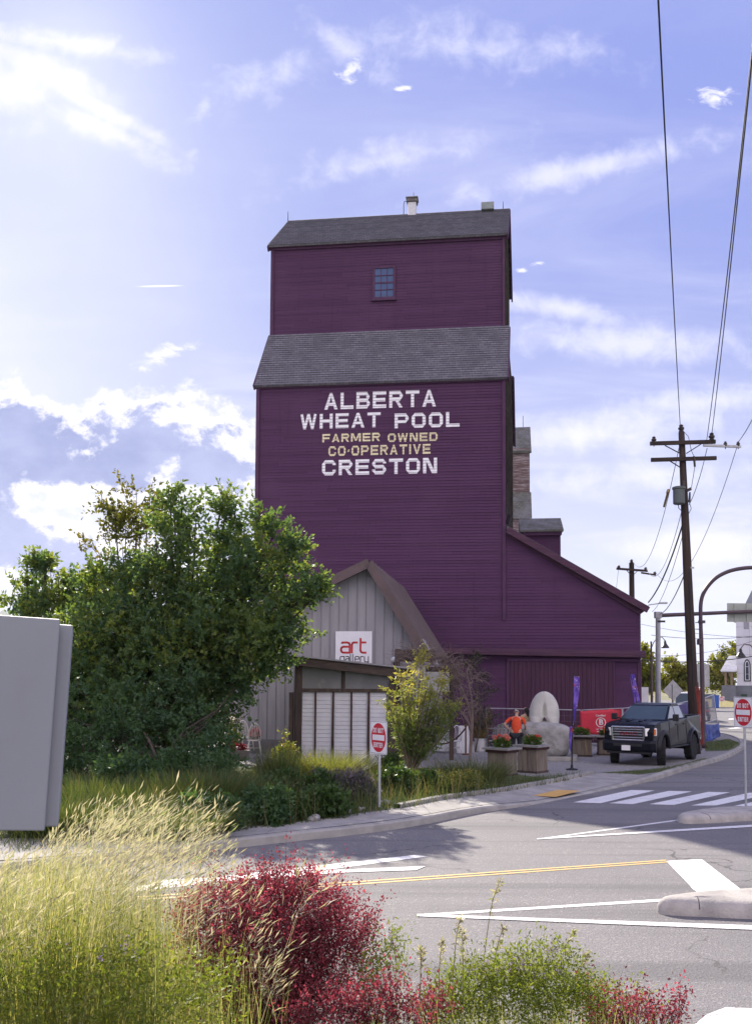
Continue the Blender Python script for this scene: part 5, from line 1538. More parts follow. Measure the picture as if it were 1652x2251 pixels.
def person(loc, rz, label, hgt, shirt, trousers, hairm, hair_long, arms, stoop=0.0, wide=1.0):
    """facing local +y; arms: list of (side, elbow, wrist)"""
    p = thing('person', label, 'person', loc, rz)
    k_ = hgt / 1.70; W_ = wide
    J = []; E = []
    f = stoop
    chain(J, E, [(0, 0, .92, .14 * W_, .11 * W_), (0, .01, 1.08, .135 * W_, .105 * W_), (0, .02 + f * .3, 1.24, .14 * W_, .105 * W_), (0, .02 + f * .6, 1.38, .12, .09), (0, .03 + f * .8, 1.46, .055), (0, .05 + f, 1.53, .05), (0, .06 + f, 1.60, .082, .092), (0, .05 + f, 1.67, .06)])
    nose = len(J); J.append((0, .15 + f, 1.585, .02)); E.append((6, nose))
    for s_ in (-1, 1):
        J.append((s_ * .088, .05 + f, 1.59, .014)); E.append((6, len(J) - 1))
    for s_ in (-1, 1):
        chain(J, E, [(s_ * .10 * W_, 0, .84, .095 * W_), (s_ * .11, .01, .48, .058), (s_ * .115, -.02, .26, .052), (s_ * .12, -.02, .075, .038), (s_ * .13, .10, .035, .035), (s_ * .135, .17, .03, .026)], 0)
    SJ = [(0, 0, .80, .165 * W_, .135 * W_), (0, .01, 1.06, .152 * W_, .12 * W_), (0, .02 + f * .3, 1.24, .155 * W_, .118 * W_), (0, .02 + f * .6, 1.385, .135, .10), (0, .03 + f * .75, 1.43, .075)]
    SE = [(i, i + 1) for i in range(4)]
    for s_, el, wr in arms:
        sh_ = (s_ * .19 * W_, .02 + f * .6, 1.375, .055)
        ei = chain(J, E, [sh_, (*el, .042), (*wr, .027)], 3)
        d = (Vector(wr) - Vector(el)).normalized(); side = d.cross(Vector((0, 0, 1))).normalized()
        palm = Vector(wr) + d * .06
        J.append((*palm, .030, .016)); E.append((ei, len(J) - 1)); pi_ = len(J) - 1
        for q_ in range(4):
            o_ = (q_ - 1.5) * .018
            a_ = palm + d * .045 + side * o_; b_ = a_ + d * (.035 - .006 * abs(q_ - 1)) + Vector((0, 0, -.012)); c_ = b_ + d * .02 + Vector((0, 0, -.018))
            chain(J, E, [(*a_, .009), (*b_, .008), (*c_, .0065)], pi_)
        t_ = palm + side * .035 + d * .005
        chain(J, E, [(*t_, .010), (*(t_ + d * .03 + side * .012), .008)], pi_)
        mid = Vector(sh_[:3]).lerp(Vector(el), .78)
        SJ += [(sh_[0], sh_[1], sh_[2], .066), (*mid, .062)]; SE += [(3, len(SJ) - 2), (len(SJ) - 2, len(SJ) - 1)]
    sc = lambda L_: [(a[0] * k_, a[1] * k_, a[2] * k_) + tuple(r * k_ for r in a[3:]) for a in L_]
    skin_obj('body', sc(J), E, M_SKIN, p)
    skin_obj('shirt', sc(SJ), SE, shirt, p)
    TJ = [(0, 0, .93, .148 * W_, .118 * W_)]; TE = []
    for s_ in (-1, 1):
        chain(TJ, TE, [(s_ * .10 * W_, 0, .83, .105 * W_), (s_ * .11, .01, .48, .075), (s_ * .115, -.015, .12, .062)], 0)
    skin_obj('trousers', sc(TJ), TE, trousers, p)
    HJ = [(0, .03 + f, 1.655, .088, .095), (0, .015 + f, 1.59, .09, .085)]; HE = [(0, 1)]
    if hair_long: HJ += [(0, -.02 + f, 1.48, .075, .05), (0, -.05 + f * .6, 1.34, .06, .035)]; HE += [(1, 2), (2, 3)]
    skin_obj('hair', sc(HJ), HE, hairm, p)
    for s_ in (-1, 1):
        b = MB(); b.box((s_ * .135 * k_, .07 * k_, .035 * k_), (.10 * k_, .27 * k_, .07 * k_), top=.8); b.build('shoe', M_BLACK, p, bevel=.02)
    return p
q = P(1134, 1600, 29.4)
person((q.x, q.y, YZ), R(-14), 'grey-haired person in an orange T-shirt standing hand on hip beside the boulder', 1.60, M_ORANGE, M_TROUSER, M_GREYHAIR, False,
       [(-1, (-.40, -.06, 1.18), (-.20, .03, 1.00)), (1, (.29, .10, 1.13), (.26, .36, 1.06))], stoop=.06, wide=1.18)
q = P(1158, 1600, 30.6)
person((q.x, q.y, YZ), R(25), 'long dark-haired person in a tan top behind the person in orange', 1.66, M_TAN, M_GREYCLOTH, M_BLACKHAIR, True,
       [(-1, (-.25, .05, 1.1), (-.20, .22, .98)), (1, (.25, .02, 1.1), (.22, .2, .98))], stoop=.03)
# ================================================================== pickup truck
M_PAINT = mat('dark_grey_paint', (.010, .011, .017), (.009, .010, .015), 3, .20, metal=.0, spec=.12, coat=.0)
M_PLASTIC = mat('black_plastic', (.016, .017, .019), (.022, .022, .025), 12, .62)
M_CHROME = mat('chrome', (.62, .62, .65), (.55, .55, .58), 6, .16, metal=1.0)
M_RUBBER = mat('tyre_rubber', (.014, .014, .015), (.022, .021, .021), 18, .9, bump=.4)
M_CARGLASS = glassmat('car_glass', (.030, .046, .052), .05, .55)
M_SIDEGLASS = glassmat('side_glass', (.20, .22, .24), .05, .6)  # opaque; pale tint stands in for bright background showing through
M_LENS = glassmat('lamp_lens', (.62, .61, .58), .15, .6)
M_AMBER = mat('amber_lens', (.62, .16, .02), None, 5, .25)
M_TAIL = mat('tail_lens', (.40, .015, .012), None, 5, .25)
M_RIM = mat('dark_rim', (.05, .05, .055), (.07, .07, .075), 8, .4, metal=.6)
q = G(1400, 1683, YZ)
fw_ = G(1456, 1683, YZ)
HD = R(-28)                                          # local +x is the nose
TRZ = math.atan2(-math.cos(R(35)), -math.sin(R(35)))
ca, sa = math.cos(TRZ), math.sin(TRZ)
# the left front wheel stands at fw_
lx, ly = 1.66, .82
tl_ = Vector((fw_.x - (lx * ca - ly * sa), fw_.y + .15 - (lx * sa + ly * ca), YZ))
truck = thing('pickup_truck', 'dark grey lifted pickup truck with a chrome grille parked on the gravel', 'pickup truck', tl_, TRZ)
WR = .405
AX = (1.66, -1.58)
def arch_(cx, r_, a0, a1, n=9, cz=WR):
    return [(cx + r_ * math.cos(R(a0 + (a1 - a0) * i / (n - 1))), cz + r_ * math.sin(R(a0 + (a1 - a0) * i / (n - 1)))) for i in range(n)]
low = [(-2.62, .66), (-2.70, .80), (-2.72, 1.36), (-2.66, 1.40), (-1.02, 1.37), (-.98, 1.33), (1.18, 1.29), (1.9, 1.26), (2.36, 1.20), (2.48, 1.12), (2.54, .98), (2.54, .72), (2.42, .60), (2.24, .56)]
low += arch_(AX[0], .52, 18, 162) + [(1.10, .52), (-1.0, .52)] + arch_(AX[1], .52, 18, 162) + [(-2.3, .62)]
def halfw(x, z):
    w_ = .915
    if z > 1.0: w_ -= .035 * (z - 1.0) / .35
    if x > 1.9: w_ -= .07 * ((x - 1.9) / .65) ** 2
    if x < -2.3: w_ -= .02
    return w_
b = MB(); n = len(low)
vs = []
for s_ in (-1, 1):
    for x, z in low: vs.append((x, s_ * halfw(x, z), z))
fs = [tuple(range(n - 1, -1, -1)), tuple(range(n, 2 * n))] + [(i, (i + 1) % n, n + (i + 1) % n, n + i) for i in range(n)]
b.add(vs, fs)
b.build('body', M_PAINT, truck, bevel=.055, seg=4)
# cab
b = MB()
prof = [(1.20, 1.27), (.34, 1.745), (.10, 1.80), (-.55, 1.80), (-.74, 1.76), (-1.0, 1.33)]
def cw(z): return .865 - (z - 1.27) * .36
vs = [(x, s_ * (cw(z) - (.05 if z > 1.79 else 0)), z) for s_ in (-1, 1) for x, z in prof]
n = 6
b.add(vs, [tuple(range(5, -1, -1)), tuple(range(6, 12))] + [(i, (i + 1) % 6, 6 + (i + 1) % 6, 6 + i) for i in range(6)])
b.build('cab', M_PAINT, truck, bevel=.06, seg=4)
def pane(name, pts, off, m_=M_CARGLASS):
    p3 = [Vector(p) for p in pts]
    nn_ = (p3[1] - p3[0]).cross(p3[2] - p3[0]).normalized()
    c = sum(p3, Vector()) / len(p3)
    if nn_.dot(c - Vector((0, 0, 1.3))) < 0: nn_ = -nn_
    bb = MB(); k_ = len(p3)
    bb.add([p + nn_ * off for p in p3] + [p - nn_ * .01 for p in p3], [tuple(range(k_))] + [(i, (i + 1) % k_, k_ + (i + 1) % k_, k_ + i) for i in range(k_)])
    return bb.build(name, m_, truck)
def cabp(x, z, s_): return (x, s_ * cw(z), z)
pane('windshield', [(1.12, -.78, 1.315), (1.12, .78, 1.315), (.41, .66, 1.705), (.41, -.66, 1.705)], .006)
for s_ in (-1, 1):
    pane('side_window', [cabp(.98, 1.345, s_), cabp(.18, 1.345, s_), cabp(.14, 1.70, s_), cabp(.36, 1.695, s_)], .006, M_SIDEGLASS)
    pane('side_window', [cabp(.10, 1.345, s_), cabp(-.72, 1.345, s_), cabp(-.60, 1.70, s_), cabp(.06, 1.70, s_)], .006, M_SIDEGLASS)
pane('rear_window', [(-.97, -.7, 1.40), (-.97, .7, 1.40), (-.78, .6, 1.72), (-.78, -.6, 1.72)], .006)
# bonnet bulge
b = MB()
b.add([(1.25, -.46, 1.275), (1.25, .46, 1.275), (2.40, .40, 1.185), (2.40, -.40, 1.185), (1.30, -.36, 1.325), (1.30, .36, 1.325), (2.25, .30, 1.255), (2.25, -.30, 1.255)], [(0, 1, 2, 3), (4, 5, 6, 7), (0, 1, 5, 4), (1, 2, 6, 5), (2, 3, 7, 6), (3, 0, 4, 7)])
for s_ in (-1, 1): b.box((1.75, s_ * .22, 1.305), (.55, .14, .03), ry=R(4))
b.build('bonnet', M_PAINT, truck, bevel=.02)
b = MB(); b.span((-2.66, -.78, 1.405), (-1.05, .78, 1.412)); b.build('bed_cover', M_PLASTIC, truck)
# grille
b = MB(); b.box((2.545, 0, .935), (.05, 1.08, .36)); gr_ = b.build('grille', M_PLASTIC, truck)
b = MB()
for a, c, w_, h_ in (((2.575, -.56, 1.115), (2.575, .56, 1.115), .06, .055), ((2.575, -.52, .745), (2.575, .52, .745), .06, .045), ((2.575, -.56, 1.13), (2.575, -.53, .73), .06, .065), ((2.575, .56, 1.13), (2.575, .53, .73), .06, .065)): b.bar(a, c, w_, h_)
b.build('chrome_surround', M_CHROME, gr_, bevel=.015)
b = MB()
for z in (.82, .90, .98, 1.05): b.box((2.58, 0, z), (.045, 1.02, .026))
b.build('chrome_bars', M_CHROME, gr_, bevel=.008)
def emblem():
    mb = MB(); w_ = .15; x = -.25
    c_gl = {'G': glyph('C', 1.1, .2) + [[(.62, .36), (1.1, .36), (1.1, .54), (.62, .54)], [(.86, .0), (1.1, .0), (1.1, .4), (.86, .4)]], 'M': glyph('M', 1.4, .2), 'C': glyph('C', 1.1, .2)}
    y = -.27
    for c in 'GMC':
        ww = 1.4 if c == 'M' else 1.1
        for o_, pc in enumerate(c_gl[c]):
            mb.add([(2.606 + .0006 * (o_ % 5), y + p[0] * w_, .885 + p[1] * .10) for p in pc], [tuple(range(len(pc)))])
        y += (ww + .2) * w_
    return mb
emblem().build('emblem', mat('emblem_red', (.20, .02, .03), (.16, .02, .025), 5, .3, metal=.3), gr_)
for s_ in (-1, 1):
    b = MB(); b.add([(2.53, s_ * .58, .86), (2.53, s_ * .58, 1.09), (2.30, s_ * .90, 1.10), (2.34, s_ * .91, .88), (2.575, s_ * .59, .865), (2.565, s_ * .59, 1.085), (2.40, s_ * .895, 1.095), (2.42, s_ * .90, .885)], [(0, 1, 2, 3), (4, 5, 6, 7), (0, 1, 5, 4), (1, 2, 6, 5), (2, 3, 7, 6), (3, 0, 4, 7)])
    hl_ = b.build('headlight', M_LENS, truck, bevel=.01)
    b = MB(); b.add([(2.475, s_ * .80, .905), (2.47, s_ * .80, 1.06), (2.41, s_ * .905, 1.07), (2.42, s_ * .91, .905)], [(0, 1, 2, 3)]); b.build('marker', M_AMBER, hl_)
    b = MB(); b.lathe([(.075, -.006), (.075, .0), (.0, .004)], 16, (2.605, s_ * .70, .60), axis='x'); b.build('fog_light', M_LENS, truck)
    b = MB(); b.box((2.592, s_ * .70, .60), (.02, .22, .20)); b.build('fog_light_surround', M_PLASTIC, truck, bevel=.02)
b = MB()
pr = [(2.50, .42), (2.56, .40), (2.62, .48), (2.63, .66), (2.58, .74), (2.48, .74)]
b.add([(x - (.12 if abs(y) > .8 else 0), y, z) for y in (-.93, -.80, .80, .93) for x, z in pr], [tuple(range(5, -1, -1)), tuple(range(18, 24))] + [(k_ * 6 + i, k_ * 6 + (i + 1) % 6, (k_ + 1) * 6 + (i + 1) % 6, (k_ + 1) * 6 + i) for k_ in range(3) for i in range(6)])
b.build('front_bumper', M_PAINT, truck, bevel=.025)
b = MB(); b.box((2.632, 0, .605), (.012, .98, .085)); b.build('air_intake', M_PLASTIC, truck)
b = MB(); b.box((2.642, -.05, .52), (.012, .30, .15)); pl_ = b.build('licence_plate', M_SIGNWHITE, truck, bevel=.004)
b = MB(); b.box((2.53, 0, .375), (.10, 1.5, .05)); b.build('valance', M_PLASTIC, truck)
# wings flares, mirrors, handles, seams, sills
for ax in AX:
    for s_ in (-1, 1):
        b = MB(); rings = arch_(ax, .50, 8, 172, 13); outer = arch_(ax, .635, 4, 176, 13)
        vs = []
        for (x0_, z0_), (x1_, z1_) in zip(rings, outer):
            vs += [(x0_, s_ * .90, z0_), (x0_, s_ * .985, z0_), (x0_ + (x1_ - x0_) * .55, s_ * .98, z0_ + (z1_ - z0_) * .55), (x1_, s_ * .905, z1_)]
        fs = [(i * 4 + j, i * 4 + j + 1, i * 4 + j + 5, i * 4 + j + 4) for i in range(12) for j in range(3)]
        b.add(vs, fs + [(0, 1, 2, 3), (48, 49, 50, 51)]); b.build('wheel_flare', M_PLASTIC if ax > 0 else M_PAINT, truck, smooth=True)
for s_ in (-1, 1):
    b = MB(); b.bar((.98, s_ * .86, 1.33), (.96, s_ * 1.02, 1.34), .05, .05); b.box((.95, s_ * 1.10, 1.38), (.11, .20, .20)); b.build('mirror', M_PLASTIC, truck, bevel=.03)
    b = MB(); b.box((.05, s_ * .915, .50), (2.0, .10, .05)); b.build('sill_step', M_PLASTIC, truck, bevel=.015)
    b = MB()
    for x in (1.02, .12, -.86): b.box((x, s_ * .912, .95), (.012, .012, .70))
    b.build('door_seam', M_BLACK, truck)
    for x in (.26, -.60):
        b = MB(); b.box((x, s_ * .915, 1.16), (.16, .03, .035)); b.build('door_handle', M_PAINT, truck, bevel=.01)
    b = MB(); b.box((-2.70, s_ * .80, 1.12), (.06, .14, .36)); b.build('tail_light', M_TAIL, truck, bevel=.01)
    b = MB(); b.box((-2.20, s_ * .74, .42), (.02, .30, .42)); b.build('mud_flap', M_PLASTIC, truck)
b = MB(); b.box((-2.78, 0, .66), (.14, 1.7, .16)); b.build('rear_bumper', M_CHROME, truck, bevel=.02)
b = MB(); b.span((-2.5, -.62, .42), (2.3, .62, .56)); b.tube([(-1.58, -.7, .40), (-1.58, .7, .40)], .07, 8); b.tube([(1.66, -.7, .40), (1.66, .7, .40)], .05, 8); b.build('chassis', M_PLASTIC, truck)
def wheel(x, y, turn=0.0):
    w_ = bpy.data.objects.new('wheel', None); COL.objects.link(w_); w_.parent = truck; w_.location = (x, y, WR); w_.rotation_euler = (0, 0, turn)
    b = MB(); b.lathe([(.24, -.13), (.36, -.145), (.395, -.12), (WR, -.09), (WR, .09), (.395, .12), (.36, .145), (.24, .13)], 32, axis='y')
    for i in range(28):
        a = 2 * math.pi * i / 28; b.M = Matrix.Rotation(a, 4, 'Y'); b.box((0, .095 * (-1) ** i, WR - .002), (.045, .085, .018))
    b.M = None
    b.build('tyre', M_RUBBER, w_)
    b = MB(); s_ = 1 if y > 0 else -1
    b.lathe([(.255, -.10), (.26, .10), (.235, .11), (.22, .05), (.0, .045)], 28, axis='y') if s_ > 0 else b.lathe([(.255, .10), (.26, -.10), (.235, -.11), (.22, -.05), (.0, -.045)], 28, axis='y')
    for i in range(6):
        b.M = Matrix.Rotation(2 * math.pi * i / 6, 4, 'Y'); b.box((0, s_ * .075, .13), (.06, .05, .20))
    b.M = None; b.lathe([(.06, 0), (.055, .03), (0, .035)] if s_ > 0 else [(.06, 0), (.055, -.03), (0, -.035)], 14, (0, s_ * .085, 0), axis='y')
    b.build('rim', M_RIM, w_)
for ax in AX:
    for s_ in (-1, 1): wheel(ax, s_ * ly, R(18) if ax > 0 else 0)
truck.scale = (.89, .87, 1.01)
_a, _b = .89 * lx, .87 * ly
truck.location = (fw_.x - (_a * ca - _b * sa), fw_.y + .15 - (_a * sa + _b * ca), YZ)

# ================================================================== cars further off
def car(name, loc, rz, label, paint_, L_=4.5, H_=1.5, W_=1.8, van=False, cat='car'):
    c = thing(name, label, cat, loc, rz)
    b = MB(); r_ = .33
    ax = (L_ * .30, -L_ * .30)
    lo_ = [(-L_ / 2 + .08, .40), (-L_ / 2, .62), (-L_ / 2 + .05, H_ * .60), (-L_ / 2 + .25, H_ * .64), (L_ * .20, H_ * .62), (L_ / 2 - .25, H_ * .52), (L_ / 2, H_ * .40), (L_ / 2 - .03, .34), (L_ / 2 - .2, .28)]
    lo_ += arch_(ax[0], .40, 20, 160, 7, r_) + arch_(ax[1], .40, 20, 160, 7, r_)
    n = len(lo_); vs = [(x, s_ * W_ / 2 * (1 - .06 * (abs(x) > L_ * .42)), z) for s_ in (-1, 1) for x, z in lo_]
    b.add(vs, [tuple(range(n - 1, -1, -1)), tuple(range(n, 2 * n))] + [(i, (i + 1) % n, n + (i + 1) % n, n + i) for i in range(n)])
    top = [(L_ * .20, H_ * .61), (L_ * .06, H_ - .03), (-L_ * .12, H_), (-L_ * .36, H_ - .04), (-L_ * .46, H_ * .63)]
    hw = lambda z: W_ / 2 - .04 - (z - H_ * .61) / H_ * .40
    n = 5; vs = [(x, s_ * hw(z), z) for s_ in (-1, 1) for x, z in top]
    b.add(vs, [tuple(range(4, -1, -1)), tuple(range(5, 10))] + [(i, (i + 1) % 5, 5 + (i + 1) % 5, 5 + i) for i in range(5)])
    b.build('body', paint_, c, bevel=.05, seg=2)
    def gp(nm, pts):
        bb = MB(); p3 = [Vector(p) for p in pts]; nn_ = (p3[1] - p3[0]).cross(p3[2] - p3[0]).normalized()
        if nn_.dot(sum(p3, Vector()) / 4 - Vector((0, 0, H_ * .7))) < 0: nn_ = -nn_
        bb.add([p + nn_ * .012 for p in p3], [(0, 1, 2, 3)]); bb.build(nm, M_CARGLASS, c)
    gp('windshield', [(L_ * .185, -hw(H_ * .66) + .08, H_ * .66), (L_ * .185, hw(H_ * .66) - .08, H_ * .66), (L_ * .075, hw(H_) + .02, H_ - .09), (L_ * .075, -hw(H_) - .02, H_ - .09)])
    gp('rear_window', [(-L_ * .452, -hw(H_ * .66) + .08, H_ * .68), (-L_ * .452, hw(H_ * .66) - .08, H_ * .68), (-L_ * .375, hw(H_) + .02, H_ - .10), (-L_ * .375, -hw(H_) - .02, H_ - .10)])
    for s_ in (-1, 1):
        gp('side_window', [(L_ * .15, s_ * hw(H_ * .66), H_ * .66), (-L_ * .40, s_ * hw(H_ * .66), H_ * .66), (-L_ * .34, s_ * hw(H_ - .1), H_ - .1), (L_ * .06, s_ * hw(H_ - .1), H_ - .1)])
        b = MB(); b.box((L_ / 2 - .10, s_ * W_ * .34, H_ * .46), (.12, .34, .14)); b.build('headlight', M_LENS, c, bevel=.02)
        b = MB(); b.box((-L_ / 2 + .04, s_ * W_ * .40, H_ * .52), (.10, .22, .20)); b.build('tail_light', M_TAIL, c, bevel=.02)
        for x in ax:
            b = MB(); b.lathe([(.16, -.1), (r_, -.09), (r_, .09), (.16, .1)], 18, (x, s_ * (W_ / 2 - .11), r_), axis='y'); wv_ = b.build('wheel', M_RUBBER, c)
            b = MB(); b.lathe([(.19, -.02), (.0, 0)] if s_ < 0 else [(.19, .02), (.0, 0)], 12, (x, s_ * (W_ / 2 - .015), r_), axis='y'); b.build('rim', M_RIM, wv_)
    return c
M_CARWHITE = mat('white_car_paint', (.62, .62, .64), (.58, .58, .60), 3, .3, coat=.5)
M_CARBLUE = mat('dark_blue_paint', (.025, .035, .065), (.02, .03, .055), 3, .3, coat=.6)
M_CARBLACK = mat('black_car_paint', (.014, .016, .022), (.012, .013, .018), 3, .28, coat=.6)
q = P(1513, 1560, 62); car('white_car', (q.x, q.y, 0), R(-107), 'white van parked beyond the utility pole on the far street', M_CARWHITE, 4.8, 2.15, 1.95, cat='van')
q = G(1532, 1584); car('blue_car', (q.x, q.y, 0), R(70), 'dark blue car with a lit-looking red tail lamp, half hidden by the fence', M_CARBLUE, 4.4, 1.5, 1.8)
q = G(1560, 1551); car('dark_suv', (q.x, q.y, 0), R(-108), 'black car driving on the far street left of the dry lawn', M_CARBLACK, 4.5, 1.62, 1.85)

# ================================================================== utility poles
M_POLE = mat('creosoted_pole', (.050, .034, .026), (.028, .020, .018), 1.4, .85, stretch=(6, 6, .5), bump=.4, c3=(.10, .075, .05), sc3=.5, t3=(.55, .8))
M_ARM = mat('crossarm_wood', (.045, .032, .028), (.030, .022, .020), 3, .85)
M_INS = mat('brown_insulator', (.035, .025, .025), (.05, .04, .038), 6, .35)
M_GREYTANK = mat('grey_tank', (.10, .12, .115), (.08, .095, .092), 4, .5)
M_CABLE = mat('cable', (.022, .022, .024), None, 5, .6)
pb = P(1527, 1655, 33); pt_ = P(1496.5, 952, 31)
up = thing('utility_pole', 'tall leaning creosoted utility pole with two crossarms and a transformer behind the truck', 'utility pole', (pb.x, 33, YZ))
o_ = Vector((pb.x, 33, YZ))
def U_(px, py, d=0): return P(px, py, 33 + d) - o_
b = MB(); b.tube([U_(1527, 1657) - Vector((0, 0, .3)), U_(1522, 1530), U_(1509, 1240), U_(1496.5, 950)], [.195, .18, .150, .105], 14); b.build('pole', M_POLE, up, smooth=True)
b = MB(); b.bar(U_(1428, 975, -.17), U_(1571, 971, -.17), .10, .13); b.build('crossarm', M_ARM, up)
b = MB(); b.bar(U_(1430, 1011, -.17), U_(1573, 1007, -.17), .10, .13); b.build('crossarm', M_ARM, up)
b = MB(); b.bar(U_(1545, 979, -.24), U_(1627, 982, -.24), .08, .08); b.build('crossarm', M_GALV, up)
for a, c in (((1460, 979), (1494, 997)), ((1540, 976), (1507, 997)), ((1472, 1014), (1495, 1028))):
    b = MB(); b.bar(U_(*a, -.25), U_(*c, -.18), .03, .03); b.build('brace', M_ARM, up)
def insul(px, py, s_=1.0, d=-.17):
    b = MB(); q = U_(px, py, d)
    b.lathe([(.015, -.24 * s_), (.02, -.12 * s_), (.07 * s_, -.11 * s_), (.075 * s_, -.07 * s_), (.04 * s_, -.05 * s_), (.085 * s_, -.03 * s_), (.09 * s_, .02 * s_), (.05 * s_, .05 * s_), (.065 * s_, .09 * s_), (.03 * s_, .12 * s_), (0, .12 * s_)], 14, tuple(q)); b.build('insulator', M_INS, up)
insul(1496, 942, 1.2, 0); insul(1436, 967); insul(1563, 960, 1.2); insul(1593, 976, .75, -.24); insul(1621, 976, .75, -.24)
b = MB(); q = U_(1491, 1090, -.30)
b.lathe([(.0, -.30), (.17, -.30), (.20, -.27), (.20, .22), (.23, .24), (.23, .30), (.19, .32), (0, .36)], 20, tuple(q)); tk = b.build('transformer', M_GREYTANK, up)
b = MB(); b.tube([q + Vector((.12, -.1, .33)), q + Vector((.14, -.1, .52))], .035, 8); b.bar(q + Vector((0, .2, .1)), q + Vector((.18, .34, .1)), .06, .2); b.build('bushing', M_INS, tk)
b = MB(); b.bar(U_(1508, 1079, -.2), U_(1518, 1074, -.25), .05, .10); b.tube([U_(1515, 1082, -.25), U_(1514, 1104, -.25)], [.03, .045], 8); b.tube([U_(1524, 1003, -.22), U_(1526, 1026, -.22)], .04, 8); b.build('fuse_cutouts', M_INS, up)
b = MB()
b.tube([U_(1503, 950, -.1), U_(1512, 960, -.15), U_(1518, 990, -.2), U_(1524, 1003, -.2)], .010, 5); b.tube([U_(1526, 1026, -.2), U_(1522, 1050, -.25), U_(1518, 1074, -.25)], .010, 5)
b.tube([U_(1489, 1108, -.3), U_(1491, 1118, -.3), U_(1499, 1124, -.22)], .014, 5); b.tube([U_(1514, 1104, -.25), U_(1518, 1118, -.22), U_(1511, 1132, -.2)], .012, 5)
b.tube([U_(1513, 1250, -.14), U_(1524, 1540, -.18)], .028, 6); b.build('jumper_wires', M_CABLE, up)
b = MB(); b.bar(U_(1515, 1248, -.1), U_(1524, 1248, -.1), .05, .06); b.build('step_bolt', M_GALV, up)
# far pole behind the drive shed
p2 = P(1387, 1237, 62)
up2 = thing('utility_pole', 'distant shorter utility pole with a double crossarm above the sloping shed roof', 'utility pole', (p2.x, 62, YZ))
o2 = Vector((p2.x, 62, YZ))
def V_(px, py, d=0): return P(px, py, 62 + d) - o2
b = MB(); b.tube([(0, 0, 0), V_(1387, 1237)], [.22, .17], 10); b.build('pole', M_POLE, up2)
b = MB(); b.bar(V_(1354, 1250, -.2), V_(1422, 1255, -.2), .12, .14); b.build('crossarm', M_ARM, up2)
b = MB(); b.bar(V_(1408, 1259, -.25), V_(1440, 1264, -.25), .1, .1); b.build('crossarm', M_ARM, up2)
b = MB(); b.bar(V_(1376, 1253, -.3), V_(1385, 1264, -.25), .04, .04); b.bar(V_(1400, 1255, -.3), V_(1391, 1264, -.25), .04, .04); b.build('brace', M_ARM, up2)
for px, py in ((1359, 1245), (1387, 1232), (1418, 1249), (1438, 1259)):
    b = MB(); q = V_(px, py, -.2); b.lathe([(.03, -.2), (.10, -.1), (.10, .02), (.05, .06), (0, .1)], 8, tuple(q)); b.build('insulator', M_INS, up2)
# wires
def wire(label, a, b_, sag, r_=.012, parts=None, n=20):
    b = MB(); a = Vector(a); b_ = Vector(b_)
    o = thing('power_line', label, 'power line', a, 0, 'overhead power lines')
    b.tube([(b_ - a) * (i / n) + Vector((0, 0, -4 * sag * (i / n) * (1 - i / n))) for i in range(n + 1)], r_, 5); b.build('cable', M_CABLE, o)
    return o
def ext(a, px, py, d, k_=1.9):
    q = P(px, py, d); a = Vector(a); return a + (q - a) * k_
a = P(1494, 940, 33); wire('power line leaving the pole top and rising alone up the sky', a, ext(a, 1449, 0, 11), .55)
a = P(1563, 956, 33); wire('power line from the right insulator rising beside the right edge', a, ext(a, 1650, 40, 11), .5)
a = P(1551, 974, 32.8); wire('power line rising just left of the one at the right edge', a, ext(a, 1648, 0, 11.4), .75)
a = P(1621, 972, 32.7); wire('short power line from the outer steel arm toward the right edge', a, ext(a, 1660, 890, 25), .2)
w5 = wire('power line with a yellow insulator sleeve running back to the far pole', P(1491, 985, 33), P(1388, 1231, 62), 1.9)
b = MB(); q0 = P(1468, 1078, 36.8) - w5.location; q1 = P(1458.5, 1113, 38.4) - w5.location
b.tube([q0, q0.lerp(q1, .15), q0.lerp(q1, .16), q1], [.07, .07, .05, .05], 8); b.build('insulator_sleeve', mat('amber_sleeve', (.32, .22, .10), (.24, .16, .08), 6, .5), w5)
wire('power line from the crossarm drooping to the far pole right insulator', P(1503, 1100, 33), P(1418, 1246, 62), 1.5)
wire('power line from the outer steel arm drooping back to the far pole', P(1618, 984, 32.7), P(1439, 1257, 62), 2.2)
wire('thick service cable from the pole down to the shed roof corner', P(1499, 1153, 33), P(1424, 1324, 40), .35, .028)
wire('thin service cable from the pole passing right of the shed corner', P(1501, 1170, 33), P(1432, 1345, 52), .5)
wire('low cable from the leaning pole back toward the sign gantry', P(1505, 1258, 33), P(1449, 1350, 50), .3, .02)
wire('power line dropping behind the transformer from the right crossarm', P(1553, 985, 32.9), P(1513, 1110, 33), .2)
wire('power line from the far pole left insulator going behind the shed', P(1359, 1242, 62), P(1345, 1330, 85), .6)
wire('thick cable crossing the street low above the trees', P(1408, 1450, 66), P(1760, 1417, 70), .6, .035)
wire('thin cable crossing the street below the gantry arm', P(1430, 1396, 66), P(1760, 1380, 70), .5, .018)
wire('faint upper cable crossing above the distant trees', P(1408, 1372, 90), P(1760, 1400, 84), .5, .018)
wire('faint cable with lamps hanging across the street behind the pole', P(1408, 1440, 95), P(1700, 1392, 95), .8, .018)
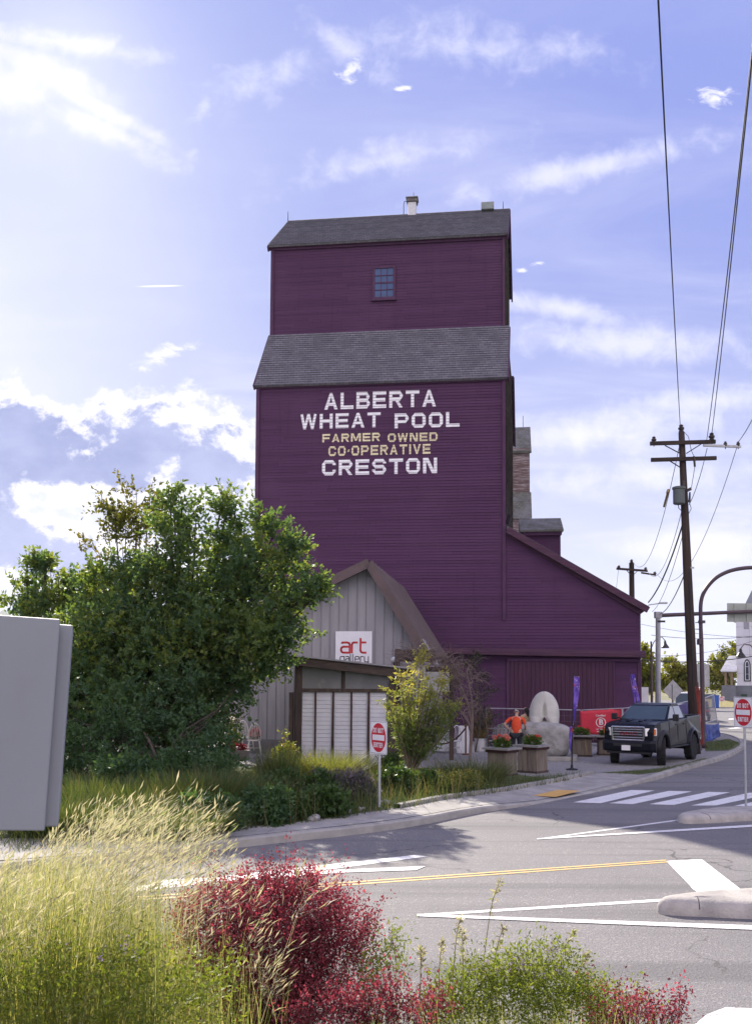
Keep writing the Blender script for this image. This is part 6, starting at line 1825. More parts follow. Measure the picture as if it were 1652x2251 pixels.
# ================================================================== arched street light, gantry, lamps, sign backs
M_BROWNSTEEL = mat('brown_steel', (.085, .060, .072), (.07, .05, .06), 3, .5, metal=.2)
ba = P(1545, 1600, 36)
al = thing('street_light', 'brown arched street light curving out of the frame right of the pole', 'street light', (ba.x, 36, YZ))
o3 = Vector((ba.x, 36, YZ)); A3 = lambda px, py: P(px, py, 36) - o3
arc = [(0, 0, 0), A3(1541, 1440)] + [A3(*p) for p in ((1538, 1348), (1539.5, 1317), (1549, 1295), (1569, 1271.5), (1594, 1257.5), (1619, 1250.5), (1652, 1247), (1690, 1249), (1730, 1256))]
b = MB(); b.tube(smooth_line(arc, 2), [.085] * 8 + [.075] * (len(smooth_line(arc, 2)) - 8), 10); b.build('pole', M_BROWNSTEEL, al, smooth=True)
b = MB(); b.box(A3(1745, 1262), (.7, .28, .16)); b.build('lamp_head', M_BROWNSTEEL, al, bevel=.04)
b = MB(); b.box(A3(1536, 1411) + Vector((0, -.02, 0)), (.16, .2, .22)); b.build('control_box', M_BROWNSTEEL, al, bevel=.02)
b = MB(); b.bar(A3(1527, 1369), A3(1545, 1366), .03, .03); b.bar(A3(1527, 1383), A3(1541, 1383), .03, .03); b.lathe([(.14, -.05), (.14, .05)], 10, tuple(A3(1541, 1367))); b.build('bracket', M_BROWNSTEEL, al)
gp_ = P(1445, 1600, 50)
gn = thing('sign_gantry', 'pale steel gantry with a long arm holding the back of a wide road sign', 'sign gantry', (gp_.x, 50, 0))
o4 = Vector((gp_.x, 50, 0)); A4 = lambda px, py, d=0: P(px, py, 50 + d) - o4
M_PALESTEEL = mat('pale_steel', (.36, .36, .38), (.30, .30, .32), 3, .5, metal=.3)
b = MB(); b.tube([(0, 0, 0), A4(1445, 1348)], [.16, .125], 12); b.box(A4(1445, 1352), (.34, .3, .34)); b.build('post', M_PALESTEEL, gn)
b = MB(); b.tube([A4(1447, 1353), A4(1720, 1341)], [.11, .09], 10); b.build('arm', M_BROWNSTEEL, gn)
b = MB()
for i in range(4): b.span(tuple(A4(1597, 1367 - 10.2 * i, .16)), tuple(A4(1720, 1357.4 - 10.2 * i, .20)))
for px in (1613, 1640): b.span(tuple(A4(px, 1369, .12)), tuple(A4(px + 3, 1326, .158)))
b.build('sign_back', mat('sign_back_pale', (.34, .37, .33), (.29, .31, .28), 3, .5), gn)
b = MB(); b.box(A4(1452, 1366, -.1), (.4, .12, .1)); b.build('camera_bracket', M_DARKMETAL, gn)
def lamp_post(label, px, pyt, d, hook=1):
    q = P(px, pyt, d); o = thing('lamp_post', label, 'street light', (q.x, d, 0)); h = q.z
    b = MB(); b.tube([(0, 0, 0), (0, 0, h * .5), (0, 0, h)], [.10, .08, .06], 8); b.build('post', M_BROWNSTEEL, o)
    b = MB(); s_ = hook
    b.tube([(0, 0, h - .5), (s_ * .15, 0, h - .1), (s_ * .4, 0, h + .25), (s_ * .75, 0, h + .3), (s_ * .95, 0, h + .05)], .03, 6); b.build('hook_arm', M_BROWNSTEEL, o)
    b = MB(); b.lathe([(0, .25), (.06, .2), (.10, 0), (.26, -.22), (.28, -.30), (0, -.28)], 12, (s_ * .95, 0, h - .15)); b.build('bell_shade', M_DARKMETAL, o)
    return o
lamp_post('hooked bell street lamp between the maroon shed and the gantry post', 1430, 1410, 64)
lamp_post('hooked bell street lamp standing in front of the white church', 1664, 1428, 52, -1)
q = P(1404, 1345, 60); o = thing('street_light', 'thin cobra-head street light reaching out behind the shed roof corner', 'street light', (q.x, 60, 0))
b = MB(); b.tube([(0, 0, 0), (0, 0, q.z)], .09, 8); b.tube([(0, 0, q.z - .1)] + [P(x, y, 60) - Vector((q.x, 60, 0)) for x, y in ((1425, 1330), (1450, 1326))], .035, 6); b.build('pole', M_GALV, o)
b = MB(); b.box(P(1456, 1325.5, 60) - Vector((q.x, 60, 0)), (.55, .2, .12)); b.build('lamp_head', M_GALV, o, bevel=.03)
q = P(1478, 1517.5, 46); o = thing('warning_sign', 'back of a grey diamond road sign on a post before the far trees', 'sign', (q.x, 46, 0))
b = MB(); b.add([(x, y, q.z + z) for y in (0, .01) for x, z in ((-.49, 0), (0, -.52), (.49, 0), (0, .52))], [(0, 1, 2, 3), (4, 5, 6, 7), (0, 1, 5, 4), (1, 2, 6, 5), (2, 3, 7, 6), (3, 0, 4, 7)]); b.build('plate', M_SIGNBACK, o)
b = MB(); b.box((0, -.03, q.z / 2 + .15), (.05, .05, q.z + .3)); b.build('post', M_GALV, o)
q = P(1544, 1485, 47); o = thing('road_sign', 'back of a tall rectangular road sign behind the arched street light', 'sign', (q.x, 47, 0))
b = MB(); b.box((0, 0, q.z), (.64, .012, 1.15)); b.build('plate', M_SIGNBACK, o, bevel=.004)
b = MB(); b.box((-.1, -.035, q.z / 2), (.05, .05, q.z + .6)); b.build('post', M_GALV, o)
q = P(1415, 1530, 48); o = thing('notice_board', 'small white notice board on legs at the foot of the gantry', 'sign', (q.x, 48, 0))
b = MB(); b.box((0, 0, q.z), (.42, .03, .9)); b.build('board', M_WHITE, o)
b = MB(); b.box((-.18, .03, q.z / 2), (.04, .04, q.z)); b.box((.18, .03, q.z / 2), (.04, .04, q.z)); b.build('legs', M_GALV, o)
# railing by the gantry foot
q = P(1478, 1535, 52); o = thing('railing', 'white pipe railing in front of the diamond sign', 'railing', (q.x, 52, 0))
b = MB()
for z in (1.15, 1.5): b.tube([(-1.0, 0, z), (1.1, 0, z + .02)], .03, 6)
for x in (-1.0, -.3, .4, 1.1): b.tube([(x, 0, 0), (x, 0, 1.5)], .03, 6)
b.build('rails', M_WHITE, o)
# ================================================================== church
ch0 = P(1619, 1530, 125)
CH = Frame((ch0.x, 125, .85), R(-23))
cs_ = thing('church', 'white boarded church tower with a pointed grey roof and an arched window', 'church', CH.loc, R(-23))
M_CHWHITE = mat('church_white', (.56, .56, .62), (.51, .51, .57), .7, .75)
_, zb0 = CH.pix(1625, 1507, 0); _, zt0 = CH.pix(1625, 1345, 0)
b = MB(); b.span((0, 0, zb0), (10, 10, zt0)); b.build('wall', M_CHWHITE, cs_)
b = MB()
for z in np.linspace(zb0 + 1.6, zt0 - .8, 7): b.span((-.01, -.012, z), (10, -.0, z + .05))
for x in (1.6, 3.2, 4.8): b.span((x, -.014, zb0), (x + .05, -.0005, zt0))
b.build('panel_joints', mat('church_joint', (.42, .42, .48), None, 3, .8), cs_)
b = MB(); b.span((-.05, -.06, -.3), (18, 10.1, zb0)); b.build('plinth', mat('church_plinth', (.17, .18, .21), (.14, .15, .18), 1.2, .9), cs_)
_, zap = CH.pix(1675, 1190, 5); xe, ze_ = CH.pix(1632, 1340, 0)
b = MB(); b.add([(.7, -.1, zt0), (9.6, -.1, zt0), (9.6, 9.6, zt0), (.7, 9.6, zt0), (5.1, 4.7, zap)], [(0, 1, 4), (1, 2, 4), (2, 3, 4), (3, 0, 4), (0, 1, 2, 3)]); b.build('roof', mat('steeple_metal', (.17, .19, .22), (.14, .155, .18), .8, .45, metal=.3), cs_)
x0_, z1_ = CH.pix(1633, 1449, 0); x1_, z0_ = CH.pix(1649, 1498, 0)
def gothic(x0, x1, z0, z1, n=8):
    w_ = x1 - x0; s_ = z1 - w_ * .9; pts = [(x0, z0), (x1, z0), (x1, s_)]
    for i in range(1, n): t = i / n; pts.append((x1 - w_ / 2 * (t ** 1.4), s_ + (z1 - s_) * math.sin(t * math.pi / 2)))
    pts.append(((x0 + x1) / 2, z1))
    for i in range(n - 1, 0, -1): t = i / n; pts.append((x0 + w_ / 2 * (t ** 1.4), s_ + (z1 - s_) * math.sin(t * math.pi / 2)))
    return pts + [(x0, s_)]
b = MB(); b.prism(gothic(x0_, x1_, z0_, z1_), -.06, -.018); wn = b.build('window', M_BLACK, cs_)
b = MB(); b.prism(gothic(x0_ + .14, x1_ - .14, z0_ + .14, z1_ - .2), -.068, -.061); b.build('sash', M_CHWHITE, wn)
zm_ = z0_ + (z1_ - z0_) * .66
b = MB(); b.span((x0_ + .24, -.075, z0_ + .24), (x1_ - .24, -.069, (z0_ + zm_) / 2 - .02)); b.span((x0_ + .24, -.075, (z0_ + zm_) / 2 + .02), (x1_ - .24, -.069, zm_ - .03)); b.prism(gothic(x0_ + .24, x1_ - .24, zm_ + .03, z1_ - .34), -.075, -.069); b.build('pane', M_DARKGLASS, wn)
x0_, z1_ = CH.pix(1633, 1366, 0); x1_, z0_ = CH.pix(1645, 1383, 0)
b = MB(); b.span((x0_, -.03, z0_), (x1_, -.016, z1_)); b.build('louvre', mat('louvre', (.30, .30, .34), None, 3, .8), cs_)
# porch canopy beside the tower
xa, za = CH.pix(1583, 1477, -1.2); xb, zb2_ = CH.pix(1620, 1444, 3)
b = MB(); b.add([(xa, -1.2, za), (0, -1.2, za), (0, 3, zb2_), (xa + .9, 3, zb2_), (xa, -1.2, za + .12), (0, -1.2, za + .12), (0, 3, zb2_ + .12), (xa + .9, 3, zb2_ + .12)], [(0, 1, 2, 3), (4, 5, 6, 7), (0, 1, 5, 4), (1, 2, 6, 5), (2, 3, 7, 6), (3, 0, 4, 7)])
for i in range(11):
    f = i / 10; b.bar((xa * (1 - f), -1.2, za + .13), ((xa + .9) * (1 - f), 3, zb2_ + .13), .08, .08)
b.build('porch_roof', mat('white_corrugated', (.52, .52, .55), (.40, .40, .43), 2, .5), cs_)
for x in (xa + .6, -.6):
    b = MB(); b.tube([(x, -1.0, 0), (x, -1.0, za)], .13, 8); b.bar((x - .5, -1, za), (x, -1, za - .7), .1, .1); b.build('porch_post', mat('porch_wood', (.22, .15, .11), None, 3, .8), cs_)
b = MB(); b.span((xa + .1, -1.4, -.3), (-.06, 2.0, zb0 + .02)); b.build('porch_base', mat('porch_base', (.16, .17, .20), None, 1.2, .9), cs_)
q = P(1634, 1520, 122); o = thing('green_cabinet', 'small dark green box on the dry lawn before the church', 'utility box', (q.x, 122, .55))
b = MB(); b.box((0, 0, .55), (.6, .5, 1.1)); b.build('housing', mat('dark_green', (.02, .05, .03), None, 4, .5), o, bevel=.03)
b = MB(); b.box((0, 0, 1.12), (.68, .56, .06)); b.build('lid', mat('dark_green_lid', (.02, .045, .03), None, 4, .5), o, bevel=.01)
q = P(1571, 1523, 116); o = thing('blue_bin', 'small blue bin at the left end of the dry lawn', 'bin', (q.x, 116, .03))
b = MB(); b.box((0, 0, .75), (.62, .6, 1.5), top=1.15); b.build('bin', mat('blue_plastic', (.03, .10, .36), None, 4, .5), o, bevel=.03)
b = MB(); b.box((0, 0, 1.53), (.74, .74, .08)); b.build('lid', mat('blue_lid', (.03, .09, .33), None, 4, .5), o)

# ================================================================== fence, banner, flags, tarpaulins
M_FENCE = mat('fence_pipe', (.42, .42, .44), (.36, .36, .38), 6, .45, metal=.4)
M_MESHW = mat('fence_wire', (.26, .26, .28), None, 6, .5, metal=.4)
def fence_panel(label, bl, br, tl_, tr_, cell=.12, r_=.004, group='temporary fence panels'):
    """bl, br, tl_, tr_: corner points of one framed wire panel"""
    bl, br, tl_, tr_ = (Vector(v) for v in (bl, br, tl_, tr_))
    o = thing('fence_panel', label, 'fence', bl, 0, group); L_ = lambda v: v - bl
    b = MB()
    for a, c in ((bl, tl_), (br, tr_), (tl_, tr_), (bl + (tl_ - bl) * .06, br + (tr_ - br) * .06), (bl.lerp(tl_, .42), br.lerp(tr_, .42))): b.tube([L_(a), L_(c)], .022, 7)
    b.build('frame', M_FENCE, o)
    b = MB(); nx = int((br - bl).length / cell); nz = int((tl_ - bl).length / cell)
    pt2 = lambda u, v: L_(bl.lerp(br, u).lerp(tl_.lerp(tr_, u), v))
    for i in range(1, nx): b.tube([pt2(i / nx, .06), pt2(i / nx, 1)], r_, 3, caps=False)
    for i in range(1, nz): b.tube([pt2(0, i / nz), pt2(1, i / nz)], r_, 3, caps=False)
    b.build('wire_mesh', M_MESHW, o)
    return o
FD = 37.6
def FP(px, py): return P(px, py, FD - (px - 1200) * .006)
def fp2(px, pyt):
    t = FP(px, pyt); return Vector((t.x, t.y, YZ + .02)), t
prev = None
labs = ['fence panel against the maroon wall left of the orange shirt', 'fence panel behind the boulder and the white sculpture', 'fence panel hidden mostly behind the red banner', 'fence panel end rising above the front of the truck']
for i, (pa, pb_, pc, pd) in enumerate(((1068, 1557, 1132, 1558), (1133.5, 1558, 1276, 1561), (1278, 1561, 1366, 1557), (1367.5, 1557, 1440, 1549))):
    b0, t0 = fp2(pa, pb_); b1, t1 = fp2(pc, pd)
    fence_panel(labs[i], b0, b1, t0, t1, .2 if i < 3 else .15, .003)
# red banner on the fence
BNF = Frame((P(1319.5, 1590, FD - .85).x, FD - .85, 0), math.atan2(-.006 * 1, .055))
bq = lambda px, py: BNF.pix(px, py, 0)
bn = thing('red_banner', 'red banner with a white circled letter hung on the fence left of the truck', 'banner', BNF.loc, BNF.rz)
b = MB(); nbx = 20; nbz = 8
tl2, tr2, br2, bl2 = bq(1274, 1563), bq(1365, 1557), bq(1366, 1621), bq(1276, 1612)
for j in range(nbz + 1):
    for i in range(nbx + 1):
        u, v = i / nbx, j / nbz
        x = (bl2[0] * (1 - u) + br2[0] * u) * (1 - v) + (tl2[0] * (1 - u) + tr2[0] * u) * v
        z = (bl2[1] * (1 - u) + br2[1] * u) * (1 - v) + (tl2[1] * (1 - u) + tr2[1] * u) * v - .02 * math.sin(u * math.pi * 4) ** 2 * v
        b.v.append((x, .012 + .012 * math.sin(u * 9 + v * 2) * abs(u - .5) * 2, z))
for j in range(nbz):
    for i in range(nbx): a = j * (nbx + 1) + i; b.f.append((a, a + 1, a + nbx + 2, a + nbx + 1))
b.mi = [0] * len(b.f)
ob_ = b.build('cloth', mat('banner_red', (.50, .030, .055), (.44, .026, .048), 2, .6), bn, smooth=True)
sol = ob_.modifiers.new('thickness', 'SOLIDIFY'); sol.thickness = .004
M_BANW = mat('banner_white', (.72, .68, .69), None, 4, .6)
cx_, cz_ = bq(1319.5, 1588); rr_ = bq(1330.5, 1588)[0] - cx_
b = MB(); ring_ = []
for i in range(40):
    a = 2 * math.pi * i / 40; a2 = 2 * math.pi * (i + 1) / 40
    b.add([(cx_ + k_ * math.cos(t), -.012, cz_ + k_ * math.sin(t)) for k_, t in ((rr_, a), (rr_, a2), (rr_ * .86, a2), (rr_ * .86, a))], [(0, 1, 2, 3)])
b.build('circle', M_BANW, bn)
text_mesh('letter', 'B', rr_ * 1.55, M_BANW, bn, (cx_ + .005, -.0125, cz_), bold=.006)
text_mesh('lettering', 'Certified', .105, M_BANW, bn, (cx_ - .01, -.0125, bq(1319, 1573)[1]), bold=.002)
text_mesh('lettering', 'Corporation', .062, M_BANW, bn, (cx_, -.0125, bq(1319, 1608)[1]), bold=.002)
b = MB(); b.span((bq(1309.5, 1600)[0], -.013, bq(1319, 1603.4)[1]), (bq(1329.5, 1600)[0], -.011, bq(1319, 1602.2)[1])); b.build('rule', M_BANW, bn)
# feather flags
def flagmat(name):
    m_ = bpy.data.materials.new(name); m_.use_nodes = True
    q = NT(m_.node_tree); b_ = q.n['Principled BSDF']
    tc = q.new('ShaderNodeTexCoord'); v = tc.outputs['Object']
    c = q.mix(q.step(q.noise(v, 4.5, 4, .6), .40, .62), (.10, .045, .38), (.26, .15, .62))
    c = q.mix(q.step(q.noise(v, 7.0, 3, .6), .60, .66), c, (.72, .68, .78))
    mp_ = q.new('ShaderNodeMapping'); q.l.new(v, mp_.inputs[0]); mp_.inputs['Location'].default_value = (3, 1, 5)
    c = q.mix(q.step(q.noise(mp_.outputs[0], 5.0, 3, .6), .60, .65), c, (.62, .06, .06))
    c = q.mix(q.step(q.noise(mp_.outputs[0], 8.0, 2, .6), .64, .68), c, (.75, .34, .10))
    q.l.new(c, b_.inputs['Base Color']); b_.inputs['Roughness'].default_value = .6
    tr_ = q.new('ShaderNodeBsdfTranslucent'); q.l.new(c, tr_.inputs[0]); mx = q.new('ShaderNodeMixShader'); mx.inputs[0].default_value = .35
    q.l.new(b_.outputs[0], mx.inputs[1]); q.l.new(tr_.outputs[0], mx.inputs[2]); q.l.new(mx.outputs[0], q.n['Material Output'].inputs[0])
    return m_
M_FLAG = flagmat('purple_flag_cloth')
def flag(label, base_px, depth, pole_pts, outline):
    """outline: rows of (left, right, y) in the picture plane at that depth"""
    q = P(*base_px, depth); o = thing('feather_flag', label, 'flag', (q.x, depth, YZ), 0, 'purple feather flags')
    o5 = Vector((q.x, depth, YZ)); f_ = lambda px, py, d=0: P(px, py, depth + d) - o5
    b = MB(); b.tube([f_(*p) for p in pole_pts], [.022] * 2 + [.014] * (len(pole_pts) - 2), 7); b.lathe([(.16, -.03), (.16, 0), (.04, .03), (.03, .12)], 10, (0, 0, .03)); b.build('pole', M_BLACK, o, smooth=False)
    for sail in outline:
        b = MB(); rows = smooth_line([Vector(r_) for r_ in sail], 1); k_ = 5
        for j, (l_, r_, y) in enumerate(rows):
            for i in range(k_ + 1):
                b.v.append(tuple(f_(l_ + (r_ - l_) * i / k_, y, .05 * math.sin(j * .7 + i * .9) * i / k_)))
        for j in range(len(rows) - 1):
            for i in range(k_): a = j * (k_ + 1) + i; b.f.append((a, a + 1, a + k_ + 2, a + k_ + 1))
        b.mi = [0] * len(b.f); ob_ = b.build('sail', M_FLAG, o, smooth=True)
        sol = ob_.modifiers.new('thickness', 'SOLIDIFY'); sol.thickness = .003
    return o
flag('purple feather flag with bright patches on a black pole beside the boulder', (1256, 1690), 26.2, [(1256, 1692), (1257, 1600), (1258.5, 1520), (1259, 1484), (1262, 1480.5), (1272, 1486)],
     [[(1259.5, 1273, 1487), (1259, 1273, 1500), (1259, 1272.5, 1522), (1258.7, 1270, 1540), (1258.2, 1266, 1560), (1258, 1262, 1580), (1257.5, 1259, 1594)], [(1251, 1257, 1597), (1249.5, 1256.6, 1618), (1250, 1256.4, 1636), (1253, 1256.2, 1652)]])
flag('purple feather flag leaning against the maroon wall behind the truck cab', (1400, 1640), 33.5, [(1408, 1655), (1405, 1600), (1396, 1530), (1385, 1484), (1384, 1481)],
     [[(1383.5, 1394, 1482), (1385, 1396, 1496), (1388, 1400, 1515), (1391, 1404, 1533), (1394, 1407, 1550), (1397, 1408, 1566)]])
# wire panel by the pole with tarpaulin, orange netting and blue cloth
def gp3(px, pyb, pyt):
    g_ = G(px, pyb, YZ); t = P(px, pyt, g_.y); return g_, Vector((g_.x, g_.y, t.z))
b0, t0 = gp3(1549, 1630, 1534); b1, t1 = gp3(1580, 1619, 1527)
fence_panel('leaning wire fence panel right of the leaning utility pole', b0, b1, t0, t1 + Vector((-.25, 0, 0)), .14, .005)
b0, t0 = gp3(1466, 1642, 1552); b1, t1 = gp3(1528, 1637, 1538)
fp_ = fence_panel('wire fence panel behind the truck bed covered by a violet tarpaulin', b0, b1, t0, t1, .2, .004)
def drape(name, label, cat, A_, B_, C_, D_, m_, seed, amp=.05, thing_=True):
    """cloth hung between four corner points: A top-left, B top-right, C bottom-right, D bottom-left"""
    o = thing(name, label, cat, A_); b = MB(); nx, nz = 18, 12; rr = random.Random(seed); ph = [rr.uniform(0, 6) for _ in range(4)]
    A_, B_, C_, D_ = (Vector(v) for v in (A_, B_, C_, D_))
    for j in range(nz + 1):
        for i in range(nx + 1):
            u, v = i / nx, j / nz; q = A_.lerp(B_, u).lerp(D_.lerp(C_, u), v)
            w_ = amp * (math.sin(u * 7 + ph[0] + v * 2) + .6 * math.sin(u * 15 + ph[1]) + .5 * math.sin(v * 8 + ph[2] + u * 3)) * (.3 + v)
            b.v.append(tuple(q + Vector((0, -abs(w_) - .03, -.04 * math.sin(u * math.pi) * (1 - v))) - A_))
    for j in range(nz):
        for i in range(nx): a = j * (nx + 1) + i; b.f.append((a, a + 1, a + nx + 2, a + nx + 1))
    b.mi = [0] * len(b.f); ob_ = b.build('cloth', m_, o, smooth=True)
    sol = ob_.modifiers.new('thickness', 'SOLIDIFY'); sol.thickness = .006
    b = MB()
    for p in (A_, B_): b.tube([p - A_ + Vector((0, -.05, -.02)), p - A_ + Vector((0, .04, .03))], .012, 5)
    b.build('ties', M_BLACK, o)
    return o
dd_ = b0.y - .12
drape('tarpaulin', 'violet-blue tarpaulin hung on the fence behind the truck bed', 'tarpaulin', P(1467, 1552.5, dd_), P(1526, 1539, dd_ + .3), P(1530, 1577, dd_ + .3), P(1471, 1598, dd_), mat('violet_tarp', (.085, .075, .20), (.065, .06, .16), 2.5, .55), 2, .03)
g_ = G(1562, 1622, YZ)
drape('blue_sheet', 'crumpled bright blue sheet at the foot of the leaning fence panel', 'sheet', P(1547, 1592, 39.3), P(1578, 1590, 42.5), P(1580, 1619, 43), P(1550, 1629, 39.3), mat('blue_tarp', (.018, .05, .26), (.012, .03, .17), 5, .55), 4, .13)
o = thing('orange_netting', 'strip of orange barrier netting hanging beside the utility pole', 'netting', P(1530, 1520, 32.4))
b = MB(); o6 = P(1530, 1520, 32.4)
for i in range(5):
    b.tube([P(1529 + i * 1.9 + 1.4 * math.sin(y * .045 + i) + (y - 1508) * .055, y, 32.4 - .05 * (i % 2)) - o6 for y in range(1508 + (i * 7) % 11, 1640, 6)], .014, 4)
for y in range(1512, 1636, 4):
    b.tube([P(1527 + 1.4 * math.sin(y * .045) + (y - 1508) * .055, y, 32.4) - o6, P(1537 + 1.2 * math.sin(y * .08) + (y - 1508) * .055, y + 1.5, 32.35) - o6], .009, 4)
b.build('net', mat('orange_net', (.30, .055, .035), (.22, .04, .03), 4, .7), o)
b = MB(); b.tube([P(1533, 1500, 32.42) - o6, P(1541, 1650, 32.42) - o6], .016, 6); b.build('stake', M_RUST, o)

# ================================================================== grey cabinet at the left edge
M_CAB = mat('cabinet_grey', (.245, .262, .298), (.225, .24, .275), 1.2, .55, bump=.03, bsc=90, c3=(.215, .222, .25), sc3=2.0, t3=(.58, .8))
cq = P(133, 1361, 2.6)
CB = Frame((cq.x, cq.y, cq.z), R(17.5))
cab = thing('utility_cabinet', 'plain grey metal cabinet on a post cut off by the left edge of the photo', 'cabinet', CB.loc, R(17.5))
h_ = P(133, 1361, 2.6).z - P(108, 1829, 2.58).z
TILT = R(2.6)
M_t = Matrix.Rotation(TILT, 4, 'Y')
b = MB(); b.M = M_t; b.span((-.62, .0, -h_), (0, .022, 0)); b.build('door', M_CAB, cab, bevel=.004, seg=2)
b = MB(); b.M = M_t; b.span((-.60, .022, -h_ + .02), (-.012, .034, -.02)); b.build('door_seal', M_BLACK, cab)
b = MB(); b.M = M_t; b.span((-.63, .034, -h_ + .006), (.034, .30, -.012)); b.build('housing', M_CAB, cab, bevel=.005, seg=2)
b = MB(); b.tube([(-.32, .16, -h_ + .03), (-.32, .16, -cq.z)], .06, 14); b.build('post', M_GALV, cab)
# ================================================================== trees
M_BARK = mat('bark', (.075, .058, .045), (.045, .035, .028), 5, .92, stretch=(3, 3, .6), bump=.6)
M_LEAFDARK = leafmat('tree_leaf', [(.042, .088, .058), (.068, .125, .062), (.11, .165, .058), (.19, .215, .055)], .52, tcol=(2.0, 1.8, .55))
M_LEAFYEL = leafmat('tree_leaf_yellow', [(.06, .085, .02), (.10, .12, .025), (.15, .14, .03)], .45, tcol=(1.8, 1.5, .5))
M_LEAFSHRUB = leafmat('shrub_leaf', [(.036, .078, .044), (.054, .105, .048), (.080, .135, .050)], .40, tcol=(2.0, 1.9, .6))
def tree(name, label, cat, base, blobs, dens, twl, leaf, per, lm, stems=3, group=None, trunk_r=.12, lw=.55, up=.55, spread=.65, barem=None, limbm=None):
    """blobs: (px, py, depth, r pixels) clumps of the crown, placed in the scene"""
    base = Vector(base)
    o = thing(name, label, cat, base, 0, group)
    C_ = []
    for px, py, dpt, rp in blobs:
        c = P(px, py, dpt) - base; r_ = rp * dpt / FPX
        C_.append((tuple(c), (r_, r_ * 1.0, r_ * .92), r_ * r_))
    # boughs first, then twigs gathered round each bough, which leaves gaps between them
    ctr, cdr = crown_points(C_, dens / 11, .5)
    ctr = np.repeat(ctr, 11, 0); cdr = np.repeat(cdr, 11, 0)
    sg_ = np.concatenate([np.full(max(3, int(dens / 11 * w_)), r_[0]) for c_, r_, w_ in C_])
    sg_ = np.repeat(.075 + .15 * sg_, 11)[:, None]
    pts = ctr + rng.normal(size=ctr.shape) * sg_ * [1, 1, .85]
    dr = unit(cdr + rng.normal(size=cdr.shape) * .5)
    ok_ = pts[:, 2] > .02; pts, dr = pts[ok_], dr[ok_]
    dr = dr + [0, 0, up] + rng.normal(size=dr.shape) * .45
    n_ = len(pts)
    p, d = twig_leaves(pts, dr, twl * rng.uniform(.6, 1.25, n_), per, spread)
    # tint follows the clump, so some boughs are lighter than others
    grp = np.repeat(rng.random(len(ctr) // 11 + 1), 11)[:n_]
    clump = np.repeat(grp, per) * .55 + rng.random(len(p)) * .45
    leaves('crown', p, d, leaf * rng.uniform(.7, 1.3, len(p)), lm, o, lw, rnd=clump)
    b = MB()
    big = sorted(C_, key=lambda c: -c[1][0])
    for i in range(stems):
        a = i * 2.4; bx = Vector((math.cos(a) * .25 * (stems > 1), math.sin(a) * .25 * (stems > 1), -.05))
        tgt = [c for j, c in enumerate(C_) if j % stems == i]
        top = max(tgt, key=lambda c: c[0][2])[0]
        mid = Vector(top) * .45 + Vector((0, 0, .3)); mid.x *= .7
        b.tube([bx, bx.lerp(mid, .5) + Vector((.08, .05, .1)), mid, Vector(top) * .8, top], [trunk_r, trunk_r * .8, trunk_r * .6, trunk_r * .28, .012], 7)
        for c in tgt:
            q = Vector(c[0]); st_ = bx.lerp(mid, .35 + .5 * random.random())
            b.tube([st_, st_.lerp(q, .5) + Vector((0, 0, -.1)), q, q + (q - st_).normalized() * c[1][0] * .6], [trunk_r * .45, trunk_r * .28, trunk_r * .16, .008], 5)
    b.build('trunk', limbm or M_BARK, o, smooth=True)
    # fine twigs carrying the leaves
    k_ = rng.choice(n_, min(n_, 1400), replace=False)
    blades('twigs', pts[k_] - dr[k_] * .12, pts[k_] + unit(dr[k_]) * twl * .95, .018, barem or M_BARK, o, .06, 2)
    return o
TB = [(330, 1560, 24, 120), (250, 1500, 24, 110), (420, 1500, 23.5, 120), (520, 1430, 23.5, 110), (578, 1390, 23, 62), (560, 1300, 23.5, 95), (470, 1335, 24.5, 95), (370, 1400, 23.5, 120), (280, 1400, 24, 105), (220, 1420, 24.5, 95),
      (330, 1310, 24.5, 80), (260, 1300, 24.5, 75), (395, 1250, 24, 64), (385, 1170, 24, 52), (400, 1120, 24, 36), (375, 1115, 24.2, 34), (490, 1235, 24, 54), (490, 1160, 24, 38), (487, 1112, 24, 22), (530, 1210, 24, 52), (590, 1235, 23.5, 60), (600, 1180, 23.5, 34), (618, 1250, 23.2, 26), (608, 1330, 23, 40), (648, 1310, 22.8, 24), (678, 1303, 22.6, 12), (697, 1306, 22.5, 6),
      (220, 1290, 24.5, 36), (628, 1395, 22.8, 14), (588, 1455, 23, 30), (552, 1470, 23, 28), (470, 1545, 23.5, 75), (190, 1500, 24.5, 75), (180, 1405, 25, 48), (450, 1420, 25.5, 110), (330, 1470, 25.5, 110), (235, 1360, 24, 60), (575, 1160, 23.6, 24), (430, 1160, 24.2, 26), (345, 1210, 24.4, 44), (515, 1135, 24, 20), (630, 1205, 23, 8)]
tree('tree', 'large dense green tree with several stems left of the gallery', 'tree', G(380, 1690, YZ + .1), TB, 235, .50, .115, 16, M_LEAFDARK, 5, trunk_r=.13)
# airy pale-leaved top behind
tree('tree', 'airy tree with sparse pale leaves rising behind the large green tree', 'tree', G(300, 1660, YZ), [(240, 1190, 27, 52), (275, 1130, 27, 46), (300, 1100, 27, 34), (225, 1240, 27, 48), (310, 1160, 27, 44), (270, 1215, 27, 52), (325, 1112, 27, 26), (250, 1110, 27, 24)], 48, .6, .13, 10, M_LEAFYEL, 3, trunk_r=.07)
tree('tree', 'small bushy tree at the left, above the grey cabinet', 'tree', G(110, 1690, YZ), [(68, 1322, 27, 34), (95, 1290, 27, 42), (100, 1255, 27, 22), (140, 1300, 27, 46), (170, 1290, 27, 34), (150, 1350, 27, 60), (90, 1370, 27, 60), (56, 1302, 27, 18), (165, 1270, 27, 18), (72, 1390, 27, 44), (130, 1420, 27, 60), (97, 1248, 27, 12)], 150, .5, .14, 13, M_LEAFDARK, 2, trunk_r=.09)
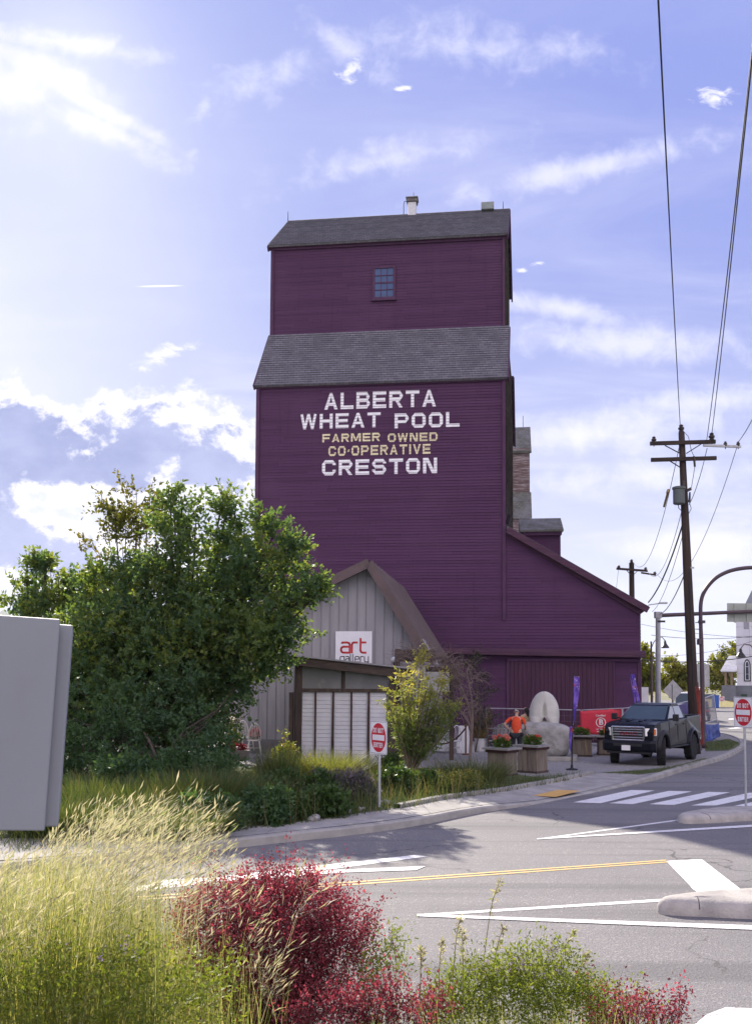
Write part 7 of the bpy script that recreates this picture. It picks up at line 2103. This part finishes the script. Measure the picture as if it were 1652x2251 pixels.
SB = [(200, 1600, 21.5, 80), (280, 1620, 21.5, 85), (370, 1640, 21, 85), (430, 1600, 21.5, 80), (450, 1665, 20.5, 60), (180, 1690, 21, 60), (260, 1710, 20.5, 60), (340, 1720, 20.5, 60), (400, 1700, 20.5, 55), (470, 1560, 22, 50), (510, 1520, 22.5, 40), (300, 1560, 21.8, 70), (380, 1550, 21.8, 70), (150, 1640, 21.2, 60)]
tree('shrub', 'dense dark green shrub mass at the foot of the large tree', 'shrub', G(330, 1750, YZ), SB + [(170, 1560, 24, 90), (250, 1600, 24.5, 100), (340, 1640, 24.5, 100), (440, 1640, 23.5, 80), (200, 1660, 23.5, 80), (130, 1600, 24.5, 90), (90, 1540, 25, 90), (480, 1610, 23, 50)], 190, .36, .10, 13, M_LEAFSHRUB, 4, trunk_r=.05)
# willow shrub with upright branches
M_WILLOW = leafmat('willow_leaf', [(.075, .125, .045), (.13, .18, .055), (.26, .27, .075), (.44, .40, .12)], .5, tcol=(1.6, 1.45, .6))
M_WSTEM = mat('willow_stem', (.15, .12, .085), (.10, .08, .06), 6, .85)
wb = G(902, 1712, YZ + .08); wd = wb.y
o = thing('willow_shrub', 'upright yellow-green curly willow shrub beside the do not enter sign', 'shrub', wb)
tips = [(855, 1545), (862, 1520), (870, 1560), (880, 1480), (885, 1440 + 60), (892, 1520), (905, 1500), (915, 1460), (926, 1430), (930, 1475), (938, 1500), (948, 1520), (957, 1530), (965, 1500), (975, 1490), (985, 1515), (995, 1540), (1005, 1550), (1000, 1575), (985, 1590), (870, 1590), (862, 1565), (900, 1545), (920, 1540), (940, 1550), (960, 1560), (975, 1560), (890, 1570), (925, 1590), (950, 1600), (880, 1615), (905, 1610), (968, 1612), (928, 1440)]
B0, D0, ln = [], [], []
b = MB()
for i, (px, py) in enumerate(tips):
    t_ = P(px, py, wd + random.uniform(-.7, .7)) - wb
    h_ = t_.z
    p1 = Vector((t_.x * .22, t_.y * .2, h_ * .30)); p2 = Vector((t_.x * .72, t_.y * .7, h_ * .66))
    cur = [Vector((random.uniform(-.06, .06), random.uniform(-.05, .05), 0)), p1, p2, t_]
    cur = smooth_line(cur, 2)
    b.tube(cur, [.030 * (1 - .88 * j / (len(cur) - 1)) + .003 for j in range(len(cur))], 5)
    for j in range(15):
        f = random.uniform(.40, 1.0); q = cur[min(len(cur) - 1, int(f * (len(cur) - 1)))]
        B0.append(tuple(q + Vector((random.gauss(0, .04), random.gauss(0, .04), random.gauss(0, .04)))))
        D0.append((random.gauss(0, .55) + t_.x * .12, random.gauss(0, .55), random.uniform(.2, 1.1))); ln.append(random.uniform(.22, .50) * (1.1 - .4 * f))
b.build('stems', M_WSTEM, o, smooth=True)
B0, D0, ln = np.array(B0), np.array(D0), np.array(ln)
p, d = twig_leaves(B0, D0, ln, 17, .55); d[:, 2] -= .35
hgt_ = np.clip((p[:, 2] - .9) / 1.6, 0, 1)  # sunlit top put into the tint: leaves turn yellower with height
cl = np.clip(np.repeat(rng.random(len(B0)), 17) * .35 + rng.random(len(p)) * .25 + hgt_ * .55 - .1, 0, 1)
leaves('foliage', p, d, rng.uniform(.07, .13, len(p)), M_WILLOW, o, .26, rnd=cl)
# bare twisted vine over the pergola and hanging right of it
M_TWIG = leafmat('bare_twig', [(.10, .07, .055), (.16, .12, .10), (.22, .17, .15)], .0)
def twisted(label, boxes, n_, dpt, name='bare_vine', r_=.008):
    q = G(1000, 1652, YZ); o = thing(name, label, 'vine', (q.x, dpt, YZ)); of = Vector((q.x, dpt, YZ)); b = MB()
    root = Vector((.05, 0, 0))
    for x0, y0, x1, y1 in boxes:
        c = P((x0 + x1) / 2, (y0 + y1) / 2, dpt) - of
        b.tube(smooth_line([root, Vector((root.x + .1, .1, c.z * .6)), c], 2), .022, 5)
        for i in range(n_):
            px, py = random.uniform(x0, x1), random.uniform(y0, y1); q = P(px, py, dpt + random.uniform(-.5, .4)) - of
            pts = [q]; d = Vector((random.gauss(0, 1), random.gauss(0, .6), random.gauss(.2, .7))).normalized()
            for k2 in range(8):
                d = (d + Vector((random.gauss(0, .55), random.gauss(0, .5), random.gauss(-.05, .5)))).normalized(); q = q + d * .10; pts.append(q)
            b.tube(pts, [r_ * (1 - .1 * j) for j in range(9)], 3, caps=False)
    b.build('stems', mat('twig_brown', (.13, .095, .08), (.20, .155, .135), 2.5, .85), o)
    return o
twisted('tangle of bare brown vine stems over the entrance pergola', [(880, 1420, 960, 1450), (950, 1440, 1000, 1475), (860, 1470, 890, 1500), (990, 1460, 1010, 1510)], 95, 29.0)
twisted('arching bare curly branches right of the yellow-green willow', [(1000, 1450, 1050, 1500), (1010, 1490, 1060, 1560), (990, 1530, 1020, 1580)], 36, 28.6, 'bare_shrub', .009)
tree('shrub', 'thin dark feathery shrub against the maroon wall above the white pot', 'shrub', G(1058, 1650, YZ + .3), [(1045, 1480, 33.5, 26), (1060, 1520, 33.5, 30), (1050, 1560, 33.5, 32), (1068, 1570, 33.5, 24), (1035, 1530, 33.5, 22), (1060, 1600, 33.5, 26), (1042, 1455, 33.5, 14)], 70, .34, .075, 10, leafmat('dark_feathery', [(.018, .030, .014), (.03, .046, .02), (.05, .065, .025)], .3), 2, trunk_r=.025, lw=.35)
# trees along the far street
M_FAR = leafmat('far_leaf', [(.08, .11, .03), (.14, .165, .035), (.20, .21, .045), (.27, .25, .055)], .45, tcol=(1.7, 1.5, .45))
def fartree(label, px, d, blobs, dens=40):
    q = P(px, 1540, d)
    return tree('tree', label, 'tree', (q.x, d, -.05), [(x, y, d + random.uniform(-1, 1), r_) for x, y, r_ in blobs], dens, .8, .36, 9, M_FAR, 2, 'trees along the far street', .22)
fartree('yellow-green street tree tight against the right corner of the maroon shed', 1412, 75, [(1412, 1460, 17), (1420, 1475, 17), (1424, 1490, 15), (1410, 1490, 18), (1416, 1505, 14), (1413, 1440, 10), (1420, 1515, 10)], 110)
fartree('rounded yellow-green street tree between gantry post and utility pole', 1482, 105, [(1482, 1480, 24), (1465, 1495, 16), (1500, 1490, 22), (1475, 1465, 15), (1495, 1465, 14), (1512, 1500, 16), (1485, 1505, 22), (1458, 1500, 9), (1520, 1480, 10)], 85)
fartree('tall yellow-green tree left of the white church porch', 1585, 145, [(1575, 1490, 24), (1590, 1465, 24), (1605, 1445, 20), (1615, 1430, 14), (1570, 1465, 18), (1600, 1500, 24), (1580, 1515, 16), (1612, 1480, 20), (1562, 1480, 10), (1560, 1505, 14), (1632, 1430, 20)], 70)
# ================================================================== the planting bed: clumps one can tell apart
M_REED = leafmat('blade_green', [(.030, .060, .022), (.050, .085, .028), (.085, .11, .035), (.16, .15, .07)], .35, tcol=(1.8, 1.7, .6))
M_REEDY = leafmat('blade_yellow', [(.10, .14, .045), (.15, .18, .06), (.22, .22, .09)], .42, tcol=(1.7, 1.5, .6))
def tuft(label, px, py, ht, wd_, n_, m_=M_REED, lean=.35, name='grass_clump', z0=.14, bw=.018, cat='grass clump'):
    g_ = G(px, py, z0); h = ht * g_.y / FPX; r_ = wd_ * g_.y / FPX
    o = thing(name, label, cat, g_, 0, 'plant clumps of the roadside bed')
    a = rng.uniform(0, 6.28, n_); q = rng.random(n_) ** .5
    bs = np.stack([np.cos(a) * r_ * .45 * q, np.sin(a) * r_ * .45 * q, np.full(n_, -.03)], 1)
    hh = h * rng.uniform(.5, 1.08, n_)
    tp = bs + np.stack([np.cos(a) * (r_ * q * lean + rng.normal(size=n_) * .1), np.sin(a) * (r_ * q * lean + rng.normal(size=n_) * .1), hh], 1)
    blades('blades', bs, tp, bw, m_, o, .35)
    return o
def bushy(label, px, py, ht, wd_, n_, m_, leaf=.08, name='leafy_plant', z0=.14, per=9, cat='plant', lw=.6):
    g_ = G(px, py, z0); h = ht * g_.y / FPX; r_ = wd_ * g_.y / FPX / 2
    o = thing(name, label, cat, g_, 0, 'plant clumps of the roadside bed')
    sb = [((random.gauss(0, r_ * .5), random.gauss(0, r_ * .35), h * random.uniform(.25, .75)), (r_ * random.uniform(.2, .45),) * 2 + (h * random.uniform(.2, .45),), 1 / 7) for _ in range(9)]
    pts, dr = crown_points(sb, n_ * 1.4, .2)
    dr = dr + rng.normal(size=dr.shape) * .35
    pts[:, 2] = np.maximum(pts[:, 2], .02)
    p, d = twig_leaves(pts, dr + [0, 0, .7], .16 + h * .2, per, .7)
    p[:, 2] = np.maximum(p[:, 2], .015)
    leaves('foliage', p, d, leaf * rng.uniform(.7, 1.3, len(p)), m_, o, lw, rnd=np.repeat(rng.random(len(pts)), per) * .5 + rng.random(len(p)) * .5)
    k_ = len(pts)
    blades('stems', np.zeros((k_, 3)) + rng.normal(size=(k_, 3)) * [r_ * .3, r_ * .3, 0], pts, .010, M_BARK, o, .1, 2)
    return o
M_LAV = leafmat('lavender_leaf', [(.045, .065, .04), (.07, .085, .055), (.12, .10, .13), (.17, .12, .20)], .3)
M_GROUNDGREEN = leafmat('bed_leaf', [(.026, .055, .018), (.045, .085, .025), (.07, .115, .03)], .35, tcol=(1.9, 1.8, .6))
M_GOLD = leafmat('gold_leaf', [(.07, .11, .032), (.12, .155, .04), (.19, .19, .05), (.27, .21, .05)], .4)
tuft('round bright ornamental grass clump directly below the white slats', 712, 1712, 66, 92, 1500, M_REEDY, .9)
tuft('smaller bright ornamental grass clump left of the do not enter sign post', 802, 1702, 46, 44, 600, M_REEDY, .8)
tuft('broad blue-green grass clump in front of the geranium planters', 1040, 1718, 52, 100, 1400, M_REED, .7)
tuft('tall dry-tipped grass clump left of the porch corner post', 612, 1730, 95, 60, 700, M_REED, .6)
tuft('wide dark green grass clump below the flower trough', 540, 1772, 72, 120, 1500, M_REED, .6)
tuft('long dark grass spilling at the left end of the bed', 450, 1790, 105, 140, 1900, M_REED, .6)
tuft('dark grass clump left of the long spilling grass', 330, 1800, 90, 150, 1600, M_REED, .6)
bushy('yellow-leaved shrub sprig beside the porch corner post', 622, 1700, 75, 34, 60, M_GOLD, .075)
bushy('pale yellow flowering clump left of the round ornamental grass', 668, 1720, 42, 50, 90, M_GOLD, .06)
bushy('leafy green clump below the pale yellow flowering clump', 640, 1760, 52, 90, 240, M_GROUNDGREEN, .09)
bushy('grey-purple lavender clump under the round ornamental grass', 745, 1752, 50, 80, 260, M_LAV, .07, lw=.3)
bushy('low lavender clump just left of the sign post', 795, 1762, 52, 60, 220, M_LAV, .07, lw=.3)
bushy('dark low clump of broad leaves in front of the lavender', 720, 1790, 42, 90, 220, M_GROUNDGREEN, .10)
bushy('low green clump with pale stems left of the lavender', 660, 1796, 40, 80, 180, M_GROUNDGREEN, .09)
bushy('green clump right of the sign post under the willow', 870, 1745, 46, 70, 200, M_GROUNDGREEN, .08)
bushy('low yellow-orange flowering clump between willow and broad grass clump', 985, 1738, 30, 100, 220, M_GOLD, .055)
bushy('small green clump near the foot of the willow trunk', 935, 1742, 34, 60, 160, M_GROUNDGREEN, .07)
bushy('dark shrubby clump at the sidewalk edge left of the rocks', 590, 1806, 50, 110, 260, M_LEAFSHRUB, .08)
bushy('dark shrubby clump at the far left end of the sidewalk', 480, 1820, 55, 110, 260, M_LEAFSHRUB, .08)
bushy('green clump behind the sign post close to the porch', 850, 1705, 40, 50, 120, M_GROUNDGREEN, .07)
tuft('dark green grass clump at the left of the bed beside the grey cabinet', 200, 1790, 90, 140, 1700, M_REED, .6)
tuft('leafy grass clump between cabinet and the large shrub mass', 260, 1830, 80, 150, 1700, M_REED, .6)
tuft('dark grass clump at the sidewalk edge left of the shrubby clumps', 390, 1838, 75, 150, 1700, M_REED, .6)
tuft('farthest left grass clump of the bed, peeping under the cabinet', 110, 1830, 90, 160, 1500, M_REED, .6)
bushy('low dark shrub below the tree left of the flower trough', 430, 1745, 80, 130, 340, M_LEAFSHRUB, .09)
bushy('dark leafy clump behind the straw-coloured seed heads', 300, 1770, 90, 150, 380, M_LEAFSHRUB, .09)
M_STRAWBED = leafmat('bed_straw', [(.16, .13, .075), (.26, .21, .12), (.10, .10, .05)], .3)
# ground cover of the bed, too fine to count
def cover(name, poly_px, n_, h0, h1, m_, w_=.012, z=.125, lean=.06):
    pg = [YX(x, y, z) for x, y in poly_px]
    xs = [p[0] for p in pg]; ys = [p[1] for p in pg]; out = []
    def inside(x, y):
        c = False; j = len(pg) - 1
        for i in range(len(pg)):
            if (pg[i][1] > y) != (pg[j][1] > y) and x < (pg[j][0] - pg[i][0]) * (y - pg[i][1]) / (pg[j][1] - pg[i][1]) + pg[i][0]: c = not c
            j = i
        return c
    while len(out) < n_:
        x, y = random.uniform(min(xs), max(xs)), random.uniform(min(ys), max(ys))
        if inside(x, y): out.append((x, y, z))
    bs = np.array(out); pat = .6 + .8 * (np.sin(bs[:, 0] * 2.3 + 1) * np.sin(bs[:, 1] * 1.9) * .5 + .5)
    tp = bs + np.stack([rng.normal(size=n_) * lean, rng.normal(size=n_) * lean, rng.uniform(h0, h1, n_) * pat], 1)
    o = blades(name, bs, tp, w_, m_, None, .3, 2)
    tag(o, 'short mixed grass and weeds covering the ground of the roadside bed', 'ground cover', None, 'stuff')
    return o
cover('ground_cover', [(0, 1880), (300, 1850), (505, 1829), (879, 1778), (967, 1760), (1120, 1739), (1240, 1718), (1290, 1704), (1240, 1704), (1120, 1712), (1000, 1700), (860, 1705), (640, 1700), (400, 1700), (0, 1720)], 21000, .05, .20, M_REED)
o_ = cover('ground_cover', [(1330, 1700), (1405, 1703), (1450, 1697), (1515, 1683), (1560, 1668), (1480, 1684), (1420, 1692)], 1500, .02, .06, M_REED, .008)
o_['label'] = 'thin short grass along the kerb beside the parked truck'
o_ = cover('ground_cover', [(1545, 1636), (1600, 1626), (1622, 1634), (1600, 1649), (1550, 1651)], 1500, .03, .12, M_REED, .012)
o_['label'] = 'short grass at the corner kerb below the leaning fence panel'
def weeds(n_, label, poly, h0, h1, m_, w_, lean):
    o = cover('weeds', poly, n_, h0, h1, m_, w_, lean=lean); o['label'] = label
    return o
BEDP = [(150, 1850), (505, 1832), (700, 1806), (879, 1782), (967, 1763), (1110, 1741), (1110, 1715), (1000, 1705), (860, 1710), (640, 1705), (430, 1700), (150, 1740)]
weeds(5200, 'tall loose weeds and grass stems sprouting all over the roadside bed', BEDP, .22, .55, M_REED, .014, .12)
weeds(900, 'scattered dry straw-coloured stems standing in the roadside bed', BEDP, .30, .70, M_STRAWBED, .010, .16)
# dry litter at the sidewalk edge
# rocks along the bed
for i, (px, py, w_, lab) in enumerate(((846, 1768, 26, 'flat pale rock at the base of the sign post'), (760, 1786, 22, 'small grey rock left of the sign post at the bed edge'), (793, 1780, 18, 'small pale rock between sign post and lavender'), (926, 1700, 16, 'upright pale rock right of the willow trunk'), (690, 1803, 26, 'half-buried brownish rock at the sidewalk edge'), (955, 1718, 14, 'little grey stone right of the willow'), (640, 1690, 22, 'low pale stone at the porch corner'))):
    g_ = G(px, py, .14); s_ = w_ * g_.y / FPX / 2
    o = lump('rock', (s_, s_ * .8, s_ * .55), M_ROCK, None, 30 + i, .22, 20, p=2.6, cz=s_ * .25)
    o.location = g_; tag(o, lab, 'rock', 'rocks in the roadside bed')

# ================================================================== the near bank: tall grass, red barberry, vetch
M_GRASS = leafmat('meadow_grass', [(.10, .14, .055), (.17, .20, .075), (.27, .28, .12), (.40, .38, .23)], .55, tcol=(1.5, 1.4, .65))
M_STRAW = leafmat('seed_straw', [(.28, .27, .15), (.40, .37, .24), (.50, .46, .33), (.20, .25, .09)], .5, tcol=(1.2, 1.15, .9))
M_VETCH = leafmat('vetch_leaf', [(.085, .13, .032), (.14, .18, .042), (.21, .23, .06)], .5, tcol=(1.7, 1.6, .5))
M_LILAC = leafmat('lilac_petal', [(.38, .26, .50), (.52, .40, .58), (.30, .18, .42)], .4, tcol=(1.1, 1, 1.1))
M_BARB = leafmat('barberry_leaf', [(.055, .06, .032), (.10, .028, .038), (.20, .042, .060), (.33, .072, .095), (.45, .14, .155)], .48, tcol=(1.6, .9, 1.0))
M_BARBSTEM = mat('barberry_stem', (.075, .028, .025), (.05, .022, .02), 6, .8)
M_UNDER = leafmat('under_leaf', [(.018, .022, .014), (.028, .020, .018), (.04, .03, .02)], .3)
def bz(x, y): return bank_h(x, y)
def bank_pts(n_, top_fn):
    """stems rooted on the bank, each chosen so that its tip stays under a skyline given in the picture"""
    out = []
    tries = 0
    while len(out) < n_ and tries < n_ * 60:
        tries += 1
        y = random.uniform(3.3, 6.4); px = random.uniform(-140, 1560); x = (px - 826) / FPX * y
        if y > 6.6 - max(0, x + 1) * .12: continue
        if 370 < px < 900 and y < 5.35 and random.random() < .90: continue
        if px > 580 and random.random() < .93: continue
        if math.sin(x * 7.3 + y * 2.1) * math.sin(y * 6.1 - x * 1.7 + 1) + random.random() * 1.3 < .25: continue
        ty = top_fn(px, y)
        if ty is None: continue
        z0 = bz(x, y); t = P(px, ty, y)
        h = t.z - z0
        if h < .12 or h > 1.75: continue
        out.append((x, y, z0, h, px))
    return np.array(out)
def interp(px, tab):
    for (a, b_), (c, d) in zip(tab, tab[1:]):
        if a <= px <= c: return b_ + (d - b_) * (px - a) / (c - a)
    return None
# leafy grass body: skyline of the green mass
G1 = [(-140, 1900), (0, 1880), (150, 1860), (300, 1900), (420, 1950), (500, 2040), (560, 2110), (640, 2180), (760, 2230), (900, 2215), (1100, 2190), (1300, 2180), (1420, 2225), (1560, 2260)]
def sky1(px, y):
    s_ = interp(px, G1)
    return None if s_ is None else s_ + abs(random.gauss(0, 1)) * (150 if px < 500 else 45)
pt = bank_pts(8800, sky1)
bs = pt[:, :3].copy(); tp = bs.copy(); tp[:, 2] += pt[:, 3]; tp[:, :2] += rng.normal(size=(len(pt), 2)) * .10
o = blades('tall_grass', bs, tp, rng.uniform(.004, .011, len(pt)), M_GRASS, None, .28, 4)
tag(o, 'tall sunlit green and yellow meadow grass on the near bank', 'grass', None, 'stuff')
# seed-headed stems: skyline of the straw-coloured panicles
G2 = [(-140, 1890), (60, 1875), (140, 1775), (180, 1755), (240, 1760), (300, 1745), (360, 1738), (420, 1770), (450, 1830), (480, 1880), (520, 1920), (560, 2010)]
def sky2(px, y):
    s_ = interp(px, G2)
    return None if s_ is None else s_ + abs(random.gauss(0, 1)) * (60 if random.random() < .6 else 190)
def panicles(name, pt, spread, per, sl_, label, m_=M_STRAW, stemw=.0035, tip_lean=.12):
    n_ = len(pt)
    bs = pt[:, :3]; tp = bs.copy(); tp[:, 2] += pt[:, 3]
    ln_ = np.stack([np.abs(rng.normal(size=n_)) * tip_lean + .03, rng.normal(size=n_) * .05, np.zeros(n_)], 1)
    tp = tp + ln_
    # spikelets hang from the top third
    t = rng.uniform(.70, 1.0, (n_, per))
    base = bs[:, None] + (tp - bs)[:, None] * t[..., None]
    d = rng.normal(size=(n_, per, 3)) * [.8, .8, .25] + [.25, 0, .35]
    ped = rng.uniform(.02, .09, (n_, per, 1)) * (1.25 - t[..., None])* 3
    dd = d / np.linalg.norm(d, axis=2, keepdims=True)
    st = base + dd * ped * spread
    dd2 = dd * .45 + np.array([.40, 0, .42])
    nb_ = n_ * per
    tips_ = leaves(name + '_heads', st.reshape(-1, 3), dd2.reshape(-1, 3), rng.uniform(.6, 1.25, nb_) * sl_, m_, None, .115)
    stem = blades(name, np.concatenate([bs, base.reshape(-1, 3)]), np.concatenate([tp, st.reshape(-1, 3)]), np.concatenate([np.full(n_, stemw), np.full(nb_, .0013)]), m_, None, .05, 3)
    # one object
    bpy.ops.object.select_all(action='DESELECT') if False else None
    import bmesh
    bm = bmesh.new(); bm.from_mesh(stem.data); bm.from_mesh(tips_.data); bm.to_mesh(stem.data); bm.free()
    bpy.data.objects.remove(tips_)
    tag(stem, label, 'grass', None, 'stuff')
    return stem
pt = bank_pts(520, sky2)
panicles('seeding_grass', pt, 1.1, 24, .050, 'sunlit straw-coloured seed heads of tall grass beside the grey cabinet')
# single seed stalks standing before the road
for i, (pxb, pxt, pyt, y, lab) in enumerate(((1040, 1098, 1936, 4.6, 'tallest seed stalk leaning right before the yellow road line'), (985, 1010, 2020, 4.4, 'drooping seed stalk left of the tallest leaning one'), (960, 970, 2070, 4.3, 'bushy seed stalk just right of the barberry'), (1060, 1105, 2040, 4.5, 'thin seed stalk under the tallest leaning one'), (1190, 1258, 2050, 4.6, 'seed stalk leaning right over the vetch'), (925, 925, 2085, 4.2, 'short seed stalk beside the barberry right edge'), (1020, 1015, 2050, 4.3, 'upright seed stalk in the middle of the stalk group'), (1230, 1290, 2098, 4.6, 'flat dark seed head lying right over the vetch'))):
    x0 = (pxb - 826) / FPX * y; z0 = bz(x0, y); b0 = Vector((x0, y, z0)); t_ = P(pxt, pyt, y)
    o = thing('seed_stalk', lab, 'grass stalk', b0, 0, 'single seed stalks on the near bank')
    cur = smooth_line([Vector((0, 0, 0)), Vector(((t_ - b0).x * .25, 0, (t_ - b0).z * .55)), Vector(((t_ - b0).x * .65, 0, (t_ - b0).z * .9)), (t_ - b0)], 3)
    b = MB(); b.tube(cur, [.003 - .002 * j / len(cur) for j in range(len(cur))], 4); b.build('stem', M_STRAW, o)
    k0 = int(len(cur) * .62); pb_, pd_ = [], []
    for j in range(46):
        f = random.uniform(0, 1); q = cur[k0 + int(f * (len(cur) - 1 - k0))]; pb_.append(tuple(q)); s_ = random.choice((-1, 1)); pd_.append((random.gauss(.35, .5), random.gauss(0, .4), random.gauss(.3, .35)))
    leaves('seed_head', np.array(pb_), np.array(pd_), rng.uniform(.018, .040, 46), M_STRAW, o, .26)
# barberry bushes
def barberry(label, blobs, d0, dens, seed):
    px, py = blobs[0][:2]
    x = (px - 826) / FPX * d0; base = Vector((x, d0, bz(x, d0)))
    o = thing('barberry_bush', label, 'shrub', base, 0, 'red barberry bushes')
    C_ = []
    for bx, by, dz_, rp in blobs:
        c = P(bx, by, d0 + dz_) - base; r_ = rp * d0 / FPX; C_.append((tuple(c), (r_, r_ * .9, r_ * .9), r_ * r_))
    pts, dr = crown_points(C_, dens, .45)
    dr = unit(dr * [.8, .8, .7] + [0, 0, 1.0] + rng.normal(size=dr.shape) * .28)
    ln_ = rng.uniform(.06, .17, len(pts)) * np.where(rng.random(len(pts)) < .12, 1.8, 1)
    per = 20
    p, d = twig_leaves(pts, dr, ln_, per, .62)
    p = p - rng.normal(size=p.shape) * .004
    leaves('foliage', p, d, rng.uniform(.012, .023, len(p)), M_BARB, o, .5, rnd=np.repeat(rng.random(len(pts)), per) * .55 + rng.random(len(p)) * .45)
    top = pts + unit(dr) * ln_[:, None]
    allb = np.concatenate([pts - unit(dr) * .05, rng.normal(size=(420, 3)) * [.07, .07, 0]])
    ch_ = rng.choice(len(pts), 420)
    allt = np.concatenate([top, pts[ch_]])
    blades('stems', allb, allt, np.concatenate([np.full(len(pts), .0035), np.full(420, .008)]), M_BARBSTEM, o, .08, 2)
    return o
barberry('large round red barberry bush in the middle of the near bank', [(600, 2050, 0, 118), (520, 2035, .1, 98), (640, 2010, .1, 90), (580, 1985, .15, 72), (690, 2030, 0, 100), (740, 2060, 0, 80), (790, 2075, .05, 48), (470, 2040, 0, 80), (430, 2020, .1, 52), (600, 2120, -.1, 130), (700, 2130, 0, 100), (520, 2110, -.1, 105), (660, 1965, .1, 40), (560, 1948, .1, 32), (610, 1940, .1, 26), (720, 2000, .1, 40), (690, 1950, .1, 18), (500, 1975, .1, 26), (640, 2200, -.15, 110), (740, 2190, -.1, 70)], 5.0, 2500, 1)
barberry('small bright red barberry at the bottom below the large bush', [(820, 2215, 0, 42), (880, 2228, 0, 42), (930, 2240, 0, 36), (760, 2240, 0, 44), (690, 2255, 0, 40), (955, 2215, .05, 16), (850, 2185, 0, 22)], 4.3, 5200, 2)
barberry('low red barberry at the bottom right beside the vetch', [(1330, 2245, 0, 40), (1390, 2250, 0, 42), (1450, 2250, 0, 30), (1485, 2225, 0, 18), (1500, 2215, 0, 9), (1310, 2225, 0, 20)], 4.6, 5200, 3)
# vetch: ferny leaves and lilac flower heads
def vetch(label, blobs, d0, dens, nfl):
    px, py = blobs[0][:2]; x = (px - 826) / FPX * d0; base = Vector((x, d0, bz(x, d0)))
    o = thing('vetch_plant', label, 'wildflower', base, 0, 'vetch plants on the near bank')
    C_ = []
    for bx, by, dz_, rp in blobs:
        c = P(bx, by, d0 + dz_) - base; r_ = rp * d0 / FPX; C_.append((tuple(c), (r_, r_, r_), r_ * r_))
    pts, dr = crown_points(C_, dens, .3)
    dr = dr + [0, 0, .9]; per = 14
    p, d = twig_leaves(pts, dr, rng.uniform(.08, .16, len(pts)), per, .55)
    leaves('foliage', p, d, rng.uniform(.014, .030, len(p)), M_VETCH, o, .34, rnd=np.repeat(rng.random(len(pts)), per) * .6 + rng.random(len(p)) * .4)
    k_ = rng.choice(len(pts), min(260, len(pts)), replace=False)
    blades('stems', np.stack([pts[k_, 0] * .7, pts[k_, 1] * .7, np.zeros(len(k_))], 1), pts[k_] + unit(dr[k_]) * .08, .004, M_VETCH, o, .15, 3)
    top = pts[np.argsort(-pts[:, 2])[:nfl * 4]]; f = top[rng.choice(len(top), nfl, replace=False)]
    fb = np.repeat(f, 16, 0) + rng.normal(size=(nfl * 16, 3)) * [.006, .006, .016] + [0, -.02, .04]
    leaves('flowers', fb, rng.normal(size=fb.shape) + [0, 0, -.3], 0.009, M_LILAC, o, .6)
    return o
vetch('broad vetch mound with lilac flowers right of the barberry', [(1100, 2210, 0, 75), (1180, 2190, 0, 70), (1020, 2210, 0, 70), (1240, 2200, 0, 60), (1140, 2150, .05, 38), (1230, 2145, .05, 34), (1060, 2160, .05, 30), (980, 2230, 0, 50), (1210, 2110, .05, 20), (1290, 2215, .05, 40)], 4.5, 7000, 34)
vetch('paler vetch tangle at the bottom right above the low barberry', [(1350, 2215, .1, 30), (1400, 2225, .1, 26), (1310, 2190, .1, 26), (1375, 2180, .1, 14)], 4.9, 5000, 16)
vetch('leafy vetch at the bottom left in the tall grass', [(120, 2200, 0, 90), (230, 2190, 0, 85), (330, 2210, 0, 80), (420, 2220, 0, 75), (40, 2190, 0, 80), (280, 2120, .1, 45), (480, 2180, .1, 45), (170, 2120, .1, 40)], 3.3, 4200, 6)
vetch('pale leafy weed between the two barberry bushes', [(850, 2100, .1, 34), (830, 2140, .1, 30), (870, 2140, .1, 26), (800, 2170, .1, 30)], 4.8, 4500, 4)
# ================================================================== the air: far things fade toward blue
def haze(density):
    m_ = bpy.data.materials.new('air'); m_.use_nodes = True
    q = NT(m_.node_tree); q.n.clear()
    out = q.new('ShaderNodeOutputMaterial'); pv_ = q.new('ShaderNodeVolumePrincipled')
    pv_.inputs['Color'].default_value = (.80, .86, 1.0, 1); pv_.inputs['Density'].default_value = density; pv_.inputs['Anisotropy'].default_value = .1
    q.l.new(pv_.outputs[0], out.inputs['Volume'])
    b = MB(); b.span((-8200, -8200, -2), (8200, 8200, 620))
    o = b.build('haze', m_); o['kind'] = 'stuff'; o['label'] = 'thin pale air between the camera and the far mountains'; o['category'] = 'haze'
    return o
haze(.00006)
